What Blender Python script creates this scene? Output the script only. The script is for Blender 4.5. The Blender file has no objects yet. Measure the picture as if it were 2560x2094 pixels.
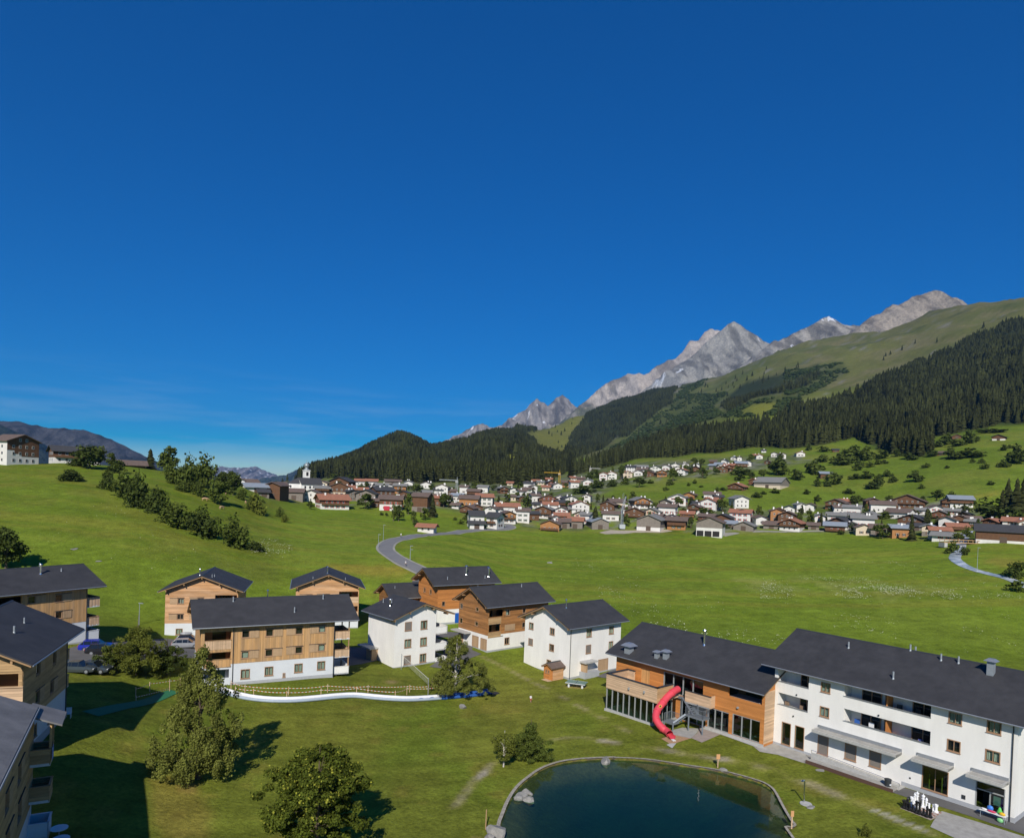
import bpy, bmesh, math, random
import numpy as np
from mathutils import Vector, Matrix, geometry
random.seed(7); rng = np.random.default_rng(7)
SC = bpy.context.scene
COL = SC.collection
# ---------------------------------------------------------------- camera, sky, sun, exposure
F, CX, CY, PITCH, ROLL, CAMH = 1770., 1280., 1250., math.radians(.85), math.radians(2.1), 30.
def _rot(p, r):
    cp, sp, cr, sr = math.cos(p), math.sin(p), math.cos(r), math.sin(r)
    return np.array([[cr, -sr, 0], [sr, cr, 0], [0, 0, 1]]) @ np.array([[1, 0, 0], [0, -sp, -cp], [0, cp, -sp]])
RM = _rot(PITCH, ROLL)
cam = bpy.data.cameras.new('camera'); camo = bpy.data.objects.new('camera', cam); COL.objects.link(camo)
cam.sensor_width = 36; cam.sensor_fit = 'HORIZONTAL'; cam.lens = 36 * F / 2560
cam.shift_y = (CY - 1047) / 2560; cam.clip_start = 1; cam.clip_end = 60000
R3 = Matrix((RM[0], -RM[1], -RM[2])).transposed()
camo.matrix_world = Matrix.Translation((0, 0, CAMH)) @ R3.to_4x4()
SC.camera = camo
SUN_EL, SUN_AZ = math.radians(36), math.radians(5)      # light travels towards +y, a little to +x
w = bpy.data.worlds.new('World'); SC.world = w; w.use_nodes = True
nt = w.node_tree; nt.nodes.clear()
sky = nt.nodes.new('ShaderNodeTexSky'); sky.sky_type = 'NISHITA'; sky.sun_disc = False
sky.sun_elevation = SUN_EL; sky.sun_rotation = math.pi + SUN_AZ
sky.altitude = 1300; sky.air_density = 1.0; sky.dust_density = .05; sky.ozone_density = 6.0
hs = nt.nodes.new('ShaderNodeHueSaturation'); hs.inputs['Saturation'].default_value = 3.0; hs.inputs['Value'].default_value = 1.0; hs.inputs['Hue'].default_value = .517
gmn = nt.nodes.new('ShaderNodeGamma'); gmn.inputs[1].default_value = .72; nt.links.new(sky.outputs[0], gmn.inputs[0]); nt.links.new(gmn.outputs[0], hs.inputs['Color'])
# thin cirrus low over the horizon: a pale veil mixed in by view direction
tc = nt.nodes.new('ShaderNodeTexCoord'); sx = nt.nodes.new('ShaderNodeSeparateXYZ'); nt.links.new(tc.outputs['Generated'], sx.inputs[0])
mp = nt.nodes.new('ShaderNodeMapping'); mp.inputs['Scale'].default_value = (2.2, 2.2, 26); mp.inputs['Rotation'].default_value = (0, .09, 0)
nt.links.new(tc.outputs['Generated'], mp.inputs['Vector'])
nz = nt.nodes.new('ShaderNodeTexNoise'); nz.inputs['Scale'].default_value = 2.4; nz.inputs['Detail'].default_value = 7; nz.inputs['Roughness'].default_value = .62
nt.links.new(mp.outputs[0], nz.inputs['Vector'])
r1 = nt.nodes.new('ShaderNodeMapRange'); r1.inputs[1].default_value = .47; r1.inputs[2].default_value = .8; nt.links.new(nz.outputs['Fac'], r1.inputs[0])
r2 = nt.nodes.new('ShaderNodeMapRange'); r2.inputs[1].default_value = .15; r2.inputs[2].default_value = .02; nt.links.new(sx.outputs['Z'], r2.inputs[0])
mu = nt.nodes.new('ShaderNodeMath'); mu.operation = 'MULTIPLY'; nt.links.new(r1.outputs[0], mu.inputs[0]); nt.links.new(r2.outputs[0], mu.inputs[1])
mu2 = nt.nodes.new('ShaderNodeMath'); mu2.operation = 'MULTIPLY'; mu2.inputs[1].default_value = .42; nt.links.new(mu.outputs[0], mu2.inputs[0])
mx = nt.nodes.new('ShaderNodeMix'); mx.data_type = 'RGBA'; nt.links.new(mu2.outputs[0], mx.inputs['Factor'])
nt.links.new(hs.outputs[0], mx.inputs['A']); mx.inputs['B'].default_value = (3.6, 4.5, 5.5, 1)
bg = nt.nodes.new('ShaderNodeBackground'); bg.inputs['Strength'].default_value = .135
nt.links.new(mx.outputs['Result'], bg.inputs['Color'])
wo = nt.nodes.new('ShaderNodeOutputWorld'); nt.links.new(bg.outputs[0], wo.inputs[0])
sl = bpy.data.lights.new('sun', 'SUN'); sl.energy = 4.8; sl.angle = math.radians(.53); sl.color = (1, .955, .88)
so = bpy.data.objects.new('sun', sl); COL.objects.link(so)
TRAV = Vector((math.sin(SUN_AZ) * math.cos(SUN_EL), math.cos(SUN_AZ) * math.cos(SUN_EL), -math.sin(SUN_EL)))
so.rotation_euler = TRAV.to_track_quat('-Z', 'Y').to_euler(); so.location = (0, -50, 120)
vs = SC.view_settings; vs.view_transform = 'Standard'; vs.look = 'None'; vs.gamma = 1; vs.exposure = 0
try: vs.use_curve_mapping = False
except Exception: pass
SC.cycles.max_bounces = 6; SC.cycles.diffuse_bounces = 2; SC.cycles.transparent_max_bounces = 12
# ---------------------------------------------------------------- measuring: photo pixel <-> place
def proj(p):
    p = np.atleast_2d(np.asarray(p, float)); q = (p - [0, 0, CAMH]) @ RM.T
    return CX + F * q[:, 0] / q[:, 2], CY + F * q[:, 1] / q[:, 2]
def ray(px, py): return RM.T @ np.array([(px - CX) / F, (py - CY) / F, 1.])
def atz(px, py, z):
    d = ray(px, py); return np.array([0, 0, CAMH]) + d * ((z - CAMH) / d[2])
def aty(px, py, Y):
    d = ray(px, py); return np.array([0, 0, CAMH]) + d * (Y / d[1])
CR = {'r1': (0, 1380, 640 / 1556), 'r2': (380, 1380, 640 / 2122), 'r3': (900, 1380, 700 / 2122), 'r4': (1480, 1520, 520 / 2122),
      'r5': (1880, 1540, 680 / 2122), 'r6': (380, 1600, 640 / 2122), 'r7': (1000, 1640, 600 / 2122), 'r8': (1500, 1840, 600 / 2122),
      's': (1600, 1680, 280 / 2122), 'k': (2200, 1880, 360 / 2122), 'd': (0, 0, 2560 / 2122), 'm': (160, 1560, 400 / 2122),
      'c1': (0, 1020, 640 / 2122), 'c2': (560, 1120, 560 / 2122), 'c3': (1060, 1120, 500 / 2122), 'c4': (1400, 1120, 560 / 2122),
      'c5': (1900, 1140, 660 / 2122), 'c7': (1400, 760, 600 / 2122), 'c8': (1960, 700, 600 / 2083), 'p': (0, 1740, 320 / 1569)}
def px(c, x, y): a, b, s = CR[c]; return a + x * s, b + y * s
# ---------------------------------------------------------------- helpers
def link(o, parent=None):
    COL.objects.link(o)
    if parent is not None: o.parent = parent
    return o
def tag(o, label=None, cat=None, group=None, kind=None):
    if label: o['label'] = label
    if cat: o['category'] = cat
    if group: o['group'] = group
    if kind: o['kind'] = kind
    return o
def empty(name, loc, rz=0, label=None, cat=None, group=None):
    o = bpy.data.objects.new(name, None); o.empty_display_size = .2
    o.location = [float(v) for v in loc]; o.rotation_euler = (0, 0, rz); link(o)
    return tag(o, label, cat, group)
def mesh_np(name, V, Fc, m=None, tone=None, col=None):
    me = bpy.data.meshes.new(name); V = np.asarray(V, np.float32); Fc = np.asarray(Fc, np.int32)
    n = Fc.shape[1]; me.vertices.add(len(V)); me.vertices.foreach_set('co', V.ravel())
    me.loops.add(Fc.size); me.loops.foreach_set('vertex_index', Fc.ravel())
    me.polygons.add(len(Fc)); me.polygons.foreach_set('loop_start', np.arange(len(Fc), dtype=np.int32) * n)
    try: me.polygons.foreach_set('loop_total', np.full(len(Fc), n, np.int32))
    except Exception: pass
    if m is not None: me.materials.append(m)
    if tone is not None:
        a = me.attributes.new('tone', 'FLOAT', 'FACE'); a.data.foreach_set('value', np.asarray(tone, np.float32))
    if col is not None:
        a = me.attributes.new('ground_colour', 'FLOAT_COLOR', 'POINT'); c4 = np.ones((len(V), 4), np.float32); c4[:, :3] = col
        a.data.foreach_set('color', c4.ravel())
    me.update(calc_edges=True); me.validate()
    return me
class MB:
    def __init__(s): s.v = []; s.f = []; s.t = []; s.mi = []
    def add(s, vs, fs, tone=None, mi=0):
        b = len(s.v); s.v += [tuple(float(c) for c in v) for v in vs]
        t = random.random() if tone is None else tone
        for f in fs: s.f.append([b + i for i in f]); s.t.append(t); s.mi.append(mi)
        return s
    def box(s, x0, x1, y0, y1, z0, z1, P=None, tone=None, mi=0):
        vs = [(x, y, z) for z in (z0, z1) for y in (y0, y1) for x in (x0, x1)]
        if P: vs = [P(*v) for v in vs]
        return s.add(vs, [(0, 2, 3, 1), (4, 5, 7, 6), (0, 1, 5, 4), (2, 6, 7, 3), (0, 4, 6, 2), (1, 3, 7, 5)], tone, mi)
    def quad(s, *p, tone=None, mi=0): return s.add(p, [tuple(range(len(p)))], tone, mi)
    def prism(s, poly, f0, f1, tone=None, mi=0):     # poly: list of things mapped by f0 / f1 to the two ends
        n = len(poly); vs = [f0(p) for p in poly] + [f1(p) for p in poly]
        fs = [tuple(range(n))[::-1], tuple(range(n, 2 * n))] + [(i, (i + 1) % n, n + (i + 1) % n, n + i) for i in range(n)]
        return s.add(vs, fs, tone, mi)
    def tube(s, pts, r, n=8, cap=True, tone=None, mi=0):
        pts = [Vector([float(c) for c in p]) for p in pts]; rs = r if hasattr(r, '__len__') else [r] * len(pts)
        vs = []; prev = None
        for i, p in enumerate(pts):
            d = (pts[min(i + 1, len(pts) - 1)] - pts[max(i - 1, 0)]).normalized()
            a = d.cross(Vector((0, 0, 1))) if prev is None else prev - d * prev.dot(d)
            if a.length < 1e-4: a = d.cross(Vector((1, 0, 0)))
            a.normalize(); prev = a; b = d.cross(a)
            vs += [p + (a * math.cos(2 * math.pi * k / n) + b * math.sin(2 * math.pi * k / n)) * rs[i] for k in range(n)]
        fs = [(i * n + k, i * n + (k + 1) % n, (i + 1) * n + (k + 1) % n, (i + 1) * n + k) for i in range(len(pts) - 1) for k in range(n)]
        if cap: fs += [tuple(range(n))[::-1], tuple((len(pts) - 1) * n + k for k in range(n))]
        return s.add(vs, fs, tone, mi)
    def lathe(s, prof, c=(0, 0, 0), n=12, tone=None, mi=0):
        vs = []; m = len(prof)
        for r_, z in prof: vs += [(c[0] + r_ * math.cos(2 * math.pi * k / n), c[1] + r_ * math.sin(2 * math.pi * k / n), c[2] + z) for k in range(n)]
        fs = [(i * n + k, i * n + (k + 1) % n, (i + 1) * n + (k + 1) % n, (i + 1) * n + k) for i in range(m - 1) for k in range(n)]
        fs += [tuple(range(n))[::-1], tuple((m - 1) * n + k for k in range(n))]
        return s.add(vs, fs, tone, mi)
    def mesh(s, name, *mats, smooth=False):
        me = bpy.data.meshes.new(name); me.from_pydata(s.v, [], s.f)
        for m in mats: me.materials.append(m)
        a = me.attributes.new('tone', 'FLOAT', 'FACE'); a.data.foreach_set('value', s.t)
        if len(mats) > 1: me.polygons.foreach_set('material_index', s.mi)
        if smooth: me.polygons.foreach_set('use_smooth', [True] * len(s.f))
        me.update(); return me
    def build(s, name, *mats, parent=None, loc=None, rz=0, smooth=False, label=None, kind=None):
        o = bpy.data.objects.new(name, s.mesh(name, *mats, smooth=smooth)); link(o, parent)
        if loc is not None: o.location = [float(c) for c in loc]
        if rz: o.rotation_euler = (0, 0, rz)
        return tag(o, label, kind=kind)
def put(name, me, parent=None, loc=(0, 0, 0), rz=0, sc=None):
    o = bpy.data.objects.new(name, me); link(o, parent); o.location = [float(c) for c in loc]; o.rotation_euler = (0, 0, rz)
    if sc is not None: o.scale = sc if hasattr(sc, '__len__') else (sc, sc, sc)
    return o
def copy_tree(o, parent=None):
    c = o.copy(); link(c, parent)
    for ch in o.children: copy_tree(ch, c)
    return c
ORD = 'first second third fourth fifth sixth seventh eighth ninth tenth eleventh twelfth thirteenth fourteenth fifteenth sixteenth seventeenth eighteenth nineteenth twentieth'.split()
ORD += ['twenty-' + w_ for w_ in ORD[:9]] + ['thirtieth'] + ['thirty-' + w_ for w_ in ORD[:9]] + ['fortieth'] + ['forty-' + w_ for w_ in ORD[:9]] + ['fiftieth'] + ['fifty-' + w_ for w_ in ORD[:9]] + ['sixtieth']
PEND = []                                  # (object, wording, pixel x): ordinals are given out among those that share a wording
def pend(o, desc, x): PEND.append((o, desc, float(x)))
def settle_labels():
    d = {}
    for o, t, x in PEND: d.setdefault(t, []).append((x, o))
    for t, l in d.items():
        l.sort(key=lambda q: q[0])
        if len(t.split()) > 15: t = t.replace('gabled ', '')
        if len(l) == 1: l[0][1]['label'] = t; continue
        for i, (x, o) in enumerate(l):
            if len(t.split()) > 12: t = t.replace('gabled ', '')
            o['label'] = ('leftmost ' if i == 0 else 'rightmost ' if i == len(l) - 1 else ORD[i] + ' from left, ') + t
# ---------------------------------------------------------------- materials
MATS = {}
def mat(name, col, rough=.8, var=.18, scale=2., bump=0., bscale=None, spec=.3, metal=0., tone=0., stretch=None, col2=None):
    m = bpy.data.materials.new(name); m.use_nodes = True; n = m.node_tree.nodes; L = m.node_tree.links
    b = n['Principled BSDF']; b.inputs['Roughness'].default_value = rough; b.inputs['Metallic'].default_value = metal
    b.inputs['Specular IOR Level'].default_value = spec
    co = n.new('ShaderNodeTexCoord'); vec = co.outputs['Object']
    if stretch:
        mp_ = n.new('ShaderNodeMapping'); mp_.inputs['Scale'].default_value = stretch; L.new(vec, mp_.inputs[0]); vec = mp_.outputs[0]
    no = n.new('ShaderNodeTexNoise'); no.inputs['Scale'].default_value = scale; no.inputs['Detail'].default_value = 5; no.inputs['Roughness'].default_value = .65
    L.new(vec, no.inputs['Vector'])
    mr = n.new('ShaderNodeMapRange'); mr.inputs[1].default_value = .25; mr.inputs[2].default_value = .75; mr.inputs[3].default_value = 1 - var; mr.inputs[4].default_value = 1 + var
    L.new(no.outputs['Fac'], mr.inputs[0]); fac = mr.outputs[0]
    if tone:
        at = n.new('ShaderNodeAttribute'); at.attribute_name = 'tone'
        m2 = n.new('ShaderNodeMapRange'); m2.inputs[3].default_value = 1 - tone; m2.inputs[4].default_value = 1 + tone; L.new(at.outputs['Fac'], m2.inputs[0])
        mm = n.new('ShaderNodeMath'); mm.operation = 'MULTIPLY'; L.new(fac, mm.inputs[0]); L.new(m2.outputs[0], mm.inputs[1]); fac = mm.outputs[0]
    base = n.new('ShaderNodeRGB'); base.outputs[0].default_value = (*col, 1); csrc = base.outputs[0]
    if col2:
        n2 = n.new('ShaderNodeTexNoise'); n2.inputs['Scale'].default_value = scale * .37; n2.inputs['Detail'].default_value = 3; L.new(vec, n2.inputs['Vector'])
        m3 = n.new('ShaderNodeMapRange'); m3.inputs[1].default_value = .4; m3.inputs[2].default_value = .62; L.new(n2.outputs['Fac'], m3.inputs[0])
        mi = n.new('ShaderNodeMix'); mi.data_type = 'RGBA'; L.new(m3.outputs[0], mi.inputs['Factor']); L.new(csrc, mi.inputs['A']); mi.inputs['B'].default_value = (*col2, 1); csrc = mi.outputs['Result']
    vm = n.new('ShaderNodeVectorMath'); vm.operation = 'SCALE'; L.new(csrc, vm.inputs[0]); L.new(fac, vm.inputs['Scale'])
    L.new(vm.outputs[0], b.inputs['Base Color'])
    if bump:
        nb = n.new('ShaderNodeTexNoise'); nb.inputs['Scale'].default_value = bscale or scale * 4; nb.inputs['Detail'].default_value = 4; L.new(vec, nb.inputs['Vector'])
        bu = n.new('ShaderNodeBump'); bu.inputs['Strength'].default_value = min(1, bump); bu.inputs['Distance'].default_value = .05 * max(1, bump); L.new(nb.outputs['Fac'], bu.inputs['Height']); L.new(bu.outputs[0], b.inputs['Normal'])
    MATS[name] = m; return m
def foliage_mat(name, col, tone=.45, trans=.25):
    m = mat(name, col, .75, .15, .6, spec=.04, tone=tone); n = m.node_tree.nodes; L = m.node_tree.links
    b = n['Principled BSDF']; t = n.new('ShaderNodeBsdfTranslucent'); mx_ = n.new('ShaderNodeMixShader'); mx_.inputs[0].default_value = trans
    src = b.inputs['Base Color'].links[0].from_socket; L.new(src, t.inputs['Color'])
    L.new(b.outputs[0], mx_.inputs[1]); L.new(t.outputs[0], mx_.inputs[2]); L.new(mx_.outputs[0], n['Material Output'].inputs[0]); return m
WHITE = mat('white_render', (.80, .775, .72), .9, .085, .7, bump=.15, bscale=30, stretch=(1, 1, .3))
LWHITE = mat('pale_render', (.62, .64, .66), .9, .05, .8, bump=.15, bscale=30)
PLINTH = mat('plinth_concrete', (.38, .39, .40), .9, .1, 2.)
CONC = mat('concrete', (.42, .41, .38), .9, .15, 3.)
WOODV = mat('weathered_vertical_wood', (.52, .30, .125), .7, .16, 1.4, tone=.16, stretch=(3, 3, .35), col2=(.42, .26, .13))
WOODH = mat('larch_boards', (.58, .35, .19), .7, .16, 1.2, tone=.2, stretch=(.5, .5, 3), col2=(.50, .27, .12))
WOODB = mat('brown_boards', (.36, .165, .055), .7, .2, 1.2, tone=.25, stretch=(.5, .5, 3), col2=(.26, .125, .045))
WOODO = mat('orange_boards', (.50, .20, .055), .65, .14, 1.2, tone=.16, stretch=(.5, .5, 3))
WOODP = mat('pale_boards', (.54, .37, .23), .75, .18, 1.2, tone=.18, stretch=(.5, .5, 3))
WOODG = mat('greyed_planks', (.42, .27, .13), .75, .2, 1.5, tone=.2, stretch=(.5, .5, 3))
TIMBER = mat('roof_timber', (.36, .22, .11), .7, .15, 2.)
FRAME = mat('window_wood', (.36, .22, .13), .6, .1, 3.)
SHUT = mat('shutter_wood', (.42, .28, .16), .7, .12, 3., tone=.1)
BLIND = mat('roller_blind', (.21, .185, .16), .6, .05, 2.)
CURT = mat('curtain_cloth', (.52, .56, .49), .9, .1, 3., tone=.2)
METAL = mat('zinc', (.40, .42, .44), .38, .1, 3., metal=.6, spec=.5)
STEEL = mat('bright_steel', (.75, .76, .78), .2, .05, 3., metal=1.)
GALV = mat('galvanised_steel', (.34, .37, .39), .5, .12, 4., metal=.4)
GREYF = mat('grey_metal_frame', (.36, .37, .36), .5, .06, 3., metal=.2)
DARKM = mat('dark_metal', (.05, .055, .06), .5, .1, 3., metal=.3)
ASPH = mat('asphalt', (.125, .12, .115), .92, .16, .5, bump=.2, bscale=18)
GRAVEL = mat('gravel', (.36, .345, .31), .95, .22, 1.2, bump=.8, bscale=14)
PAVE = mat('paving', (.33, .27, .23), .9, .15, 1.5)
def roof_mat(name, col):
    m = mat(name, col, .66, .2, 1.1, spec=.35, col2=tuple(c * 1.2 for c in col)); n = m.node_tree.nodes; L = m.node_tree.links
    co = n.new('ShaderNodeTexCoord'); br = n.new('ShaderNodeTexBrick')
    br.inputs['Scale'].default_value = 1; br.inputs['Brick Width'].default_value = .3; br.inputs['Row Height'].default_value = .2; br.inputs['Mortar Size'].default_value = .012
    br.inputs['Color1'].default_value = (1, 1, 1, 1); br.inputs['Color2'].default_value = (.8, .8, .8, 1); br.inputs['Mortar'].default_value = (0, 0, 0, 1)
    L.new(co.outputs['UV'], br.inputs['Vector']); bu = n.new('ShaderNodeBump'); bu.inputs['Strength'].default_value = .6; bu.inputs['Distance'].default_value = .03
    L.new(br.outputs['Color'], bu.inputs['Height']); L.new(bu.outputs[0], n['Principled BSDF'].inputs['Normal']); return m
ROOF = roof_mat('slate_roof', (.040, .039, .040))
ROOFG = roof_mat('grey_roof', (.16, .155, .15))
def schlick(n, L, f0):              # same from both sides of the sheet, so daylight also passes inwards
    lw = n.new('ShaderNodeLayerWeight'); lw.inputs['Blend'].default_value = .5; p = n.new('ShaderNodeMath'); p.operation = 'POWER'; p.inputs[1].default_value = 5; L.new(lw.outputs['Facing'], p.inputs[0])
    m = n.new('ShaderNodeMapRange'); m.inputs[3].default_value = f0; m.inputs[4].default_value = 1.0; L.new(p.outputs[0], m.inputs[0]); return m
def glass_mat(name, tint, tr):
    m = bpy.data.materials.new(name); m.use_nodes = True; n = m.node_tree.nodes; L = m.node_tree.links; n.clear()
    t = n.new('ShaderNodeBsdfTransparent'); t.inputs[0].default_value = (*[c * tr for c in tint], 1)
    g = n.new('ShaderNodeBsdfGlossy'); g.inputs['Roughness'].default_value = .02; g.inputs[0].default_value = (.9, .95, .93, 1)
    fr = schlick(n, L, .07); mx_ = n.new('ShaderNodeMixShader')
    o = n.new('ShaderNodeOutputMaterial'); L.new(fr.outputs[0], mx_.inputs[0]); L.new(t.outputs[0], mx_.inputs[1]); L.new(g.outputs[0], mx_.inputs[2]); L.new(mx_.outputs[0], o.inputs[0]); return m
GLASS = glass_mat('window_glass', (.86, .95, .90), .78)
GLASSD = glass_mat('dark_glass', (.55, .8, .72), .55)
FLATS = {}
def flat(name, col, rough=.6, **k):
    if name not in FLATS: FLATS[name] = mat(name, col, rough, k.pop('var', .08), k.pop('scale', 2.), **k)
    return FLATS[name]
# ---------------------------------------------------------------- terrain: heights measured from the photograph
def vnoise(x, y, seed=0):
    xi = np.floor(x).astype(np.int64); yi = np.floor(y).astype(np.int64); fx = x - xi; fy = y - yi
    fx = fx * fx * (3 - 2 * fx); fy = fy * fy * (3 - 2 * fy)
    def h(a, b):
        n = (a * 374761393 + b * 668265263 + seed * 974634777) & 0x7fffffff
        n = ((n ^ (n >> 13)) * 1274126177) & 0x7fffffff
        return ((n ^ (n >> 16)) & 0xffff) / 65535.
    return (h(xi, yi) * (1 - fx) + h(xi + 1, yi) * fx) * (1 - fy) + (h(xi, yi + 1) * (1 - fx) + h(xi + 1, yi + 1) * fx) * fy
def fbm(x, y, o=5, seed=0, ridged=False):
    a, s, t = 1., 0, 0
    for i in range(o):
        n = vnoise(x * 2 ** i, y * 2 ** i, seed + i); n = 1 - abs(2 * n - 1) if ridged else n
        s = s + a * n; t += a; a *= .5
    return s / t
NEAR = np.array([(-36, 54, 2.3), (-33, 44, 2.2), (-50, 40, 4), (-46, 74, 4.9), (-42, 62, 4.3), (-56, 68, 6), (-62, 105, 5), (-60, 100, 4.8), (-75, 95, 6), (-58, 92, 4.4), (-50, 88, 3.4), (-41.7, 96.3, 1.6), (-25, 105, 1.4), (-35, 108, 1.5),
  (-62, 128, 1.1), (-50, 131, 1), (-48, 115, 1.2), (-18.7, 117.2, -.5), (-12, 122, -.4), (-3.6, 129.7, 0), (8, 139, 0), (10.5, 117.5, -1.2), (20, 126, -1.1), (2, 125, -.7), (14, 98, 0), (31.5, 85.4, 0), (49, 67, 0), (40, 76, 0), (22, 88, 0), (60, 55, 0),
  (0, 82, -.35), (12, 82, -.2), (14, 62, -.3), (32, 62, -.05), (-10, 92, -.6), (-20, 75, .3), (-28, 62, 1.1), (-15, 50, .2), (0, 60, -.3), (-6, 102, -.8), (-40, 143, .6), (-14, 160, 1), (10, 150, .3), (40, 130, .3), (60, 110, 0), (0, 20, 0), (-45, 20, 4), (45, 20, 0), (80, 60, 0), (-100, 60, 9), (-95, 120, 8), (-120, 30, 10), (120, 120, 0), (100, 20, 0),
  (-30, 84, 1), (-24, 90, .6), (-32, 72, 1.2)], float)
def tps_fit(P):
    d = np.hypot(P[:, None, 0] - P[None, :, 0], P[:, None, 1] - P[None, :, 1]) / 50; K = np.where(d > 0, d * d * np.log(d + 1e-9), 0) + np.eye(len(P)) * .02
    Q = np.c_[np.ones(len(P)), P[:, :2] / 50]; A = np.block([[K, Q], [Q.T, np.zeros((3, 3))]]); return np.linalg.solve(A, np.r_[P[:, 2], 0, 0, 0])
_tw = tps_fit(NEAR)
def tps(x, y):
    out = _tw[-3] + _tw[-2] * x / 50 + _tw[-1] * y / 50
    for i, p in enumerate(NEAR):
        d = np.hypot(x - p[0], y - p[1]) / 50; out = out + _tw[i] * np.where(d > 0, d * d * np.log(d + 1e-9), 0)
    return out
# columns: photo x (2122-wide copy) and knots (distance, height) or (photo y, distance, None)
COLS = [(-400, [(130, 9, 0), (165, 12, 0), (300, 40, 0), (420, 34, 0), (1200, 0, 0), (4000, -80, 0)]),
 (0, [(120, 5.5, 0), (150, 6.5, 0), (960, 290, None), (335, 33.5, 0), (430, 25, 0), (1200, -20, 0), (4000, -80, 0)]),
 (150, [(120, 4.5, 0), (150, 5, 0), (958, 300, None), (345, 34, 0), (430, 26, 0), (1200, -20, 0), (4000, -80, 0)]),
 (300, [(120, 2, 0), (142, 3, 0), (1150, 175, None), (965, 330, None), (370, 34, 0), (450, 27, 0), (1200, -10, 0), (4000, -80, 0)]),
 (450, [(125, 1.2, 0), (150, 2.5, 0), (1180, 172, None), (1085, 235, None), (992, 350, None), (400, 30, 0), (480, 25, 0), (1200, 0, 0), (4000, -60, 0)]),
 (540, [(125, 1, 0), (155, 2, 0), (1185, 178, None), (1100, 242, None), (1012, 400, None), (455, 25, 0), (600, 22, 0), (1500, 5, 0), (4000, -60, 0)]),
 (620, [(130, .5, 0), (165, 2, 0), (1150, 205, None), (1050, 400, None), (1008, 480, None), (560, 29, 0), (900, 28, 0), (982, 1500, None), (1900, 30, 0), (4000, -60, 0)]),
 (700, [(130, 0, 0), (168, 1.4, 0), (1170, 195, None), (1050, 425, None), (1012, 520, None), (1001, 620, None), (900, 34, 0), (945, 1850, None), (2300, 60, 0), (4000, -60, 0)]),
 (760, [(130, -.3, 0), (168, 1, 0), (1165, 202, None), (1060, 390, None), (1012, 520, None), (1001, 640, None), (950, 36, 0), (917, 1950, None), (2300, 110, 0), (4000, 0, 0)]),
 (790, [(130, -.4, 0), (168, .9, 0), (1162, 205, None), (1070, 375, None), (1016, 520, None), (1002, 640, None), (975, 38, 0), (908, 2000, None), (2350, 130, 0), (4000, 30, 0)]),
 (825, [(130, -.5, 0), (168, .8, 0), (1160, 208, None), (1080, 360, None), (1020, 520, None), (1003, 640, None), (1000, 39, 0), (884, 2050, None), (2400, 150, 0), (4000, 60, 0)]),
 (880, [(130, -.5, 0), (168, .8, 0), (1160, 208, None), (1088, 350, None), (1025, 520, None), (1003, 660, None), (1000, 40, 0), (918, 2100, None), (2500, 150, 0), (4000, 60, 0)]),
 (950, [(130, -.5, 0), (168, .8, 0), (1165, 205, None), (1100, 337, None), (1045, 480, None), (1004, 700, None), (990, 1000, None), (911, 2300, None), (2700, 160, 0), (4000, 120, 0)]),
 (1040, [(130, -.5, 0), (168, .5, 0), (250, 3.5, 0), (1100, 360, None), (1042, 500, None), (1001, 730, None), (988, 1050, None), (887, 2800, None), (3300, 230, 0), (4500, 180, 0)]),
 (1150, [(130, -.6, 0), (168, .3, 0), (250, 3.2, 0), (1103, 380, None), (1045, 510, None), (997, 750, None), (985, 1100, None), (940, 2200, None), (876, 3600, None), (4300, 300, 0)]),
 (1280, [(135, -.5, 0), (170, .4, 0), (250, 3.3, 0), (1104, 385, None), (1042, 495, None), (985, 720, None), (962, 1000, None), (920, 2200, None), (824, 3700, None), (4400, 450, 0)]),
 (1440, [(135, -.3, 0), (170, .4, 0), (250, 3.5, 0), (1106, 385, None), (1036, 500, None), (960, 740, None), (930, 1100, None), (870, 2100, None), (788, 3600, None), (4300, 560, 0)]),
 (1600, [(135, 0, 0), (170, .6, 0), (250, 3.8, 0), (1110, 378, None), (1045, 490, None), (945, 800, None), (890, 1150, None), (800, 2000, None), (718, 3300, None), (4000, 650, 0)]),
 (1750, [(135, 0, 0), (170, 1, 0), (250, 4.6, 0), (1116, 368, None), (1045, 505, None), (930, 850, None), (860, 1150, None), (790, 1900, None), (693, 3100, None), (3800, 650, 0)]),
 (1900, [(135, 0, 0), (170, 1.4, 0), (250, 6, 0), (1118, 350, None), (1048, 480, None), (905, 880, None), (830, 1200, None), (745, 1800, None), (648, 2850, None), (3600, 700, 0)]),
 (1990, [(135, 0, 0), (170, 1.8, 0), (240, 7, 0), (1120, 322, None), (1056, 440, None), (890, 900, None), (800, 1250, None), (710, 1720, None), (621, 2700, None), (3500, 720, 0)]),
 (2122, [(135, 0, 0), (170, 2.4, 0), (235, 8, 0), (1135, 288, None), (1058, 430, None), (885, 850, None), (780, 1200, None), (665, 1700, None), (601, 2500, None), (3300, 740, 0)]),
 (2350, [(135, 0, 0), (170, 3, 0), (235, 9, 0), (1140, 288, None), (1055, 430, None), (870, 850, None), (760, 1200, None), (640, 1700, None), (575, 2400, None), (3300, 760, 0)])]
YG = np.concatenate([np.arange(14, 44, 2.), np.arange(44, 132, .65), np.geomspace(132, 14000, 300)])
SG = np.linspace(-1.5, 1.5, 430)
_cs, _cz = [], []
for dx, kn in COLS:
    pxx = dx * CR['d'][2]; _cs.append(ray(pxx, 1224)[0] / ray(pxx, 1224)[1]); yy, zz = [14.], [kn[0][1] if kn[0][2] is not None else 0.]
    for a, b, c in kn:
        if c is None: p = aty(pxx, a * CR['d'][2], b); yy.append(b); zz.append(p[2])
        else: yy.append(a); zz.append(b)
    _cz.append(np.interp(np.log(YG), np.log(yy), zz))
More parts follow.
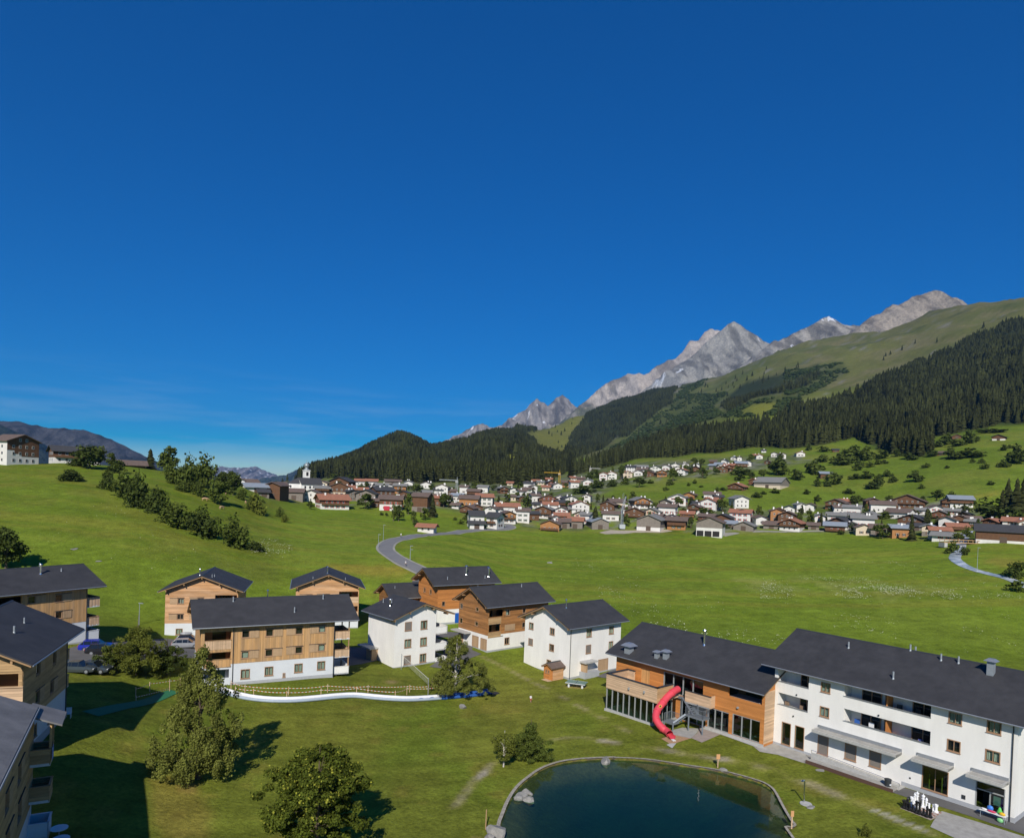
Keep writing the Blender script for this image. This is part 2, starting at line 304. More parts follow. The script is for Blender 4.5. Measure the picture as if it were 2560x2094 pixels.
_cz = np.array(_cz); ZP = np.array([np.interp(SG, _cs, _cz[:, j]) for j in range(len(YG))]).T       # [s, y]
def blur(A, ax, k):
    w_ = np.hanning(k + 2)[1:-1]; w_ /= w_.sum(); pad = [(0, 0), (0, 0)]; pad[ax] = (k // 2, k // 2)
    return np.apply_along_axis(lambda v: np.convolve(v, w_, 'valid'), ax, np.pad(A, pad, 'edge'))
ZP = blur(blur(ZP, 0, 21), 1, 9)
GX = SG[:, None] * YG[None, :]; GY = np.broadcast_to(YG[None, :], GX.shape)
_t = np.clip((GY - 128) / 45, 0, 1); _t = _t * _t * (3 - 2 * _t)
ZN = np.zeros_like(GX); _m = GY < 180; ZN[_m] = tps(GX[_m], GY[_m]); ZN = np.clip(ZN, -3, 14)
GZ = ZN * (1 - _t) + ZP * _t
GZ += (fbm(GX / 14, GY / 14, 3, 3) - .5) * np.interp(GY, [60, 150, 300], [.25, .5, 1.4])
_far = np.clip((GY - 800) / 500, 0, 1)
GZ += _far * ((fbm(GX / 260, GY / 260, 5, 11) - .5) * np.minimum(70, GY * .022) - (fbm(GX / 120, GY / 420, 4, 5, True) - .55) * np.minimum(45, GY * .014))
# bring the crest of the wooded dome and its saddle to the measured line
_tx = np.array([600, 625, 643, 674, 705, 743, 774, 799, 824, 849, 877, 893, 924, 961, 1002, 1027, 1060]); _ty = np.array([1000, 987, 977, 966, 954, 938, 919, 906, 900, 909, 922, 928, 923, 914, 896, 892, 894])
for i in range(len(SG)):
    dx = (SG[i] * F + CX - 1.6) / CR['d'][2]
    if not 600 < dx < 1060: continue
    e = np.where(YG > 900, (GZ[i] - CAMH) / YG, -9); j = int(np.argmax(e)); p = aty(dx * CR['d'][2], np.interp(dx, _tx, _ty) * CR['d'][2], YG[j]); GZ[i] += (p[2] - GZ[i, j]) * np.clip((YG - 1000) / (YG[j] - 1000), 0, 1)
# pond
PONDPX = [px('r7', *p) for p in ((1010, 1850), (900, 1700), (868, 1520), (905, 1400), (945, 1300), (1000, 1205), (1060, 1135), (1130, 1078), (1205, 1022), (1300, 975), (1420, 938), (1560, 917), (1700, 907), (1900, 900))] + \
  [px('r8', *p) for p in ((120, 196), (300, 203), (450, 215), (600, 237), (800, 268), (1000, 298), (1150, 330), (1300, 370), (1440, 415), (1520, 465), (1563, 525), (1605, 605), (1655, 695), (1700, 765), (1725, 795), (1690, 815), (1640, 812), (1700, 900), (1745, 1000), (1760, 1150))]
POND = np.array([atz(*p, -.45)[:2] for p in PONDPX]); 
def inside(poly, x, y):
    c = np.zeros(np.shape(x), bool); n = len(poly)
    for i in range(n):
        (x0, y0), (x1, y1) = poly[i], poly[(i + 1) % n]
        with np.errstate(divide='ignore', invalid='ignore'): c ^= ((y0 > y) != (y1 > y)) & (x < (x1 - x0) * (y - y0) / (y1 - y0 + 1e-12) + x0)
    return c
def dist_line(P, x, y, closed=False):
    d = np.full(np.shape(x), 1e9); n = len(P)
    for i in range(n if closed else n - 1):
        a, b = np.array(P[i][:2]), np.array(P[(i + 1) % n][:2]); ab = b - a; L2 = ab @ ab + 1e-9
        t = np.clip(((x - a[0]) * ab[0] + (y - a[1]) * ab[1]) / L2, 0, 1); d = np.minimum(d, np.hypot(x - a[0] - t * ab[0], y - a[1] - t * ab[1]))
    return d
_nb = (GY > 38) & (GY < 95) & (GX > -12) & (GX < 42)
_in = np.zeros_like(_nb); _in[_nb] = inside(POND, GX[_nb], GY[_nb]); _dp = np.full(GX.shape, 1e9); _dp[_nb] = dist_line(POND, GX[_nb], GY[_nb], True)
_rim = np.exp(-(_dp / 3.5) ** 2); GZ = np.where(_in, GZ, GZ * (1 - _rim) + (-.32) * _rim)
GZ = np.where(_in, -.5 - np.clip(_dp, 0, 9) * .42, GZ)
def hgt(x, y):
    x = np.asarray(x, float); y = np.asarray(y, float); s = x / y
    i = np.clip(np.searchsorted(SG, s) - 1, 0, len(SG) - 2); j = np.clip(np.searchsorted(YG, y) - 1, 0, len(YG) - 2)
    u = (s - SG[i]) / (SG[i + 1] - SG[i]); v = (y - YG[j]) / (YG[j + 1] - YG[j]); u = np.clip(u, 0, 1); v = np.clip(v, 0, 1)
    return GZ[i, j] * (1 - u) * (1 - v) + GZ[i + 1, j] * u * (1 - v) + GZ[i, j + 1] * (1 - u) * v + GZ[i + 1, j + 1] * u * v
def hit(pxx, pyy, y0=40., y1=5000.):
    d = ray(pxx, pyy); Y = np.geomspace(y0, y1, 900); X = d[0] / d[1] * Y; Zr = CAMH + d[2] / d[1] * Y; b = np.nonzero(Zr < hgt(X, Y))[0]
    if len(b) == 0: j = int(np.argmin(Zr - hgt(X, Y))); Yh = Y[j]
    else:
        lo, hi = (Y[b[0] - 1] if b[0] else Y[0]), Y[b[0]]
        for _ in range(30):
            m_ = (lo + hi) / 2
            if CAMH + d[2] / d[1] * m_ < hgt(d[0] / d[1] * m_, m_): hi = m_
            else: lo = m_
        Yh = hi
    Xh = d[0] / d[1] * Yh; return np.array([Xh, Yh, float(hgt(Xh, Yh))])
def H(c, x, y): return hit(*px(c, x, y))
def ang(img, zero=0): return img
CR['c6'] = (700, 920, 800 / 2122)
# ---------------------------------------------------------------- ground sheet with the colour of what grows there
PX, PY = proj(np.c_[GX.ravel(), GY.ravel(), GZ.ravel()]); PX = PX.reshape(GX.shape); PY = PY.reshape(GX.shape)
def poly_px(c, pts): return np.array([px(c, *p) for p in pts])
def mix(a, b, m): return a * (1 - m[..., None]) + np.array(b) * m[..., None]
def sst(x, a, b): t = np.clip((x - a) / (b - a), 0, 1); return t * t * (3 - 2 * t)
n1 = fbm(GX / 9, GY / 9, 4, 21); n2 = fbm(GX / 35, GY / 35, 4, 22); n3 = fbm(GX / 200, GY / 260, 5, 23); n4 = fbm(GX / 2.5, GY / 2.5, 3, 24)
C = np.zeros(GX.shape + (3,)) + np.array((.110, .162, .028))
C = mix(C, (.108, .130, .032), 1 - sst(GY, 112, 150) * 1.0)                                     # mown lawn among the houses
C = mix(C, (.122, .168, .036), sst(n2, .45, .7) * .6); C = mix(C, (.085, .13, .022), sst(n1, .55, .75) * .5)
C = mix(C, (.165, .15, .05), sst(n2, .52, .72) * (1 - sst(GY, 100, 140)) * .55)
C = mix(C, (.16, .14, .05), sst(n4, .6, .8) * (1 - sst(GY, 90, 130)) * .45)
hillm = sst(-SG[:, None] + 0 * GY, .29, .36) * sst(GY, 140, 190); C = mix(C, (.10, .145, .028), hillm * .6); C = mix(C, (.15, .165, .05), hillm * sst(n1, .5, .7) * .5)
slope = sst(GY, 430, 520) * (1 - hillm); C = mix(C, (.098, .145, .03), slope); C = mix(C, (.145, .17, .05), slope * sst(n2, .48, .68) * .7)
alp = sst(GY, 1250, 1700); C = mix(C, (.125, .135, .055), alp); C = mix(C, (.10, .12, .045), alp * sst(n3, .4, .6)); C = mix(C, (.165, .155, .08), alp * sst(fbm(GX / 60, GY / 160, 5, 31), .52, .72))
alp2 = sst(GZ, 520, 760); C = mix(C, (.13, .12, .06), alp2 * .6)
C = mix(C, (.20, .19, .17), alp * sst(fbm(GX / 45, GY / 90, 5, 41, True), .80, .92) * .8)
ledge = alp * sst(fbm(GX / 300, GY / 34, 3, 43), .66, .74); C = mix(C, (.06, .075, .03), ledge * .7)
def soft(c, pts, blur_px=14, nz=0): 
    P_ = poly_px(c, pts); m = np.zeros(GX.shape); b = (PX > P_[:, 0].min() - 40) & (PX < P_[:, 0].max() + 40) & (PY > P_[:, 1].min() - 40) & (PY < P_[:, 1].max() + 40) & (GY > 30)
    d = dist_line(P_, PX[b], PY[b], True); i = inside(P_, PX[b], PY[b]); s_ = np.where(i, d, -d) + (n4[b] - .5) * 2 * nz; m[b] = sst(s_, -blur_px, blur_px); return m
FOREST = {
 'P1': ('d', [(1178, 988), (1235, 974), (1290, 960), (1320, 950), (1400, 947), (1450, 938), (1480, 940), (1560, 926), (1640, 930), (1700, 922), (1770, 907), (1800, 920), (1840, 938), (1905, 948), (1930, 942), (1934, 905), (2000, 895), (2060, 883), (2122, 880), (2240, 876), (2240, 610), (2122, 664), (2090, 666), (2060, 682), (2020, 694), (1990, 716), (1960, 726), (1920, 750), (1900, 750), (1880, 764), (1850, 780), (1820, 794), (1790, 812), (1740, 834), (1690, 850), (1640, 850), (1610, 874), (1560, 884), (1500, 894), (1430, 900), (1380, 910), (1330, 930), (1250, 960)]),
 'P1b': ('c7', [(1420, 900), (1500, 800), (1640, 690), (1850, 640), (2122, 580), (2300, 520), (2300, 640), (2122, 760), (1900, 790), (1700, 830), (1600, 900), (1500, 960)]),
 'P2': ('c7', [(50, 1330), (75, 1190), (110, 1150), (220, 1000), (240, 960), (400, 890), (560, 820), (700, 780), (850, 710), (1000, 668), (1080, 650), (1060, 720), (1000, 800), (990, 880), (900, 920), (800, 1010), (700, 1080), (600, 1170), (500, 1180), (380, 1280), (200, 1340), (100, 1380)]),
 'P2b': ('c6', [(1430, 392), (1560, 384), (1700, 352), (1790, 330), (1900, 300), (1990, 230), (2010, 240), (1900, 330), (1780, 385), (1700, 412), (1580, 440)]),
 'P4': ('c6', [(40, 745), (190, 665), (300, 625), (400, 585), (520, 535), (620, 475), (700, 433), (780, 415), (860, 443), (950, 483), (1000, 503), (1100, 484), (1220, 458), (1350, 404), (1430, 388), (1520, 398), (1580, 440), (1650, 450), (1700, 500), (1740, 560), (1780, 590), (1890, 606), (1990, 640), (1850, 720), (1700, 765), (1500, 775), (1300, 765), (1100, 755), (900, 765), (700, 745), (500, 745), (350, 725), (200, 750)])}
CLEAR = [('c6', [(1430, 565), (1530, 568), (1590, 600), (1560, 640), (1470, 605)]), ('c7', [(1600, 940), (1720, 880), (1930, 870), (1880, 940), (1760, 1000), (1720, 990)]), ('c8', [(1600, 800), (1760, 830), (1800, 890), (1700, 870)]),
         ('c7', [(780, 1410), (900, 1380), (1200, 1370), (1290, 1400), (1100, 1430), (850, 1440)])]
SHRUB = [('c7', [(420, 1290), (600, 1190), (800, 1020), (990, 890), (1080, 730), (1060, 650), (1330, 640), (1250, 720), (1130, 790), (1350, 800), (1500, 770), (1350, 900), (1450, 980), (1700, 860), (2122, 790), (2122, 960), (1700, 1000), (1400, 1000), (1000, 1120), (700, 1240), (560, 1310)]),
         ('c8', [(0, 780), (200, 770), (500, 710), (560, 800), (350, 930), (0, 1090)])]
for nme, (c, pts) in FOREST.items(): C = mix(C, (.028, .038, .016), soft(c, pts, 5) * sst(GY, 560, 700) * .92)
for c, pts in SHRUB: C = mix(C, (.06, .075, .028), soft(c, pts, 10) * sst(GY, 800, 900) * .8)
for c, pts in CLEAR: C = mix(C, (.15, .165, .05), soft(c, pts, 4))
C = mix(C, (.155, .165, .055), soft('c6', [(1640, 440), (1800, 380), (2010, 280), (1990, 400), (1920, 480), (1890, 585), (1780, 590), (1740, 540), (1700, 480)], 6) * .8)
_v = soft('d', [(500, 1000), (590, 985), (760, 1000), (950, 1000), (1150, 985), (1330, 955), (1500, 950), (1640, 940), (1700, 955), (1500, 985), (1280, 1005), (1235, 1030), (1330, 1040), (1500, 1045), (1600, 1060), (1720, 1045), (1900, 1030), (2000, 1040), (2122, 1080), (2122, 1118), (1950, 1118), (1700, 1100), (1440, 1105), (1120, 1098), (970, 1090), (960, 1060), (900, 1050), (700, 1050), (560, 1035)], 9, 4)
C = mix(C, (.15, .145, .115), _v * sst(n1, .38, .55) * .8); C = mix(C, (.05, .075, .025), _v * sst(fbm(GX / 12, GY / 16, 3, 57), .5, .62) * .7)
# dry strips, worn tracks and bare patches
C = mix(C, (.20, .16, .05), soft('c2', [(980, 1105), (1300, 1100), (1700, 1120), (1800, 1190), (1500, 1200), (1050, 1170)], 6, 6) * .75)
C = mix(C, (.24, .17, .09), soft('r6', [(200, 1150), (300, 1140), (390, 1190), (330, 1260), (200, 1260)], 6, 8) * .6)
C = mix(C, (.19, .15, .06), soft('r6', [(0, 1150), (190, 1120), (420, 1300), (560, 1450), (400, 1640), (100, 1640), (0, 1500)], 20, 14) * .55)
C = mix(C, (.16, .16, .045), soft('r6', [(700, 700), (1000, 580), (1500, 560), (1900, 700), (1800, 1000), (1300, 1000), (900, 900)], 40, 20) * .3)
C = mix(C, (.20, .17, .06), soft('c5', [(1770, 850), (1900, 810), (2122, 840), (2122, 880), (1960, 890)], 4, 3) * .6)
C = mix(C, (.19, .16, .055), soft('c5', [(1630, 320), (1800, 300), (1930, 280), (1930, 310), (1750, 330)], 4, 3) * .6)
for pts in ([(560, 980), (620, 960)],): pass
def track(c, pts, w_, col, amt, ph=7.):
    global C
    P_ = [H(c, *p)[:2] for p in pts]; b = (GY > 40) & (GY < 420) & (GX > min(p[0] for p in P_) - 6) & (GX < max(p[0] for p in P_) + 6)
    d = dist_line(P_, GX[b], GY[b]); m = np.zeros(GX.shape); m[b] = (1 - sst(d, w_ * .3, w_)) * sst(n4[b] * .6 + n1[b] * .4, .34, .56); C = mix(C, col, m * amt)
EARTH = (.30, .25, .18)
track('r7', [(290, 1600), (350, 1520), (390, 1420), (480, 1340), (580, 1200), (660, 1100), (730, 1040), (800, 960), (900, 900)], .8, EARTH, .5)
track('r7', [(330, 1560), (350, 1500), (370, 1440)], 1.0, (.36, .33, .27), .6)
track('r7', [(700, 1060), (760, 1020)], .6, (.34, .30, .24), .6)
track('r7', [(1320, 740), (1450, 720), (1600, 715), (1750, 735), (1900, 760), (2060, 790)], .7, (.28, .25, .17), .45); track('r8', [(0, 35), (200, 60), (400, 95), (560, 120), (750, 150), (900, 180), (1100, 200)], 1.0, EARTH, .6)
track('r7', [(720, 0), (850, 60), (950, 110), (1100, 190), (1250, 260), (1420, 350), (1560, 425), (1700, 500), (1880, 590), (2010, 660), (2122, 720)], .8, EARTH, .45)
track('r8', [(1080, 200), (1300, 240), (1500, 290), (1750, 380), (2000, 480), (2122, 530)], 1.2, EARTH, .4); track('r5', [(370, 1260), (560, 1340), (750, 1430), (960, 1520), (1150, 1600), (1400, 1690)], 1.1, (.30, .26, .17), .38)
track('r5', [(950, 1510), (1080, 1560), (1200, 1610), (1330, 1660)], .6, (.36, .33, .27), .6)
for c, x, y, r_ in (('r3', 1640, 1020, 1.7), ('r3', 250, 985, 1.6), ('r7', 700, 1630, 1.0), ('r7', 1500, 255, 1.5)): track(c, [(x - 25, y), (x + 25, y)], r_, (.27, .20, .12), .7)
track('c8', [(1100, 1590), (900, 1620), (700, 1650)], 5, (.05, .075, .022), .8)
ca = (.10, .085, .045)
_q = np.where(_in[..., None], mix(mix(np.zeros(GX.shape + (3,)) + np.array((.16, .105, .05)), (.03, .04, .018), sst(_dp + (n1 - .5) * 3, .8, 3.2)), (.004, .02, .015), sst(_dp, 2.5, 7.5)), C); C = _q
gm = bpy.data.materials.new('grass'); gm.use_nodes = True
def grass_nodes(m, fine=True):
    n = m.node_tree.nodes; L = m.node_tree.links; b = n['Principled BSDF']; b.inputs['Roughness'].default_value = .85; b.inputs['Specular IOR Level'].default_value = .03
    at = n.new('ShaderNodeAttribute'); at.attribute_name = 'ground_colour'; co = n.new('ShaderNodeTexCoord'); fac = None
    for sc, det, lo, hi in ((.045, 6, .82, 1.18), (.35, 6, .74, 1.26), (2.6, 6, .66, 1.34)):
        no = n.new('ShaderNodeTexNoise'); no.inputs['Scale'].default_value = sc; no.inputs['Detail'].default_value = det; no.inputs['Roughness'].default_value = .7; L.new(co.outputs['Object'], no.inputs['Vector'])
        mr = n.new('ShaderNodeMapRange'); mr.inputs[1].default_value = .3; mr.inputs[2].default_value = .7; mr.inputs[3].default_value = lo; mr.inputs[4].default_value = hi; L.new(no.outputs['Fac'], mr.inputs[0])
        if fac is None: fac = mr.outputs[0]
        else:
            mm = n.new('ShaderNodeMath'); mm.operation = 'MULTIPLY'; L.new(fac, mm.inputs[0]); L.new(mr.outputs[0], mm.inputs[1]); fac = mm.outputs[0]
    vm = n.new('ShaderNodeVectorMath'); vm.operation = 'SCALE'; L.new(at.outputs['Color'], vm.inputs[0]); L.new(fac, vm.inputs['Scale']); L.new(vm.outputs[0], b.inputs['Base Color'])
    nb = n.new('ShaderNodeTexNoise'); nb.inputs['Scale'].default_value = 1.1; nb.inputs['Detail'].default_value = 8; nb.inputs['Roughness'].default_value = .75; L.new(co.outputs['Object'], nb.inputs['Vector'])
    bu = n.new('ShaderNodeBump'); bu.inputs['Strength'].default_value = .9; bu.inputs['Distance'].default_value = .28; L.new(nb.outputs['Fac'], bu.inputs['Height']); L.new(bu.outputs[0], b.inputs['Normal'])
grass_nodes(gm)
nS, nY = GX.shape
idx = np.arange(nS * nY).reshape(nS, nY); Q = np.stack([idx[:-1, :-1], idx[1:, :-1], idx[1:, 1:], idx[:-1, 1:]], -1)
yc = GY[:-1, :-1]; sc_ = GX[:-1, :-1] / yc
reg = np.where(yc < 150, 0, np.where((sc_ < -.33) & (yc < 900), 2, np.where(yc < 430, 1, 3)))
_st = fbm(GX / 70, GY / 5, 4, 71) * sst(GY, 140, 190) * (1 - sst(GY, 400, 460)); _st2 = fbm(GX / 40, GY / 3.2, 4, 72)
_mz = np.where(_in, 0, sst(_st, .5, .66)); C = mix(C, (.165, .17, .045), _mz * .45); C = C * (1 + (_st2[..., None] - .5) * .35 * (sst(GY, 120, 170) * (1 - sst(GY, 420, 600)))[..., None])
_u, _w = GX * .94 + GY * .34, -GX * .34 + GY * .94; C = C * (1 + np.where(_in, 0, (fbm(_u / 22, _w / 1.3, 4, 91) - .5) * .55 * (1 - sst(GY, 105, 130))))[..., None]
_fb = np.maximum(soft('c5', [(560, 1075), (900, 1045), (1350, 1055), (1560, 1100), (1250, 1135), (760, 1125)], 16, 12), .7 * soft('c5', [(-200, 960), (300, 985), (700, 1010), (900, 1060), (500, 1090), (-200, 1060)], 16, 12)) * sst(fbm(GX / 5, GY / 9, 4, 83), .38, .6)
C = mix(C, (.24, .25, .13), _fb * .6)
C = C * np.where(_in, 1, 1.30)[..., None]; C = C * (1 - .14 * hillm - .3 * alp - .1 * slope * (1 - alp))[..., None]; _veg = np.clip((C[..., 1] - C[..., 2] * 1.6) * 14, 0, 1) * ~_in; C[..., 2] *= 1 - .46 * _veg; C[..., 0] *= 1 + .06 * _veg
VV = np.stack([GX, GY, GZ], -1).reshape(-1, 3); CC = C.reshape(-1, 3)
for k, nm in enumerate(('ground', 'meadow', 'hill', 'mountain_slope')):
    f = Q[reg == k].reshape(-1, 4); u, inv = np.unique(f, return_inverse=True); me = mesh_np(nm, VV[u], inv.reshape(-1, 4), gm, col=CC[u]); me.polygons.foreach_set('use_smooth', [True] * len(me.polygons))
    tag(link(bpy.data.objects.new(nm, me)), kind='structure')
# running skyline from the camera: what lies behind a crest is left out
EL = (GZ - CAMH) / GY; RUN = np.maximum.accumulate(EL, 1)
def seen(x, y, z, h):
    s = x / y; i = np.clip(np.searchsorted(SG, s) - 1, 0, nS - 2); j = np.clip(np.searchsorted(YG, y) - 1, 1, nY - 2)
    return (z + h - CAMH) / y > np.minimum(RUN[i, j - 1], RUN[i + 1, j - 1]) + 1e-4
# ---------------------------------------------------------------- far mountains
rockm = bpy.data.materials.new('mountain_rock'); rockm.use_nodes = True; grass_nodes(rockm)
for n_ in rockm.node_tree.nodes:
    if n_.type == 'TEX_NOISE': n_.inputs['Scale'].default_value *= .03
    if n_.type == 'BUMP': n_.inputs['Distance'].default_value = 30
def mountain(pts, Y0, depth, base, seed, rock, low, jag=.02, snow=0., nu=260, nt_=70, lowf=.5, name='mountain'):
    P_ = [aty(*px('d', *p), Y0) for p in pts]; xs = [p[0] for p in P_]; zs = [p[2] for p in P_]
    X = np.linspace(xs[0], xs[-1], nu); rz = np.interp(X, xs, zs); hgt_ = max(zs) - base; wl = hgt_ * .5
    rz = rz + (fbm(X / (wl * .25), X * 0 + seed, 5, seed, True) - .62) * hgt_ * jag * 2.2
    T = np.concatenate([np.linspace(-1, 0, nt_), np.linspace(0, 1, 14)[1:]]); XX, TT = np.meshgrid(X, T, indexing='ij'); YY = Y0 + TT * depth
    a = 1 - abs(TT); rid = fbm(XX / (wl * .55) + TT * .7, YY / (wl * 1.6), 6, seed + 3, True); n_ = fbm(XX / wl * 2, YY / wl * 2, 5, seed + 9)
    ZZ = base + (rz[:, None] - base) * a ** .92 + (rid - .6) * hgt_ * .62 * np.sqrt(abs(TT)) * (a + .15) + (n_ - .5) * hgt_ * .12 * np.sqrt(abs(TT))
    rel = (ZZ - base) / hgt_; n_2 = fbm(XX / (wl * .13), ZZ / (wl * .26) + XX / (wl * .3), 6, seed + 5)
    C_ = np.zeros(XX.shape + (3,)) + np.array(rock); C_ = mix(C_, np.array(rock) * .5, sst(n_2, .47, .62) * .95); C_ = mix(C_, np.array(rock) * 1.18 + .012, sst(n_, .56, .72) * .6)  # dark gullies from noise: relief shade put into the rock colour
    C_ = mix(C_, low, sst(lowf + (n_2 - .5) * .5 - rel, -.12, .12))
    if snow: C_ = mix(C_, (.75, .77, .8), sst(fbm(XX / (wl * .16), YY / (wl * .3), 4, seed + 15) + rel * .06, .80 - snow, .82 - snow) * sst(rel, .45, .6))
    nT = len(T); ix = np.arange(nu * nT).reshape(nu, nT); q = np.stack([ix[:-1, :-1], ix[1:, :-1], ix[1:, 1:], ix[:-1, 1:]], -1).reshape(-1, 4)
    me = mesh_np(name, np.stack([XX, YY, ZZ], -1).reshape(-1, 3), q, rockm, col=C_.reshape(-1, 3)); tag(link(bpy.data.objects.new(name, me)), kind='structure')
GR, GN = (.30, .275, .25), (.085, .095, .05)
mountain([(-320, 900), (-150, 868), (-60, 872), (0, 872), (40, 873), (60, 880), (100, 886), (140, 888), (175, 890), (205, 900), (230, 910), (265, 927), (300, 945), (330, 968), (370, 1000)], 5200, 1500, -160, 101, (.085, .082, .085), (.022, .036, .03), .008, lowf=.42)
mountain([(-320, 850), (-120, 870), (0, 882), (30, 893), (60, 907), (90, 932), (130, 962), (200, 1000)], 4300, 800, -150, 141, (.03, .04, .03), (.02, .03, .022), .006)
mountain([(400, 990), (440, 972), (465, 966), (500, 970), (530, 966), (550, 975), (575, 988), (620, 1005), (680, 1020)], 11500, 2200, -200, 111, (.22, .20, .20), (.05, .07, .06), .04, .03, lowf=.35)
mountain([(520, 1010), (560, 990), (600, 984), (622, 972), (640, 965), (660, 970), (700, 985), (760, 1010)], 8200, 1500, -150, 121, (.06, .075, .06), (.04, .055, .04), .01)
mountain([(880, 935), (925, 911), (945, 904), (965, 892), (980, 881), (1000, 877), (1014, 884), (1040, 881), (1060, 868), (1080, 853), (1092, 845), (1102, 836), (1113, 827), (1122, 837), (1134, 841), (1142, 834), (1152, 825), (1166, 821), (1178, 828), (1184, 837), (1200, 845), (1225, 862), (1270, 900)], 7400, 1500, 120, 131, GR, (.11, .12, .07), .018, .03, lowf=.38)
mountain([(1120, 905), (1205, 838), (1225, 817), (1245, 803), (1270, 790), (1300, 773), (1320, 776), (1345, 771), (1375, 753), (1400, 742), (1415, 728), (1430, 707), (1448, 700), (1460, 682), (1472, 677), (1480, 682), (1500, 690), (1540, 740), (1620, 800)], 6600, 1500, 250, 151, (.44, .385, .33), (.12, .125, .075), .02, .0, lowf=.36)
mountain([(1330, 810), (1395, 762), (1425, 742), (1450, 722), (1475, 700), (1497, 682), (1509, 671), (1521, 664), (1533, 672), (1546, 683), (1562, 692), (1578, 704), (1595, 711), (1620, 706), (1660, 740), (1700, 790)], 5600, 1300, 300, 161, (.33, .315, .28), (.125, .13, .08), .012, .045, lowf=.34)
mountain([(1520, 770), (1590, 717), (1625, 701), (1650, 688), (1675, 676), (1700, 661), (1718, 654), (1735, 662), (1748, 670), (1775, 678), (1800, 690), (1850, 730)], 4900, 1100, 350, 171, (.35, .325, .285), (.125, .13, .075), .012, .02, lowf=.4)
mountain([(1700, 740), (1765, 687), (1800, 665), (1820, 656), (1835, 640), (1850, 632), (1862, 634), (1880, 622), (1900, 612), (1922, 606), (1945, 609), (1965, 614), (1985, 620), (2010, 640), (2080, 700)], 4200, 900, 450, 181, (.36, .31, .25), (.12, .115, .065), .012, 0, lowf=.42)
# ---------------------------------------------------------------- air
_zs = [v.co.z for o in COL.objects if o.type == 'MESH' for v in o.data.vertices]; LOWZ = min(_zs) - 1; TOPZ = max(_zs) + 25
bh = bmesh.new(); bmesh.ops.create_cube(bh, size=1); hm = bpy.data.meshes.new('haze'); bh.to_mesh(hm); bh.free()
hz = link(bpy.data.objects.new('haze', hm)); hz.scale = (46000, 17000, TOPZ - LOWZ); hz.location = (0, 17000 / 2 - 600, (TOPZ + LOWZ) / 2); tag(hz, kind='stuff')
hzm = bpy.data.materials.new('haze'); hzm.use_nodes = True; hn = hzm.node_tree.nodes; hn.remove(hn['Principled BSDF'])
pv = hn.new('ShaderNodeVolumePrincipled'); pv.inputs['Color'].default_value = (.20, .5, 1, 1); pv.inputs['Density'].default_value = 2.8e-5; pv.inputs['Anisotropy'].default_value = 0
hzm.node_tree.links.new(pv.outputs[0], hn['Material Output'].inputs['Volume']); hm.materials.append(hzm)
# ---------------------------------------------------------------- conifers
SPRUCE = foliage_mat('spruce_needles', (.034, .038, .012), .7, .1)
def conifer(seed, tiers, sides):
    r_ = random.Random(seed); V, Fc, T = [], [], []
    for t in range(tiers):
        z0 = .04 + .96 * (t / tiers) ** .95; z1 = min(1.0, z0 + 1.55 / tiers + .04); R_ = .17 * (1 - z0) ** .8 + .012; o = r_.random() * 6; b = len(V)
        for k in range(sides):
            rr = R_ * r_.uniform(.6, 1.2); a = o + 2 * math.pi * k / sides; V.append((rr * math.cos(a), rr * math.sin(a), z0 - r_.uniform(0, .05)))
        V.append((0, 0, z1)); ap = len(V) - 1
        for k in range(sides): Fc.append((b + k, b + (k + 1) % sides, ap)); T.append(r_.random())
    return np.array(V), np.array(Fc), np.array(T)
def merged(name, X, Y, Z, Ht, Wd, tmpl, m):
    Vs, Fs, Ts = [], [], []; off = 0; kk = rng.integers(0, len(tmpl), len(X))
    for k, (v, f, t) in enumerate(tmpl):
        I = np.nonzero(kk == k)[0]
        if not len(I): continue
        a = rng.uniform(0, 6.28, len(I)); ca, sa = np.cos(a), np.sin(a); vx = v[None, :, 0] * ca[:, None] - v[None, :, 1] * sa[:, None]; vy = v[None, :, 0] * sa[:, None] + v[None, :, 1] * ca[:, None]
        hw = (Ht * Wd)[I][:, None]; P_ = np.stack([X[I][:, None] + vx * hw, Y[I][:, None] + vy * hw, Z[I][:, None] - .4 + v[None, :, 2] * Ht[I][:, None]], -1)
        Vs.append(P_.reshape(-1, 3)); Fs.append((f[None] + (off + np.arange(len(I)) * len(v))[:, None, None]).reshape(-1, 3)); off += len(I) * len(v)
        pn = fbm(X[I] / 45, Y[I] / 70, 3, 61)[:, None]; tt = np.clip(t[None] * .3 + rng.beta(1.6, 2.2, len(I))[:, None] * .75 + (pn - .5) * .7 - .02, 0, 1); Ts.append(tt.ravel())
    me = mesh_np(name, np.concatenate(Vs), np.concatenate(Fs), m, np.concatenate(Ts)); o = link(bpy.data.objects.new(name, me)); return tag(o, kind='stuff')
fx, fy = [], []
for (x0, x1, y0, y1, area), keys in (((-100, 1500, 660, 2050, 50), ('P1', 'P1b')), ((-150, 1500, 1050, 3700, 75), ('P2', 'P2b')), ((-750, 700, 640, 3300, 62), ('P4',))):
    n_ = int((x1 - x0) * (y1 - y0) / area); X = rng.uniform(x0, x1, n_); Y = rng.uniform(y0, y1, n_); k_ = abs(X / Y) < .78; X, Y = X[k_], Y[k_]; Z = hgt(X, Y); ok = seen(X, Y, Z, 16); X, Y, Z = X[ok], Y[ok], Z[ok]
    a, b = proj(np.c_[X, Y, Z]); m = np.zeros(len(X), bool)
    for q in keys: m |= inside(poly_px(*FOREST[q]), a, b)
    for c in CLEAR: m &= ~inside(poly_px(*c), a, b)
    m &= (a > -60) & (a < 2640) & (fbm(X / 38, Y / 60, 4, 77) > (.30 if keys[0] == 'P1' else .27)); fx.append(X[m]); fy.append(Y[m])
fx = np.concatenate(fx); fy = np.concatenate(fy)
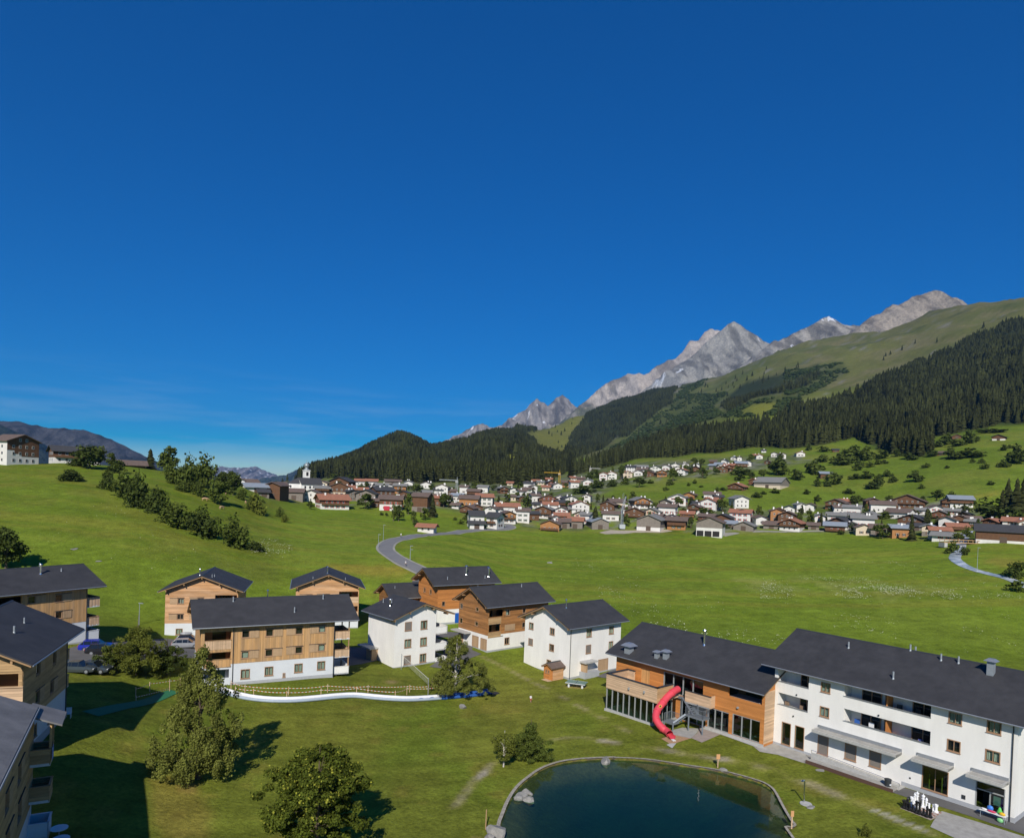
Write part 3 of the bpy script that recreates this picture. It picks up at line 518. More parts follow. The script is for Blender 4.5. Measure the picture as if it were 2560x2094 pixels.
# scattered trees at the forest's edges
ex, ey = [], []
for c, pts, n_ in (('c7', [(1350, 760), (1650, 600), (2122, 520), (2122, 640), (1640, 720), (1420, 900)], 90), ('c8', [(700, 690), (1300, 480), (1900, 330), (1950, 380), (1400, 540), (800, 730)], 50), ('c6', [(1640, 440), (2000, 300), (1900, 580), (1740, 560)], 40), ('c7', [(420, 1290), (800, 1020), (1100, 720), (1300, 650), (1350, 900), (900, 1160), (600, 1300)], 150)):
    P_ = poly_px(c, pts)
    for _ in range(n_):
        q = (random.uniform(P_[:, 0].min(), P_[:, 0].max()), random.uniform(P_[:, 1].min(), P_[:, 1].max()))
        if inside(P_, np.array([q[0]]), np.array([q[1]]))[0]: h_ = hit(*q, y0=500); ex.append(h_[0]); ey.append(h_[1])
fx = np.r_[fx, ex]; fy = np.r_[fy, ey]; fz = hgt(fx, fy)
fh = rng.uniform(15, 27, len(fx)) * np.where(fy > 1500, .66, 1); o_ = np.argsort(fy); a, b = proj(np.c_[fx, fy, fz]); vis = (a > 0) & (a < 2560) & seen(fx, fy, fz, 3)
front = [i for i in o_ if vis[i]][:300]; isf = np.zeros(len(fx), bool); isf[front] = True
cm = [mesh_np('spruce_tree', v, f, SPRUCE, t * .8 + .1) for v, f, t in (conifer(50 + i, 9, 9) for i in range(5))]
for i in front:
    o = put('spruce_tree', cm[random.randrange(5)], None, (fx[i], fy[i], fz[i] - .4), random.uniform(0, 6.28), (fh[i], fh[i], fh[i] * 1.0))
    tag(o, 'dark spruce in the forest edge ' + ('behind the village, left of its upper part' if a[i] < 1650 else 'right above the upper village houses' if a[i] < 2060 else 'in the forest tongue reaching lowest down the slope' if a[i] < 2345 else 'above the high pasture at the right'), 'tree', 'spruces along the lower forest edge')
nr = ~isf & (fy < 1250); fr = ~isf & (fy >= 1250)
merged('spruce_forest', fx[nr], fy[nr], fz[nr], fh[nr], rng.uniform(.85, 1.25, nr.sum()), [conifer(i, 7, 7) for i in range(5)], SPRUCE)
merged('distant_spruce_forest', fx[fr], fy[fr], fz[fr], fh[fr], rng.uniform(1.15, 1.7, fr.sum()), [conifer(20 + i, 4, 6) for i in range(5)], SPRUCE)
# alder scrub between the woods
ALDER = foliage_mat('alder_leaves', (.040, .056, .016), .4, .15)
def blob(seed):
    r_ = random.Random(seed); bm = bmesh.new(); bmesh.ops.create_icosphere(bm, subdivisions=1, radius=.5)
    for v in bm.verts: v.co *= r_.uniform(.7, 1.25); v.co.z = v.co.z * .8 + .3
    bm.verts.index_update(); V = np.array([v.co[:] for v in bm.verts]); f = np.array([[v.index for v in q.verts] for q in bm.faces]); bm.free(); return V, f, np.array([r_.random() for _ in f])
X = rng.uniform(-50, 1400, 60000); Y = rng.uniform(900, 3300, 60000); Z = hgt(X, Y); ok = seen(X, Y, Z, 4) & (abs(X / Y) < .75); X, Y, Z = X[ok], Y[ok], Z[ok]; a, b = proj(np.c_[X, Y, Z]); m = np.zeros(len(X), bool)
for c in SHRUB: m |= inside(poly_px(*c), a, b)
for c in CLEAR: m &= ~inside(poly_px(*c), a, b)
m &= fbm(X / 40, Y / 60, 4, 91) > .40
merged('alder_scrub', X[m], Y[m], Z[m], rng.uniform(4, 9, m.sum()), rng.uniform(1, 1.7, m.sum()), [blob(i) for i in range(4)], ALDER)
# ---------------------------------------------------------------- builders for houses
def fac(side, L, W):
    if side == 'R': return (lambda a, d, z: (a, -d, z)), L, 0., lambda a: (a, 0)
    if side == 'L': return (lambda a, d, z: (-d, a, z)), W, -math.pi / 2, lambda a: (0, a)
    if side == 'E': return (lambda a, d, z: (L + d, a, z)), W, math.pi / 2, lambda a: (L, a)
    return (lambda a, d, z: (a, W + d, z)), L, math.pi, lambda a: (a, W)
def wall_face(mb, P, ln, z0, ztop, holes, depth=.3, a0=0.):
    """rectangle with real openings; ztop may be a gable function"""
    zt = ztop if callable(ztop) else (lambda a: ztop); zr = min(zt(a0), zt(ln)); holes = [h for h in holes if h[1] < zr]
    xs = sorted({a0, ln, *[h[0] for h in holes], *[h[0] + h[2] for h in holes]}); zs = sorted({z0, zr, *[max(z0, h[1]) for h in holes], *[min(zr, h[1] + h[3]) for h in holes]})
    for i in range(len(xs) - 1):
        for j in range(len(zs) - 1):
            cx_, cz = (xs[i] + xs[i + 1]) / 2, (zs[j] + zs[j + 1]) / 2
            if any(h[0] < cx_ < h[0] + h[2] and h[1] < cz < h[1] + h[3] for h in holes): continue
            mb.quad(P(xs[i], 0, zs[j]), P(xs[i + 1], 0, zs[j]), P(xs[i + 1], 0, zs[j + 1]), P(xs[i], 0, zs[j + 1]))
    if callable(ztop):
        m = max(np.linspace(a0, ln, 41), key=zt); mb.quad(P(a0, 0, zr), P(ln, 0, zr), *([P(ln, 0, zt(ln))] if zt(ln) > zr + 1e-3 else []), P(m, 0, zt(m)), *([P(a0, 0, zt(a0))] if zt(a0) > zr + 1e-3 else []))
    for a, z, w_, h_ in [h[:4] for h in holes]:
        a1, z1 = a + w_, min(z + h_, zr)
        for p, q in (((a, z), (a1, z)), ((a1, z), (a1, z1)), ((a1, z1), (a, z1)), ((a, z1), (a, z))):
            mb.quad(P(p[0], 0, p[1]), P(q[0], 0, q[1]), P(q[0], -depth, q[1]), P(p[0], -depth, p[1]))
def cut(a0, a1, spans):
    out = [(a0, a1)]
    for s0, s1 in spans:
        nx_ = []
        for p, q in out:
            if s1 <= p or s0 >= q: nx_.append((p, q)); continue
            if s0 > p: nx_.append((p, s0))
            if s1 < q: nx_.append((s1, q))
        out = nx_
    return [(p, q) for p, q in out if q - p > .04]
def boards(P, ln, z0, ztop, holes, horiz, pitch, th=.035, a0=0., each=None):
    """boards with open joints; each(mb) is called per board, or all go into one builder that is returned"""
    zt = ztop if callable(ztop) else (lambda a: ztop); mb = MB(); zmax = max(zt(a) for a in np.linspace(a0, ln, 41)); g = pitch * .07
    def one(u0, u1, v0, v1, vt=None):
        m = MB() if each else mb; d = th * random.uniform(.8, 1.25); t = random.random()
        tl, tr = vt or (v1, v1)
        m.add([P(u0, .004, v0), P(u1, .004, v0), P(u1, .004, tr), P(u0, .004, tl), P(u0, d, v0), P(u1, d, v0), P(u1, d * .8, tr), P(u0, d * .8, tl)], [(4, 5, 6, 7), (0, 1, 5, 4), (3, 7, 6, 2), (0, 4, 7, 3), (1, 2, 6, 5)], t)
        if each: each(m)
    if horiz:
        z = z0
        while z < zmax - pitch * .5:
            zc = min(z + pitch, zmax); ok = [a for a in np.linspace(a0, ln, 161) if zt(a) >= zc - 1e-6]
            if ok:
                for p, q in cut(min(ok), max(ok), [(h[0], h[0] + h[2]) for h in holes if h[1] < zc - g and h[1] + h[3] > z + g]):
                    if each and q - p > 5: pts = [p, p + (q - p) * random.uniform(.35, .65), q]
                    else: pts = [p, q]
                    for u, v in zip(pts[:-1], pts[1:]): one(u, v - (.01 if len(pts) > 2 else 0), z + g, zc)
            z += pitch
    else:
        a = a0
        while a < ln - pitch * .4:
            b = min(a + pitch, ln)
            sp = [(h[1], h[1] + h[3]) for h in holes if h[0] < b - g and h[0] + h[2] > a + g]
            segs = cut(z0, min(zt(a), zt(b)), sp)
            for k, (p, q) in enumerate(segs): one(a + g, b, p, q, (zt(a), zt(b)) if k == len(segs) - 1 and abs(q - min(zt(a), zt(b))) < 1e-6 else None)
            a += pitch
    return mb
WCACHE = {}
def window(parent, side, L, W, a, z, w_, h_, kind='w', frame=None, name='window', mull=None):
    """kind: w clear pane, c curtained, s roller blind down, d wooden door, g big glazing"""
    P, ln, rz, at = fac(side, L, W); key = (round(w_, 2), round(h_, 2), kind, mull, frame.name if frame else '')
    if key not in WCACHE:
        f = MB(); t = .09 if kind != 'g' else .07; d0, d1 = .10, -.035
        for x0, x1, z0, z1 in ((-w_ / 2, -w_ / 2 + t, 0, h_), (w_ / 2 - t, w_ / 2, 0, h_), (-w_ / 2 + t, w_ / 2 - t, 0, t), (-w_ / 2 + t, w_ / 2 - t, h_ - t, h_)): f.box(x0, x1, d1, d0, z0, z1)
        for k in range(1, (mull or (2 if w_ > 1.05 and kind in 'wcg' else 1))):
            n_ = mull or 2; xm = -w_ / 2 + w_ * k / n_; f.box(xm - .03, xm + .03, .02, d0 - .003, t, h_ - t)
        fr = f.mesh(name, frame or FRAME)
        pm = MB().quad((-w_ / 2 + t, .06, t), (w_ / 2 - t, .06, t), (w_ / 2 - t, .06, h_ - t), (-w_ / 2 + t, .06, h_ - t)).mesh('pane', BLIND if kind == 's' else SHUT if kind == 'd' else GLASSD if kind == 'g' else GLASS)
        if kind in 'sd':
            pb = MB(); n_ = max(3, int(h_ / .14)) if kind == 's' else max(3, int(w_ / .2))
            for k in range(n_):
                if kind == 's': zz = t + (h_ - 2 * t) * k / n_; pb.box(-w_ / 2 + t, w_ / 2 - t, .01, .05, zz + .008, zz + (h_ - 2 * t) / n_)
                else: xx = -w_ / 2 + t + (w_ - 2 * t) * k / n_; pb.box(xx + .008, xx + (w_ - 2 * t) / n_, .01, .05, t, h_ - t)
            pm = pb.mesh('slat' if kind == 's' else 'door_leaf', BLIND if kind == 's' else SHUT)
        sm = MB().box(-w_ / 2 - .05, w_ / 2 + .05, -.1, .02, -.05, -.004).mesh('sill', frame or FRAME)
        cb = MB(); n_ = max(4, int(w_ / .09))
        for k in range(n_):
            x0 = -w_ / 2 + t + (w_ - 2 * t) * k / n_; x1 = x0 + (w_ - 2 * t) / n_
            if random.random() < .85: cb.quad((x0, .2 + .05 * (k % 2), t), (x1, .2 + .05 * ((k + 1) % 2), t), (x1, .2 + .05 * ((k + 1) % 2), h_ - t), (x0, .2 + .05 * (k % 2), h_ - t))
        bk = MB().quad((-w_ / 2, .29, 0), (w_ / 2, .29, 0), (w_ / 2, .29, h_), (-w_ / 2, .29, h_)).mesh('room_shade_sheet', flat('room_shade_colour', (.035, .03, .025)))  # near-black sheet behind the pane: shade of the unlit room as colour
        WCACHE[key] = (fr, pm, sm, cb.mesh('curtain', CURT), bk)
    fr, pm, sm, cu, bk = WCACHE[key]; x, y = at(a + w_ / 2)
    o = put('door' if kind == 'd' and name == 'window' else name, fr, parent, (x, y, z), rz); put('door_leaf' if kind == 'd' else 'roller_blind' if kind == 's' else 'pane', pm, o)
    if kind not in 'd': put('sill', sm, o)
    if kind in 'wc': put('room_shade', bk, o)
    if kind == 'c': put('curtain', cu, o)
    return o
def uvroof(me, axis):
    uv = me.uv_layers.new(name='UVMap')
    for l in me.loops: c = me.vertices[l.vertex_index].co; uv.data[l.index].uv = (c.x, math.hypot(c.y, c.z) if axis == 'x' else 0) if axis == 'x' else (c.y, c.x * 1.09)
def gable_roof(root, x0, x1, y0, y1, axis, ze, zr, rm=None, mid=None, purl=None, gutter=True, wood=None, both=False):
    """roof footprint with overhangs; ze top of the eave, zr top of the ridge; mid ridge position"""
    rm = rm or ROOF; wood = wood or TIMBER; lo, hi, e0, e1 = (y0, y1, x0, x1) if axis == 'x' else (x0, x1, y0, y1); mid = (lo + hi) / 2 if mid is None else mid
    Q = (lambda a, c, z: (c, a, z)) if axis == 'x' else (lambda a, c, z: (a, c, z)); ze2 = zr - (zr - ze) / (mid - lo) * (hi - mid)
    for nm, (a, za, b, zb) in (('roof', (lo, ze, mid, zr)), ('roof', (hi, ze2, mid, zr))):
        m = MB(); t = .13; m.add([Q(a, e0, za), Q(b, e0, zb), Q(b, e1, zb), Q(a, e1, za), Q(a, e0, za - t), Q(b, e0, zb - t), Q(b, e1, zb - t), Q(a, e1, za - t)], [(0, 1, 2, 3), (4, 7, 6, 5), (0, 3, 7, 4), (0, 4, 5, 1), (3, 2, 6, 7), (1, 5, 6, 2)])
        me = m.mesh('roof', rm); uvroof(me, axis); r = put('roof', me, root)
        s_ = .1 if a < b else -.1; k = (zb - za) / (b - a); u = MB(); c0, c1 = e0 + .06, e1 - .06; za_, zb_ = za + k * s_ - t - .003, zb - t - .003
        u.add([Q(a + s_, c0, za_), Q(b, c0, zb_), Q(b, c1, zb_), Q(a + s_, c1, za_), Q(a + s_, c0, za_ - .17), Q(b, c0, zb_ - .17), Q(b, c1, zb_ - .17), Q(a + s_, c1, za_ - .17)], [(0, 1, 2, 3), (4, 7, 6, 5), (0, 3, 7, 4), (0, 4, 5, 1), (3, 2, 6, 7)])
        u.build('roof_boarding', wood, parent=r)
        if gutter: g = MB().tube([Q(a - s_ * .5, e0 + .05, za - .12), Q(a - s_ * .5, e1 - .05, za - .14)], .075, 6); g.build('gutter', METAL if rm is ROOF else GREYF, parent=r)
    rc = MB().prism([(-.16, -.075), (0, .03), (.16, -.075), (.16, -.045), (0, .06), (-.16, -.045)], lambda p: Q(mid + p[0], e0 - .01, zr + p[1]), lambda p: Q(mid + p[0], e1 + .01, zr + p[1])); rc.build('ridge_cap', DARKM, parent=root)
    k = (zr - ze) / (mid - lo)
    for pa in purl or []:
        zz = zr - k * abs(pa - mid) - .42
        for end in (((e0 + .15, e0 + 1.4),) + (((e1 - 1.4, e1 - .15),) if both else ())):
            MB().box(pa - .09, pa + .09, end[0], end[1], zz - .24, zz, P=lambda a, c, z: Q(a, c, z)).build('purlin', wood, parent=root)
    return lambda a: zr - k * abs(a - mid) - .31
def pipe(root, x, y, z, h_, r_=.1, cowl=True, name='chimney_pipe'):
    m = MB(); m.lathe([(r_ * 2, -.35), (r_ * 1.25, .1), (r_, .16), (r_, h_)], n=10)
    if cowl: m.lathe([(r_ * 1.5, h_ + .002), (r_ * 1.6, h_ + .12), (r_ * 1.3, h_ + .22), (.02, h_ + .3)], n=10)
    return m.build(name, STEEL if cowl else GALV, parent=root, loc=(x, y, z), smooth=False)
def stack_vent(root, x, y, z, w_, h_):
    m = MB().box(-w_ / 2, w_ / 2, -w_ / 2, w_ / 2, -.5, h_); o = m.build('chimney', GALV, parent=root, loc=(x, y, z))
    k = w_ * .95; c = MB(); c.add([(-k, -k, h_ + .02), (k, -k, h_ + .02), (k, k, h_ + .02), (-k, k, h_ + .02), (-k * .45, -k * .45, h_ + .02 + w_ * .42), (k * .45, -k * .45, h_ + .02 + w_ * .42), (k * .45, k * .45, h_ + .02 + w_ * .42), (-k * .45, k * .45, h_ + .02 + w_ * .42)], [(0, 1, 5, 4), (1, 2, 6, 5), (2, 3, 7, 6), (3, 0, 4, 7), (4, 5, 6, 7), (0, 3, 2, 1)]); c.build('hood', METAL, parent=o)
    return o
def downpipe(root, side, L, W, a, z0, z1, off=.08):
    P, *_ = fac(side, L, W); MB().tube([P(a, .45, z1 + .28), P(a, off, z1 - .1), P(a, off, z0)], .055, 6).build('downpipe', DARKM, parent=root)
def balcony(root, side, L, W, a0, a1, z, out, h_=1.05, m=None, slab=None, horiz=False, thick=.08, pitch=.14, top=True):
    """slab with a parapet of boards on three sides, built as real boards"""
    P, *_ = fac(side, L, W); o = MB().box(a0, a1, -.02, out, z - .2, z, P=P).build('balcony', slab or CONC, parent=root)
    for nm, (p0, p1) in (('f', ((a0, out), (a1, out))), ('l', ((a0, 0), (a0, out))), ('r', ((a1, 0), (a1, out)))):
        if m is None: continue
        ln = math.dist(p0, p1); ux, uy = (p1[0] - p0[0]) / ln, (p1[1] - p0[1]) / ln; nx_, ny_ = (0, 1) if nm == 'f' else (-1, 0) if nm == 'l' else (1, 0)
        Pp = lambda u, d, zz: P(p0[0] + ux * u + nx_ * (d - thick), p0[1] + uy * u + ny_ * (d - thick), zz)
        if isinstance(m, str): MB().box(0, ln, 0, thick, z - .2, z + h_, P=Pp).build('parapet', MATS[m], parent=o)
        else:
            b = boards(Pp, ln, z - .12, z + h_, [], horiz, pitch, thick); b.build('parapet', m, parent=o, kind='stuff')
        if top: MB().box(-.03, ln + .03, -.03, thick + .05, z + h_ + .003, z + h_ + .05, P=Pp).build('handrail', TIMBER if not isinstance(m, str) else MATS[m], parent=o)
    return o
def house(name, label, loc, az_deg, L, W, H, roof, walls, wins, wood=None, cat='house', group=None, planks=False, frame=None):
    """roof: dict for gable_roof; walls: (base material, base height, cladding material or None, horizontal?, pitch); wins: {side: [(a, z, w, h, kind, shutter)]}"""
    root = empty(name, loc, math.radians(az_deg), label, cat, group); zt = gable_roof(root, **roof); axis = roof['axis']
    base, hb, clad, horiz, pitch = walls; mb = MB(); mu_ = MB(); pl = MB()
    for side in 'RLEB':
        P, ln, rz, at = fac(side, L, W); g = (side in 'LE') if axis == 'x' else (side in 'RB'); ztop = zt if g else (zt(0) if (side == 'R' or side == 'L') else zt(W if axis == 'x' else L)) ; ho = wins.get(side, [])
        hl = [h[:4] for h in ho]
        if clad and hb < .5: wall_face(mu_, P, ln, -1.2, ztop, hl)
        elif clad: wall_face(mb, P, ln, -1.2, hb, [h for h in hl if h[1] < hb - .2]); wall_face(mu_, P, ln, hb, ztop, [(h[0], max(h[1], hb), h[2], h[3] - max(0, hb - h[1])) for h in hl if h[1] + h[3] > hb + .6])
        else: wall_face(mb, P, ln, -1.2, ztop, hl)
        
        pl.box(-.02 if side in 'RB' else 0, ln + (.02 if side in 'RB' else 0), -.1, .03, -1.2, .28, P=P)
        if clad:
            hb_ = hb; each = None
            sh = [(h[0] - .05, h[1] - .05, h[2] + .1, h[3] + .1) for h in hl]
            if planks and side in planks:
                b = boards(P, ln, hb_, ztop, sh, horiz, pitch, .05, each=lambda m: m.build('plank', clad, parent=root))
            else:
                b = boards(P, ln, hb_, ztop, sh, horiz, pitch)
                if b.v: b.build('cladding', clad, parent=root, kind='stuff')
        for h in ho:
            if len(h) > 4 and h[4] == 'n': continue
            window(root, side, L, W, *h[:4], kind=h[4] if len(h) > 4 else 'c', frame=frame)
            if len(h) > 5 and h[5]:
                sg = 1 if h[5] == 'R' else -1; a = h[0] + (h[2] + .02 if sg > 0 else -h[2] - .22); s = boards(lambda u, d, z: P(a + u, d + .06, z), h[2] + .2, h[1] - .02, h[1] + h[3] + .02, [], horiz, .16, .04); s.build('sliding_shutter', SHUT, parent=root)
                MB().box(min(a, h[0]) - .05, max(a + h[2] + .2, h[0] + h[2]) + .05, .05, .13, h[1] + h[3] + .04, h[1] + h[3] + .1, P=P).build('shutter_rail', DARKM, parent=root)
    if mb.v: mb.build('wall', base, parent=root)
    if mu_.v: mu_.build('upper_wall' if mb.v else 'wall', clad, parent=root)
    pl.build('plinth', PLINTH, parent=root)
    return root, zt
# ---------------------------------------------------------------- the holiday village in the foreground
g_ = 'three-storey houses of the holiday village'
DW = [(1.2 * 1, 0)]
# A: long larch house, front left of centre
wA = [(5.2, 6.4, 1.05, 1.05, 'w', 'R'), (8.4, 6.4, 1.05, 1.05, 'w', 'R'), (12.5, 6.45, 1.05, 1.05, 'w', 'L'), (15.8, 6.5, 1.05, 1.05, 'c', 'L'), (5.2, 3.5, 1.05, 1.05, 'c', 'R'), (8.4, 3.55, 1.05, 1.05, 'w', 'R'), (12.55, 3.65, 1.05, 1.05, 'w', 'L'), (15.8, 3.75, 1.05, 1.05, 'c', 'L'),
      (5.2, .65, 1.25, 1.35, 'c'), (8.4, .8, 1.2, 1.3, 'c'), (12.5, .9, 1.2, 1.3, 'c'), (15.75, 1.0, 1.2, 1.3, 'c'), (10.9, .38, .4, .62, 's'), (.45, 5.3, 3.4, 2.15, 'n'), (.45, 2.75, 3.4, 1.85, 'n'), (.5, .5, 3.2, 1.7, 'n')]
rA, zt = house('larch_house', 'long larch-clad house with white ground floor between the tall birch and the slide-side lawn', (-41.7, 96.3, 1.5), 27.5, 18.15, 11.4, 8.1, dict(x0=-1.2, x1=21.6, y0=-.95, y1=12.4, axis='x', ze=8.35, zr=11.15, purl=[-.3, 2.6, 5.7, 8.8, 11.7], both=True), (LWHITE, 2.9, WOODV, False, .17), {'R': wA, 'L': [(7, 6.3, 1, 1, 'c'), (3, 3.5, 1, 1, 'w')]})
LA, WA = 18.15, 11.4; P, *_ = fac('R', LA, WA)
for z0, zb, m in ((5.1, 6.25, WOODP), (2.62, 3.6, WOODV), (.2, 1.2, None)):
    q = MB(); q.box(.42, 3.95, -2.2, .0, z0 - .22, z0, P=P); q.build('loggia_floor', CONC, parent=rA)
    q = MB(); q.quad(P(.4, -2.2, z0), P(3.9, -2.2, z0), P(3.9, -2.2, z0 + 2.4), P(.4, -2.2, z0 + 2.4)); q.quad(P(3.88, 0, z0), P(3.88, -2.2, z0), P(3.88, -2.2, z0 + 2.4), P(3.88, 0, z0 + 2.4)); q.quad(P(.43, 0, z0), P(.43, -2.2, z0), P(.43, -2.2, z0 + 2.4), P(.43, 0, z0 + 2.4)); q.build('loggia_wall', WOODO if z0 > 2 else LWHITE, parent=rA)
    MB().quad(P(1.6, -2.16, z0 + .05), P(3.4, -2.16, z0 + .05), P(3.4, -2.16, z0 + 2.1), P(1.6, -2.16, z0 + 2.1)).build('balcony_door', GLASSD, parent=rA)
    if m: boards(lambda u, d, z: P(.45 + u, d, z), 3.4, z0 - .1, zb, [], False, .15, .07).build('parapet', m, parent=rA, kind='stuff'); MB().box(.42, 3.9, -.04, .12, zb + .003, zb + .06, P=P).build('handrail', TIMBER, parent=rA)
    else: MB().box(.45, 3.85, -.1, .05, .0, 1.0, P=P).build('parapet', LWHITE, parent=rA)
for z, m, h_ in ((5.42, WOODP, 1.05), (2.72, WOODP, 1.0), (0.22, 'white_render', .95)): balcony(rA, 'E', LA, WA, .25, 4.6, z, 2.4, h_, m, slab=LWHITE)
for a in (.3, 4.5): MB().box(LA + 2.2, LA + 2.36, a, a + .16, .2, 8.2).build('post', TIMBER, parent=rA)
for a in (4.15, 18.12): downpipe(rA, 'R', LA, WA, a, -.2, 8.05)
for x, y, h_, c in ((4.5, 4.9, .75, False), (9.5, 6.5, 1.1, True), (17.4, 4.7, .75, False), (12.6, 1.6, .8, False)): pipe(rA, x, y, zt(y) + .25, h_, .09, c)
# W1, W2: white houses
wR1 = [(1.98, 6.15, 1.4, 1.5, 's'), (5.13, 6.1, 1.4, 1.5, 'c'), (2.0, 3.28, 1.38, 1.46, 'c'), (5.15, 3.2, 1.4, 1.48, 'c'), (2.0, .46, 1.38, 1.5, 's'), (5.15, .4, 1.38, 1.5, 'c')]
r1_, zt = house('white_house', 'white three-storey house with dark roof left of the volleyball lawn', (-18.7, 117.2, -.5), 41, 8.35, 8.6, 8.1, dict(x0=-.9, x1=11.7, y0=-1.0, y1=9.6, axis='y', ze=8.5, zr=10.75, mid=5.35, purl=[-.4, 2.5, 5.35, 7.3, 10.2]), (WHITE, 0, None, True, .2), {'R': wR1, 'E': [(1, 5.5, 1.6, 2.2, 'w'), (1, 2.7, 1.6, 2.2, 'w'), (1, .1, 1.6, 2.2, 'w')]})
for z in (5.05, 2.2, -.35): balcony(r1_, 'E', 8.35, 8.6, .02, 4.2, z, 2.5, 1.1, 'white_render', slab=WHITE, thick=.16)
for y in (.1, 4.1): MB().box(10.66, 10.82, y, y + .16, 0, 8.2).build('post', TIMBER, parent=r1_) if y > 1 else None
P, *_ = fac('L', 8.35, 8.6); MB().box(4.9, 9.2, 0, 1.7, 2.45, 2.68, P=P).build('porch_roof', CONC, parent=r1_); MB().box(5.1, 6.9, 0.02, 1.2, .2, 2.44, P=P).build('porch_wall', SHUT, parent=r1_); MB().box(4.7, 9.8, 1.25, 1.6, -.6, .5, P=P).build('planter_wall', CONC, parent=r1_)
for x, y, h_, c in ((2.0, 4.9, 1.1, True), (3.1, 6.2, .7, False), (2.6, 8.2, .7, False)): pipe(r1_, x, y, 8.5 + (x + .9) * .36, h_, .11 if c else .07, c)
wR2 = [(3.97, 6.6, 1.3, 1.42, 'c'), (9.72, 6.5, 1.27, 1.38, 'c'), (3.93, 3.78, 1.32, 1.48, 's'), (9.77, 3.8, 1.2, 1.42, 'c'), (3.2, -.1, 1.1, 2.3, 'd'), (7.2, -.35, 2.6, 2.7, 'd')]
wL2 = [(8.96, 6.72, 1.2, 1.2, 'c'), (3.66, 6.68, 1.2, 1.2, 'w'), (8.98, 3.9, 1.18, 1.2, 's'), (3.67, 3.92, 1.2, 1.18, 'w'), (4.26, 1.2, 1.1, 1.1, 'w')]
r2_, zt2 = house('white_house', 'white three-storey house with gable and wooden garage door behind the garden shed', (10.5, 117.5, -1.2), 41, 12.95, 11.2, 8.2, dict(x0=-1.15, x1=14.1, y0=-.9, y1=12.0, axis='x', ze=8.7, zr=11.55, purl=[-.3, 2.4, 5.55, 8.6, 11.3]), (WHITE, 0, None, True, .2), {'R': wR2, 'L': wL2})
for a, (x, y) in ((0, (2.5, 0)),):
    P, *_ = fac('R', 12.95, 11.2); MB().box(2.5, 5.6, 0, 1.5, 2.5, 2.72, P=P).build('porch_roof', CONC, parent=r2_); MB().box(2.5, 6.1, .02, 1.35, -1, .95, P=P).build('porch_block', PLINTH, parent=r2_); MB().box(2.9, 5.9, .02, .6, .955, 1.0, P=P).build('porch_top', CONC, parent=r2_)
    MB().box(2.9, 3.25, -.02, 1.2, .96, 2.49, P=P).build('porch_post', SHUT, parent=r2_)
downpipe(r2_, 'R', 12.95, 11.2, .12, -.6, 8.2); pipe(r2_, 3.3, 4.4, zt2(4.4) + .25, 1.3, .11); pipe(r2_, 2.8, 7.5, zt2(7.5) + .25, .6, .07, False)
# W3: brown house
wR3 = [(.25, 6.35, 3.4, 1.3, 'n'), (4.16, 6.4, 1.05, 1.2, 'c'), (8.32, 6.5, .9, 1.0, 'w'), (.28, 3.6, 2.8, 1.5, 'n'), (8.32, 3.7, .9, 1.05, 'w'), (4.1, .95, 1.2, 1.3, 'w')]
wL3 = [(7.87, 6.76, 1.0, 1.05, 'w', ''), (2.87, 7.03, .95, .75, 'w'), (7.83, 3.98, 1.0, 1.05, 'w'), (2.92, 4.3, 1.0, .8, 'w'), (2.6, .3, 2.0, 2.1, 'd'), (.1, .25, 1.9, 2.1, 'd'), (7.4, .2, 1.4, 2.2, 'd')]
r3_, zt3 = house('brown_timber_house', 'brown board-clad house with white ground floor and two wooden garage doors', (-3.6, 129.7, 0), 40, 15, 9.1, 8.2, dict(x0=-1.1, x1=16.1, y0=-.95, y1=10.1, axis='x', ze=8.45, zr=11.5, purl=[-.3, 2.2, 4.55, 6.9, 9.3]), (WHITE, 3.05, WOODB, True, .22), {'R': wR3, 'L': wL3})
P, *_ = fac('R', 15, 9.1)
for z, zb in ((5.2, 6.4), (2.75, 3.75)):
    MB().box(.1, 3.7, -2.2, 0, z - .2, z, P=P).build('loggia_floor', CONC, parent=r3_); q = MB(); q.quad(P(.2, -2.2, z), P(3.7, -2.2, z), P(3.7, -2.2, z + 2.4), P(.2, -2.2, z + 2.4)); q.build('loggia_wall', WOODB, parent=r3_)
    boards(lambda u, d, z_: P(.1 + u, d, z_), 3.0, z - .15, zb - .05, [], True, .2, .06).build('parapet', WOODG, parent=r3_, kind='stuff'); MB().quad(P(.8, -2.1, z + .05), P(2.6, -2.1, z + .05), P(2.6, -2.1, z + 2.1), P(.8, -2.1, z + 2.1)).build('balcony_door', GLASSD, parent=r3_)
boards(lambda u, d, z_: P(4.0 + u, d + .05, z_), 2.5, 3.5, 4.8, [], True, .2, .05).build('sliding_shutter', SHUT, parent=r3_)
P, *_ = fac('L', 15, 9.1); MB().box(4.95, 9.6, 0, 1.5, 2.62, 2.82, P=P).build('porch_roof', CONC, parent=r3_)
for x, y, h_, c in ((1.6, 5.5, .6, False), (11, 3.6, .6, False), (5, 6.5, .6, False)): pipe(r3_, x, y, zt3(y) + .25, h_, .08, c)
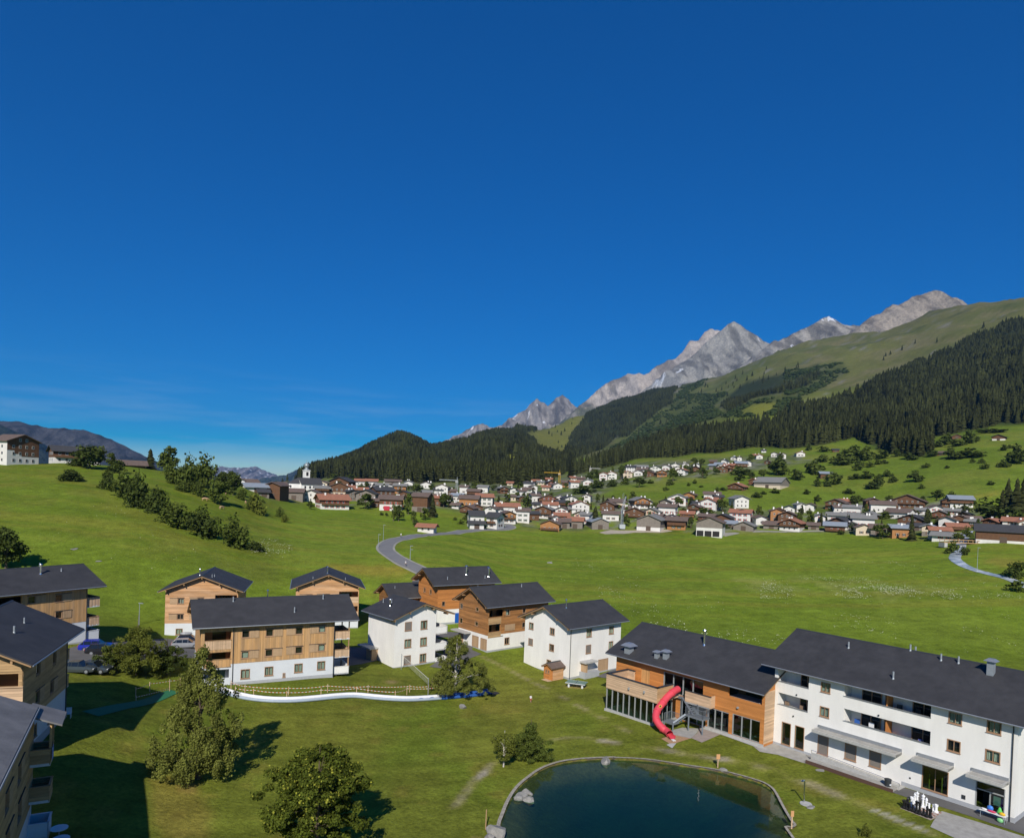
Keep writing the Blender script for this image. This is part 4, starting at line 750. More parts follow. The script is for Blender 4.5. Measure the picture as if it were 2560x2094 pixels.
# W4, W5: gable-fronted larch houses
def gable_house(label, loc, az, wins, seed):
    r_, z_ = house('gabled_larch_house', label, loc, az, 12.35, 12.5, 8.4, dict(x0=-1.1, x1=13.5, y0=-1.1, y1=13.2, axis='y', ze=8.45, zr=11.3, purl=[.2, 3.2, 6.2, 9.2, 12.2]), (LWHITE, 2.45, WOODH, True, .22), {'R': wins, 'L': [(2, 6.3, 1, 1, 'c'), (7, 6.3, 1, 1, 'c')]})
    for x, y, h_, c in seed: pipe(r_, x, y, z_(x) + .25, h_, .12 if c else .07, c)
    P, *_ = fac('R', 12.35, 12.5)
    for z, zb in ((5.4, 6.5), (2.5, 3.5)):
        MB().box(8.4, 12.2, -2.0, 0, z - .2, z, P=P).build('loggia_floor', CONC, parent=r_); MB().quad(P(8.4, -2, z), P(12.3, -2, z), P(12.3, -2, z + 2.3), P(8.4, -2, z + 2.3)).build('loggia_wall', WOODO, parent=r_)
        boards(lambda u, d, z_: P(8.4 + u, d, z_), 3.9, z - .1, zb, [], True, .2, .06).build('parapet', WOODP, parent=r_, kind='stuff'); MB().quad(P(9, -1.95, z + .05), P(11, -1.95, z + .05), P(11, -1.95, z + 2), P(9, -1.95, z + 2)).build('balcony_door', GLASSD, parent=r_)
    return r_
w4 = [(2.05, 6.0, 1.1, 1.05, 'c', 'L'), (5.4, 6.0, 1.1, 1.1, 'w', 'L'), (2.0, 3.15, 1.15, 1.0, 'w', 'L'), (5.4, 3.15, 1.1, 1.0, 'w', 'L'), (1.85, .35, 1.2, 1.15, 'c'), (8.4, 6.5, 3.8, 1.1, 'n'), (8.4, 3.5, 3.8, 1.1, 'n')]
gable_house('larch-boarded gabled house with white base behind the leafy parking trees', (-62.2, 128.2, 1.0), 14, w4, ((5.3, 2.2, 1.1, True), (7.6, 1.2, .6, False), (7.8, 2.6, .5, False)))
w5 = [(2.05, 6.0, 1.1, 1.05, 'c', 'L'), (5.4, 6.0, 1.1, 1.1, 'w', 'L'), (8.4, 6.5, 3.8, 1.1, 'n'), (8.4, 3.5, 3.8, 1.1, 'n')]
b5 = aty(*px('r2', 1184, 640), 141.5); gable_house('larch-boarded gabled house peeking over the long slate roof', (b5[0], b5[1], .4), 16, w5, ((6.0, 1.0, 1.2, True), (3.2, .9, .5, False), (9.6, .6, .5, False)))
# W6: brown house with white base farthest back, with its lower wing
b6 = atz(*px('r3', 583, 547), .6)
r6_, z6 = house('brown_timber_house', 'orange-brown boarded house with a low wing farthest back beside the road', b6, 33, 14.2, 9.5, 8.2, dict(x0=-1.6, x1=15.4, y0=-1.0, y1=10.5, axis='x', ze=8.55, zr=11.6, purl=[-.3, 2.4, 4.75, 7.1, 9.8]), (WHITE, 3.1, WOODO, True, .22), {'R': [(1.0, 3.9, .8, 1.0, 'w'), (6.5, 4, 1.0, 1.1, 'w')], 'L': [(3, 6, 1, 1, 'w'), (6, 6, 1, 1, 'w')]})
for x, y, h_, c in ((8.0, 2.2, 1.8, True), (13.2, 1.2, 1.9, True), (2.6, .8, .7, False), (12, .7, .7, False)): pipe(r6_, x, y, z6(y) + .2, h_, .22 if c else .08, c)
P, *_ = fac('R', 14.2, 9.5); MB().box(4.3, 5.3, .01, .16, .1, 2.2, P=P).build('blue_door', flat('blue_paint', (.01, .10, .42)), parent=r6_, label='bright blue door')
b7 = atz(*px('r3', 575, 470), 1.2); w7, z7 = house('low_wing', 'low timber wing with dark roof left of the farthest brown house', (b7[0] - 9.2, b7[1] - 4.6, .6), 33, 9.2, 7.4, 4.0, dict(x0=-1.1, x1=9.9, y0=-1.2, y1=8.4, axis='x', ze=4.75, zr=7.4, purl=[.3, 3.6, 7]), (WOODB, 0, WOODB, True, .22), {'R': [(6.8, .2, 2, 2.3, 'd')]}); pipe(w7, 1.4, 2.0, z7(2.0) + .2, .6, .07, False)
# L1: long house at the left edge
wL1 = [(-8.1 + 14, 6.7, 1.05, 1.05, 'w', 'R'), (-4.5 + 14, 6.55, 1.0, 1.05, 'w', 'R'), (-4.45 + 14, 4.1, 1.0, 1.05, 'w', 'R'), (-8.1 + 14, 4.1, 1.0, 1.05, 'w', 'R'), (2, 6.4, 3.2, 1.5, 'n'), (-8 + 14, 1, 1.2, 1.2, 'c'), (-4.4 + 14, 1, 1.2, 1.2, 'c')]
rl1, z1 = house('larch_house', 'long larch-clad house with dark roof at the left edge above the parked cars', (-62.5 - 14 * math.cos(math.radians(59)), 104.9 - 14 * math.sin(math.radians(59)), 5.0), 59, 14, 11.2, 8.1, dict(x0=-1.5, x1=16.3, y0=-.95, y1=12.1, axis='x', ze=8.4, zr=11.1, purl=[-.3, 2.6, 5.6, 8.6, 11.4], both=True), (LWHITE, 3.2, WOODV, False, .17), {'R': wL1})
for z, m, h_ in ((5.35, WOODP, 1.25), (2.55, WOODP, 1.1), (0.1, 'pale_render', 1.5)): balcony(rl1, 'E', 14, 11.2, .1, 4.2, z, 1.9, h_, m, slab=LWHITE)
downpipe(rl1, 'R', 14, 11.2, 13.9, -.2, 8.1); pipe(rl1, 9.2, 3.6, z1(3.6) + .25, 1.3, .14); pipe(rl1, 12.2, 3.9, z1(3.9) + .25, .5, .08, False); pipe(rl1, 10.5, 6.6, z1(6.6) + .25, .9, .08, False)
# L2: plank house, its long side turned away from the sun (local x runs to the lawn; the long side is 'E')
ca, sa = math.cos(math.radians(17)), math.sin(math.radians(17))
LX, WY = 11.0, 12.6                                     # E facade passes the far corner (-45.9, 73.7)
o2 = (-45.9 - LX * ca + WY * sa, 73.7 - LX * sa - WY * ca, 5.0)
yE = lambda y: WY + y
wE = [(yE(-4.6), 6.15, .85, 1.25, 'w', 'R'), (yE(-9.3), 6.3, 1.0, 1.2, 'w', 'R'), (yE(-5.2), 3.4, .95, 1.2, 'w', 'R'), (yE(-9.3), 3.6, 1.05, 1.2, 'w', 'R'), (yE(-5.6), .6, .9, 1.2, 'w'), (yE(-9.5), .6, .9, 1.2, 'w')]
rl2, z2 = house('plank_house', 'plank-clad house with dark slate roof at the left edge above the green mat', o2, 17, LX, WY, 8.3, dict(x0=-1.2, x1=LX + 1.2, y0=-1.6, y1=WY + 1.5, axis='y', ze=8.5, zr=11.6, purl=[.2, 3, 5.5, 8, LX - .4]), (LWHITE, 2.65, WOODG, True, .235), {'E': wE, 'R': [(LX - 3.6, 6.25, 3.3, 1.15, 'n'), (LX - 3.6, 3.5, 3.3, 1.2, 'n'), (1.5, 6.3, 1.2, 1.2, 'w')]}, planks='ER')
P, *_ = fac('R', LX, WY)
for z in (5.15, 2.4):
    MB().box(LX - 3.6, LX - .3, -2.2, 0, z - .2, z, P=P).build('loggia_floor', CONC, parent=rl2); MB().quad(P(LX - 3.6, -2.2, z), P(LX - .3, -2.2, z), P(LX - .3, -2.2, z + 2.3), P(LX - 3.6, -2.2, z + 2.3)).build('loggia_wall', WOODO, parent=rl2)
    boards(lambda u, d, z_: P(LX - 3.9 + u, d + .05, z_), 4.0, z - .2, z + 1.05, [], True, .235, .07, each=lambda m: m.build('plank', WOODP, parent=rl2))
    MB().box(LX - 3.9, LX + .1, -.03, .16, z + 1.06, z + 1.12, P=P).build('handrail', WOODP, parent=rl2)
for z, m in ((5.35, WOODG), (2.65, WOODG)): balcony(rl2, 'B', LX, WY, LX - 4, LX - .1, z, 1.3, 1.05, m, slab=LWHITE, horiz=True, pitch=.2)
downpipe(rl2, 'E', LX, WY, WY - .15, 0, 8.1); pipe(rl2, LX - 2.2, 4.6, z2(LX - 2.2) + .25, .7, .09, False); pipe(rl2, LX - 2.6, 8.4, z2(LX - 2.6) + .25, .6, .07, False)
# L3: plank house in the lower left corner
a3 = math.radians(27); L3X, W3Y = 10.5, 17.
o3 = (-36.3 - L3X * math.cos(a3) + W3Y * math.sin(a3), 54.4 - L3X * math.sin(a3) - W3Y * math.cos(a3), 2.3); yE = lambda y: W3Y + y
wE3 = [(yE(-7.3), 6.3, 1.2, 1.35, 'w', 'R'), (yE(-12), 6.3, 1.2, 1.35, 'w', 'R'), (yE(-6.9), 3.5, 1.3, 1.4, 'w', 'R'), (yE(-11.6), 3.5, 1.3, 1.4, 'w', 'R'), (yE(-7), .6, 1.2, 1.4, 'w'), (yE(-12), .6, 1.2, 1.4, 'w')]
rl3, z3 = house('plank_house', 'plank-clad house with grey roof and corner balconies in the lower left corner', o3, 27, L3X, W3Y, 9.3, dict(x0=-1.2, x1=L3X + .35, y0=-1.6, y1=W3Y - .4, axis='y', ze=9.75, zr=12.4, mid=4.8, rm=ROOFG, purl=[]), (LWHITE, 2.3, WOODG, True, .235), {'E': wE3}, planks='E')
P, *_ = fac('E', L3X, W3Y)
for z, m in ((5.75, WOODG), (2.95, WOODG), (.15, 'pale_render')): balcony(rl3, 'E', L3X, W3Y, W3Y - 1.9, W3Y + .0, z, 1.35, 1.05, m, slab=LWHITE, horiz=True, pitch=.2)
cp = MB(); cp.add([P(W3Y - 2.4, 2.1, 8.75), P(W3Y + .9, 2.1, 8.75), P(W3Y + .9, -.2, 9.7), P(W3Y - 2.4, -.2, 9.7), P(W3Y - 2.4, 2.1, 8.62), P(W3Y + .9, 2.1, 8.62), P(W3Y + .9, -.2, 9.57), P(W3Y - 2.4, -.2, 9.57)], [(0, 1, 2, 3), (4, 7, 6, 5), (0, 4, 5, 1), (1, 5, 6, 2), (2, 6, 7, 3), (0, 3, 7, 4)]); cp.build('porch_roof', ROOFG, parent=rl3)
for k in range(3): MB().add([P(W3Y + .75 - k * .0, -.1, 9.54 - k * .17), P(W3Y + .88, -.1, 9.54 - k * .17), P(W3Y + .88, 2.0, 8.6 - k * .12), P(W3Y + .75, 2.0, 8.6 - k * .12), P(W3Y + .75, -.1, 9.38 - k * .17), P(W3Y + .88, -.1, 9.38 - k * .17), P(W3Y + .88, 2.0, 8.49 - k * .12), P(W3Y + .75, 2.0, 8.49 - k * .12)], [(0, 1, 2, 3), (4, 7, 6, 5), (0, 4, 5, 1), (1, 5, 6, 2), (2, 6, 7, 3), (0, 3, 7, 4)]).build('verge_board', WOODP, parent=rl3)
for a, d in ((W3Y - .3, 1.25), (W3Y - 1.8, 1.25)): MB().box(a, a + .14, d, d + .14, 6.8, 8.9, P=P).build('post', WOODG, parent=rl3)
# ---------------------------------------------------------------- M: the larch community building with glass front
rm_ = empty('community_building', (31.5, 85.4, 0), math.radians(-49.5), 'larch-clad building with glass ground floor and dark roof behind the red tube slide', 'building')
LM, WM = 24., 15.; Pm = lambda a, d, z: (a, -d, z)      # front facade y = 0, x from -24 to 0
zm = gable_roof(rm_, -25., .45, -.95, 15.4, 'x', 6.65, 10.35, purl=[], wood=TIMBER, mid=7.2)
wl = MB(); ho = [(-15, 3.3, 6.3, 2.55), (-5.0, 4.98, 4.65, 1.45), (-7.8, .3, 3.0, 2.5), (-4.2, .33, 3.7, 2.6), (-12.1, .1, 3.9, 2.6), (-19., 3.25, 1.55, 2.3), (-20.9, .1, 8, 2.8)]
wall_face(wl, Pm, 0, -.8, zm(0), ho, .25, a0=-23.6)
wl.quad((0, 0, -.8), (0, WM, -.8), (0, WM, zm(WM - .7)), (0, 7.2, zm(7.2)), (0, 0, zm(0))); wl.quad((-23.6, 0, -.8), (-23.6, 14.4, -.8), (-23.6, 14.4, zm(14.4)), (-23.6, 7.2, zm(7.2)), (-23.6, 0, zm(0))); wl.quad((-23.6, 14.4, -.8), (0, 14.4, -.8), (0, 14.4, 6.5), (-23.6, 14.4, 6.5)); wl.build('wall', WOODO, parent=rm_)
boards(Pm, 0, .28, zm(0), ho, True, .2, .035, a0=-23.6).build('cladding', WOODO, parent=rm_, kind='stuff')
boards(lambda a, d, z: (d + .001, a, z), 2.3, .28, 6.6, [], True, .2, .035, a0=.03).build('cladding', WOODP, parent=rm_, kind='stuff')
MB().box(-8.2, .06, -.14, .0, -.8, .27).build('plinth', CONC, parent=rm_)
def glazing(x0, x1, z0, z1, n, y=-.0, depth=.0, name='window'):
    for k in range(n):
        xa, xb = x0 + (x1 - x0) * k / n, x0 + (x1 - x0) * (k + 1) / n; MB().quad((xa + .03, y + .1, z0 + .05), (xb - .03, y + .1, z0 + .05), (xb - .03, y + .1, z1 - .05), (xa + .03, y + .1, z1 - .05)).build('pane', GLASSD, parent=rm_)
        MB().box(xa - .04, xa + .04, y - .06, y + .14, z0, z1).build('mullion', GREYF, parent=rm_)
    MB().box(x0 - .04, x1 + .04, y + .0, y + .14, z0 - .05, z0 + .05).build('rail', GREYF, parent=rm_); MB().box(x0 - .04, x1 + .04, y + .0, y + .14, z1 - .06, z1 + .03).build('rail', GREYF, parent=rm_)
glazing(-15, -8.7, 3.3, 5.85, 4); glazing(-7.8, -4.8, .3, 2.8, 3); glazing(-4.2, -.5, .33, 2.93, 3); glazing(-12.1, -8.2, .1, 2.7, 3)
glazing(-20.9, -12.9, .15, 3.0, 8, y=-4.95)
for k in range(5): MB().quad((-12.9, -4.9 + k, .15), (-12.9, -3.95 + k, .15), (-12.9, -3.95 + k, 3), (-12.9, -4.9 + k, 3)).build('pane', GLASSD, parent=rm_)
for k in range(5): MB().box(-12.96, -12.84, -4.95 + k, -4.87 + k, .1, 3.05).build('mullion', GREYF, parent=rm_)
for k in range(5): MB().quad((-20.9, -4.9 + k, .15), (-20.9, -3.95 + k, .15), (-20.9, -3.95 + k, 3), (-20.9, -4.9 + k, 3)).build('pane', GLASSD, parent=rm_)
MB().box(-21.1, -12.7, -5.15, 0, -.8, .12).build('plinth', CONC, parent=rm_)
MB().box(-20.9, -12.3, -4.8, -.06, 3.06, 3.3).build('terrace_floor', WOODP, parent=rm_)
TP = [('f', (-20.95, -5.05), (-12.2, -5.05)), ('r', (-12.2, -5.05), (-12.2, -1.8)), ('l', (-20.95, -5.05), (-20.95, -.8)), ('b', (-20.95, -.8), (-19.6, -.8))]
for k, p, q in TP:
    ln = math.dist(p, q); ux, uy = (q[0] - p[0]) / ln, (q[1] - p[1]) / ln; nx_, ny_ = uy, -ux
    if k == 'l': nx_, ny_ = -nx_, -ny_
    Pp = lambda u, d, z: (p[0] + ux * u + nx_ * d, p[1] + uy * u + ny_ * d, z); MB().box(0, ln, -.22, 0, 3.05, 4.95, P=Pp).build('parapet', WOODP, parent=rm_)
    boards(Pp, ln, 3.0, 4.97, [], True, .13, .05).build('parapet_boards', WOODG if k == 'r' else WOODP, parent=rm_, kind='stuff'); MB().box(-.1, ln + .1, -.32, .1, 4.975, 5.06, P=Pp).build('coping', DARKM, parent=rm_)
boards(lambda u, d, z: (-10.75 + u, -1.0 - d, z), 3.75, 3.05, 4.45, [], True, .13, .05).build('parapet_boards', WOODP, parent=rm_, kind='stuff'); MB().box(-10.75, -7.0, -1.0, 0, 2.85, 3.04).build('terrace_floor', CONC, parent=rm_); MB().box(-7.0, -6.85, -1.05, 0, 3.0, 4.5).build('parapet', WOODP, parent=rm_); MB().box(-10.8, -6.8, -1.12, -.9, 4.46, 4.52).build('coping', DARKM, parent=rm_)
boards(lambda u, d, z: (-19. + u, .1 - d, z), 1.55, 3.25, 5.55, [], False, .2, .05).build('door', flat('pale_door_wood', (.50, .27, .10), tone=.15), parent=rm_, label='pale wooden door')
for x, y0_, lr in ((-5.0, 2.2, 0),): MB().box(-5.0, -.35, .02, 2.3, 4.75, 4.95).build('loggia_floor', CONC, parent=rm_); MB().quad((-5, 2.3, 4.95), (-.3, 2.3, 4.95), (-.3, 2.3, 7.2), (-5, 2.3, 7.2)).build('loggia_wall', WOODB, parent=rm_); MB().quad((-3.9, 2.25, 5), (-1.0, 2.25, 5), (-1.0, 2.25, 6.9), (-3.9, 2.25, 6.9)).build('balcony_door', GLASSD, parent=rm_)
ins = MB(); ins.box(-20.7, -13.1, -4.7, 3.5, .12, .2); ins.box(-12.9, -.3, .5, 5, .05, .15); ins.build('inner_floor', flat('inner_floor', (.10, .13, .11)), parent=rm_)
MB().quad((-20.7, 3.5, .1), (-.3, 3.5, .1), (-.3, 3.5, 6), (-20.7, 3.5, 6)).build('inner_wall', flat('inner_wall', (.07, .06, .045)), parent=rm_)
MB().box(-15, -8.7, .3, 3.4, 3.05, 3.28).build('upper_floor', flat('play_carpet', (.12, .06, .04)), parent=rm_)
for i in range(7):
    x = random.uniform(-7.5, -1); MB().box(x, x + .9, .9, 1.6, .55, .62).build('inner_table', flat('table_top', (.35, .36, .33)), parent=rm_)
for x, y, w_, h_ in ((-21.6, .3, .95, .9), (-16.8, .6, .55, .75), (-15.5, .9, .65, .9)): stack_vent(rm_, x, y, zm(y) + .31, w_, h_)
pipe(rm_, -12.3, 5.2, zm(5.2) + .3, 1.9, .16)
for x, z in ((-16.8, 3.75), (-14.2, 3.9)):
    MB().box(x - .08, x + .08, -5.35, -5.1, z, z + .3).build('floodlight', GREYF, parent=rm_)
MB().box(-3.6, -3.4, -.3, -.04, 3.8, 4.0).build('floodlight', GREYF, parent=rm_)
# ---------------------------------------------------------------- B: the long white building on the right
rb = empty('white_main_building', (33.2, 87., 0), math.radians(-51.7), 'long white three-storey building with loggias and dark roof on the right', 'building')
LB, WB = 25.4, 14.; Pb, *_ = fac('R', LB, WB); zb_ = gable_roof(rb, -1.4, 26.6, -.85, 14.9, 'x', 9.65, 13.25, purl=[-.2, 7, 14.2], both=True)
hB = [(.45, 7.75, 3.95, 1.45, 'n'), (.55, 4.95, 3.85, 1.45, 'n'), (8.65, 7.95, 9.1, 1.4, 'n'), (8.7, 5.15, 9.1, 1.42, 'n'), (5.9, 7.82, 1.15, 1.15, 'c'), (5.88, 4.96, 1.15, 1.18, 'c'), (1.2, .28, 1.2, 2.7, 'g'), (2.92, .33, 1.2, 2.7, 'g'),
      (5.8, .58, 1.3, 2.15, 's'), (9.0, .96, 1.32, 1.78, 's'), (11.73, 1.03, 1.3, 1.75, 's'), (19.4, 7.98, 1.25, 1.15, 'c'), (22.8, 8.02, 1.25, 1.18, 'c'), (19.37, 5.14, 1.25, 1.2, 'w'), (22.77, 5.2, 1.3, 1.17, 'c'), (17.17, .52, 2.5, 2.4, 'g'), (22.1, .2, 2.5, 2.75, 'n')]
wb = MB(); wall_face(wb, Pb, LB, -.8, zb_(0), [h[:4] for h in hB], .3)
for sd in 'LE':
    P, ln, *_ = fac(sd, LB, WB); he = [(2.2, 7.9, 1.2, 1.2, 'c'), (2.2, 5.1, 1.2, 1.2, 'c'), (6.5, 7.9, 1.2, 1.2, 'c'), (6.5, 5.1, 1.2, 1.2, 'c')] if sd == 'E' else []
    wall_face(wb, P, ln, -.8, zb_, [h[:4] for h in he])
    for h in he: window(rb, sd, LB, WB, *h)
P, ln, *_ = fac('B', LB, WB); wall_face(wb, P, ln, -.8, zb_(WB), []); wb.build('wall', WHITE, parent=rb)
MB().box(15.2, 25.5, -.035, .0, -.8, .5).box(25.4, 25.45, 0, 12, -.8, .5).build('plinth', PLINTH, parent=rb); MB().box(-.1, 5.6, -.03, .0, -.8, .25).build('plinth', PLINTH, parent=rb)
for h in hB:
    if h[4] != 'n': window(rb, 'R', LB, WB, *h, mull=1 if h[4] == 'g' and h[2] < 1.5 else None)
for x0, x1, z0, z1, ws, dv in ((.45, 4.4, 7.75, 9.5, [(2.5, 1.75)], None), (.55, 4.4, 4.95, 6.4, [(2.5, 1.75)], None), (8.65, 17.75, 7.95, 9.7, [(9.9, 2.2), (12.45, .7), (15.3, 2.3)], 13.15), (8.7, 17.8, 5.15, 6.57, [(9.9, 2.2), (12.45, .7), (15.3, 2.3)], 13.15)):
    f = MB(); f.box(x0, x1, .02, 1.7, z0 - 1.1, z0 - .95); f.build('loggia_floor', CONC, parent=rb); q = MB(); zc = z1 + .1
    q.quad((x0 - .02, 1.7, z0 - 1), (x1 + .02, 1.7, z0 - 1), (x1 + .02, 1.7, zc), (x0 - .02, 1.7, zc)); q.quad((x0 - .01, 0.02, z0 - 1), (x0 - .01, 1.7, z0 - 1), (x0 - .01, 1.7, zc), (x0 - .01, 0.02, zc)); q.quad((x1 + .01, 0.02, z0 - 1), (x1 + .01, 1.7, z0 - 1), (x1 + .01, 1.7, zc), (x1 + .01, 0.02, zc)); q.quad((x0, .3, zc), (x1, .3, zc), (x1, 1.7, zc), (x0, 1.7, zc)); q.quad((x0, .3, z0 - 1), (x1, .3, z0 - 1), (x1, .3, z0 - .01), (x0, .3, z0 - .01)); q.build('loggia_wall', WHITE, parent=rb)
    for a, w_ in ws:
        o = MB(); zt_ = z0 + 1.35
        for xa, xb, za, zb2 in ((a, a + .1, z0 - .9, zt_), (a + w_ - .1, a + w_, z0 - .9, zt_), (a + .1, a + w_ - .1, zt_ - .1, zt_), (a + w_ / 2 - .05, a + w_ / 2 + .05, z0 - .9, zt_ - .1)): o.box(xa, xb, 1.6, 1.69, za, zb2)
        o = o.build('balcony_door', FRAME, parent=rb); MB().quad((a + .1, 1.64, z0 - .9), (a + w_ - .1, 1.64, z0 - .9), (a + w_ - .1, 1.64, zt_ - .1), (a + .1, 1.64, zt_ - .1)).build('pane', flat('dark_pane', (.012, .016, .018), .08, spec=.6), parent=o)
    if dv: MB().box(dv, dv + .12, .32, 1.68, z0 - .9, zc - .02).build('divider', WOODO, parent=rb)
    MB().box(x0 - .05, x1 + .05, -.06, .31, z0 - .008, z0 + .05).build('parapet_coping', METAL, parent=rb)
for x0, x1, z in ((5.8, 15.1, 3.55), (16.6, 20.1, 3.7), (21.65, 24.85, 3.78)):
    o = MB().box(x0, x1, -1.5, -.02, z - .24, z).build('canopy', CONC, parent=rb); MB().box(x0 + .15, x1 - .15, -1.35, -.12, z + .004, z + .03).build('canopy_gravel', GRAVEL, parent=o)
    e = MB()
    for a in ((x0, x1, -1.52, -1.36), (x0, x0 + .14, -1.36, -.02), (x1 - .14, x1, -1.36, -.02)): e.box(*a, z - .243, z + .07)
    e.build('canopy_edge', CONC, parent=o); MB().box(x0, x1, -.1, -.004, z + .032, z + .36).build('flashing', METAL, parent=o)
o = MB().box(22.1, 24.6, -.02, .12, 2.2, 2.3).box(23.3, 23.4, -.02, .12, .25, 2.2).box(22.1, 22.18, -.02, .12, .2, 2.95).box(24.52, 24.6, -.02, .12, .2, 2.95).build('shop_entrance', GREYF, parent=rb)
MB().quad((22.18, .08, 2.3), (24.52, .08, 2.3), (24.52, .08, 2.9), (22.18, .08, 2.9)).build('pane', GLASSD, parent=o); MB().quad((23.4, .08, .25), (24.52, .08, .25), (24.52, .08, 2.2), (23.4, .08, 2.2)).build('pane', GLASSD, parent=o)
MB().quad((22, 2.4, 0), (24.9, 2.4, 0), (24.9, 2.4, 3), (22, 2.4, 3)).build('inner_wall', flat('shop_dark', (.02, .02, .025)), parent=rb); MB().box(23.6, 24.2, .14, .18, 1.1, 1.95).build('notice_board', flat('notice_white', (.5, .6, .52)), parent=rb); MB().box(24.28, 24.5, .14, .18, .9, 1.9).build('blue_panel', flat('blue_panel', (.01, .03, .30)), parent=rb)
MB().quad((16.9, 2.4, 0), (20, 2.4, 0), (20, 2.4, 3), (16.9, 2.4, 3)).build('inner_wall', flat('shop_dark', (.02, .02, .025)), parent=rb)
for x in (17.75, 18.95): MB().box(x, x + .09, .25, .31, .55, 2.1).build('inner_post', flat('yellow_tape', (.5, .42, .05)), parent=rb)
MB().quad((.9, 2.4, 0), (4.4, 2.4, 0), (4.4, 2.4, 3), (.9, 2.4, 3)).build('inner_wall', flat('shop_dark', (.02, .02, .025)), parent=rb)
downpipe(rb, 'R', LB, WB, 25.05, .0, 9.3); MB().box(20.9, 21.25, -.04, .0, .75, 1.15).build('vent_grille', DARKM, parent=rb); MB().box(15.95, 16.1, -.05, 0, 1.05, 1.2).build('wall_lamp', DARKM, parent=rb)
for x, z in ((2.6, 3.95), (12.5, 6.75), (2.9, 6.6)): MB().box(x, x + .12, -.12, 0, z, z + .16).build('wall_lamp', DARKM, parent=rb)
for x, y, h_ in ((6.4, 5.2, .8), (12.7, 6.9, .75), (13.1, 7.3, .6), (16.2, 6.2, .8), (17.9, 6.3, .8), (13.2, 1.6, .85)): pipe(rb, x, y, zb_(y) + .26, h_, .1, False)
stack_vent(rb, 21.2, 5.6, zb_(5.6) + .3, .62, 1.35)
# ---------------------------------------------------------------- roads, paths, paved places
def curve(P_, step):
    P_ = [np.array(p[:2], float) for p in P_]; out = []
    for i in range(len(P_) - 1):
        a, b, c, d = P_[max(i - 1, 0)], P_[i], P_[i + 1], P_[min(i + 2, len(P_) - 1)]; n = max(2, int(np.hypot(*(c - b)) / step))
        for k in range(n): t = k / n; out.append(.5 * (2 * b + (c - a) * t + (2 * a - 5 * b + 4 * c - d) * t * t + (3 * b - a - 3 * c + d) * t ** 3))
    return np.array(out + [P_[-1]])
def ribbon(name, P_, width, m, dz, step=1.2, na=5, kind='structure', parent=None, off=0., zf=None):
    Q = curve(P_, step); T = np.gradient(Q, axis=0); T /= np.hypot(T[:, 0], T[:, 1])[:, None] + 1e-9; N = np.c_[-T[:, 1], T[:, 0]]
    w_ = np.interp(np.linspace(0, 1, len(Q)), np.linspace(0, 1, len(width)), width) if hasattr(width, '__len__') else np.full(len(Q), width)
    A = np.linspace(-.5, .5, na); X = Q[:, None, 0] + N[:, None, 0] * (A[None] * w_[:, None] + off); Y = Q[:, None, 1] + N[:, None, 1] * (A[None] * w_[:, None] + off)
    Z = (zf(X, Y) if zf else hgt(X, Y)) + dz; ix = np.arange(len(Q) * na).reshape(len(Q), na); q = np.stack([ix[:-1, :-1], ix[1:, :-1], ix[1:, 1:], ix[:-1, 1:]], -1).reshape(-1, 4)
    return tag(link(bpy.data.objects.new(name, mesh_np(name, np.stack([X, Y, Z], -1).reshape(-1, 3), q, m)), parent), kind=kind)
def drape(name, poly, m, dz, res=1.5, flatz=None, kind='structure'):
    poly = [tuple(map(float, p[:2])) for p in poly]; n = len(poly); bd = []
    for i in range(n):
        a, b = np.array(poly[i]), np.array(poly[(i + 1) % n]); k = max(1, int(np.hypot(*(b - a)) / res)); bd += [tuple(a + (b - a) * j / k) for j in range(k)]
    xs, ys = zip(*poly); gx, gy = np.meshgrid(np.arange(min(xs), max(xs), res), np.arange(min(ys), max(ys), res)); gx, gy = gx.ravel(), gy.ravel(); i_ = inside(poly, gx, gy) & (dist_line(poly, gx, gy, True) > res * .4)
    pts = bd + list(zip(gx[i_], gy[i_])); r_ = geometry.delaunay_2d_cdt([Vector(p) for p in pts], [(i, (i + 1) % len(bd)) for i in range(len(bd))], [], 1, 1e-5)
    V = np.array([v[:] for v in r_[0]]); z = np.full(len(V), flatz) if flatz is not None else hgt(V[:, 0], V[:, 1]) + dz
    return tag(link(bpy.data.objects.new(name, mesh_np(name, np.c_[V, z], np.array([f[:] for f in r_[2]]), m))), kind=kind)
ROADM = mat('road_asphalt', (.19, .185, .18), .9, .12, .3, bump=.15, bscale=12)
SHOULD = mat('road_shoulder', (.31, .295, .24), .95, .2, .8)
rd = [H('r3', 560, 215), H('c2', 1935, 1195), H('c2', 1850, 1150), H('c2', 1720, 1090), H('c2', 1600, 1020), H('c2', 1540, 972), H('c2', 1532, 930), H('c2', 1570, 890), H('c2', 1640, 863), H('c2', 1750, 842), H('c2', 1900, 817), H('c3', 0, 925), H('c3', 200, 905), H('c3', 480, 878), H('c3', 800, 862), H('c3', 920, 835), H('c3', 870, 808)]
ribbon('road_shoulder', rd, 6.2, SHOULD, .07, 2.); ribbon('road', rd, 4.7, ROADM, .12, 2.)
ribbon('road', [H('r3', 480, 200), (b6[0] - 8, b6[1] - 6), (b6[0] - 3, b6[1] - 10), (-10, 142), (-9, 134), (-9, 126), (-10.5, 119)], 5, ASPH, .05, 1.)
pk = [H('r1', 400, 590), H('r1', 540, 553), H('r1', 760, 540), H('r1', 1000, 524), H('r1', 1165, 538), (-44, 121), (-42, 112), H('r1', 1120, 640), H('r1', 800, 700), H('r1', 640, 726), H('r1', 400, 732), (-62, 92)]
drape('parking_area', pk, ASPH, .05)
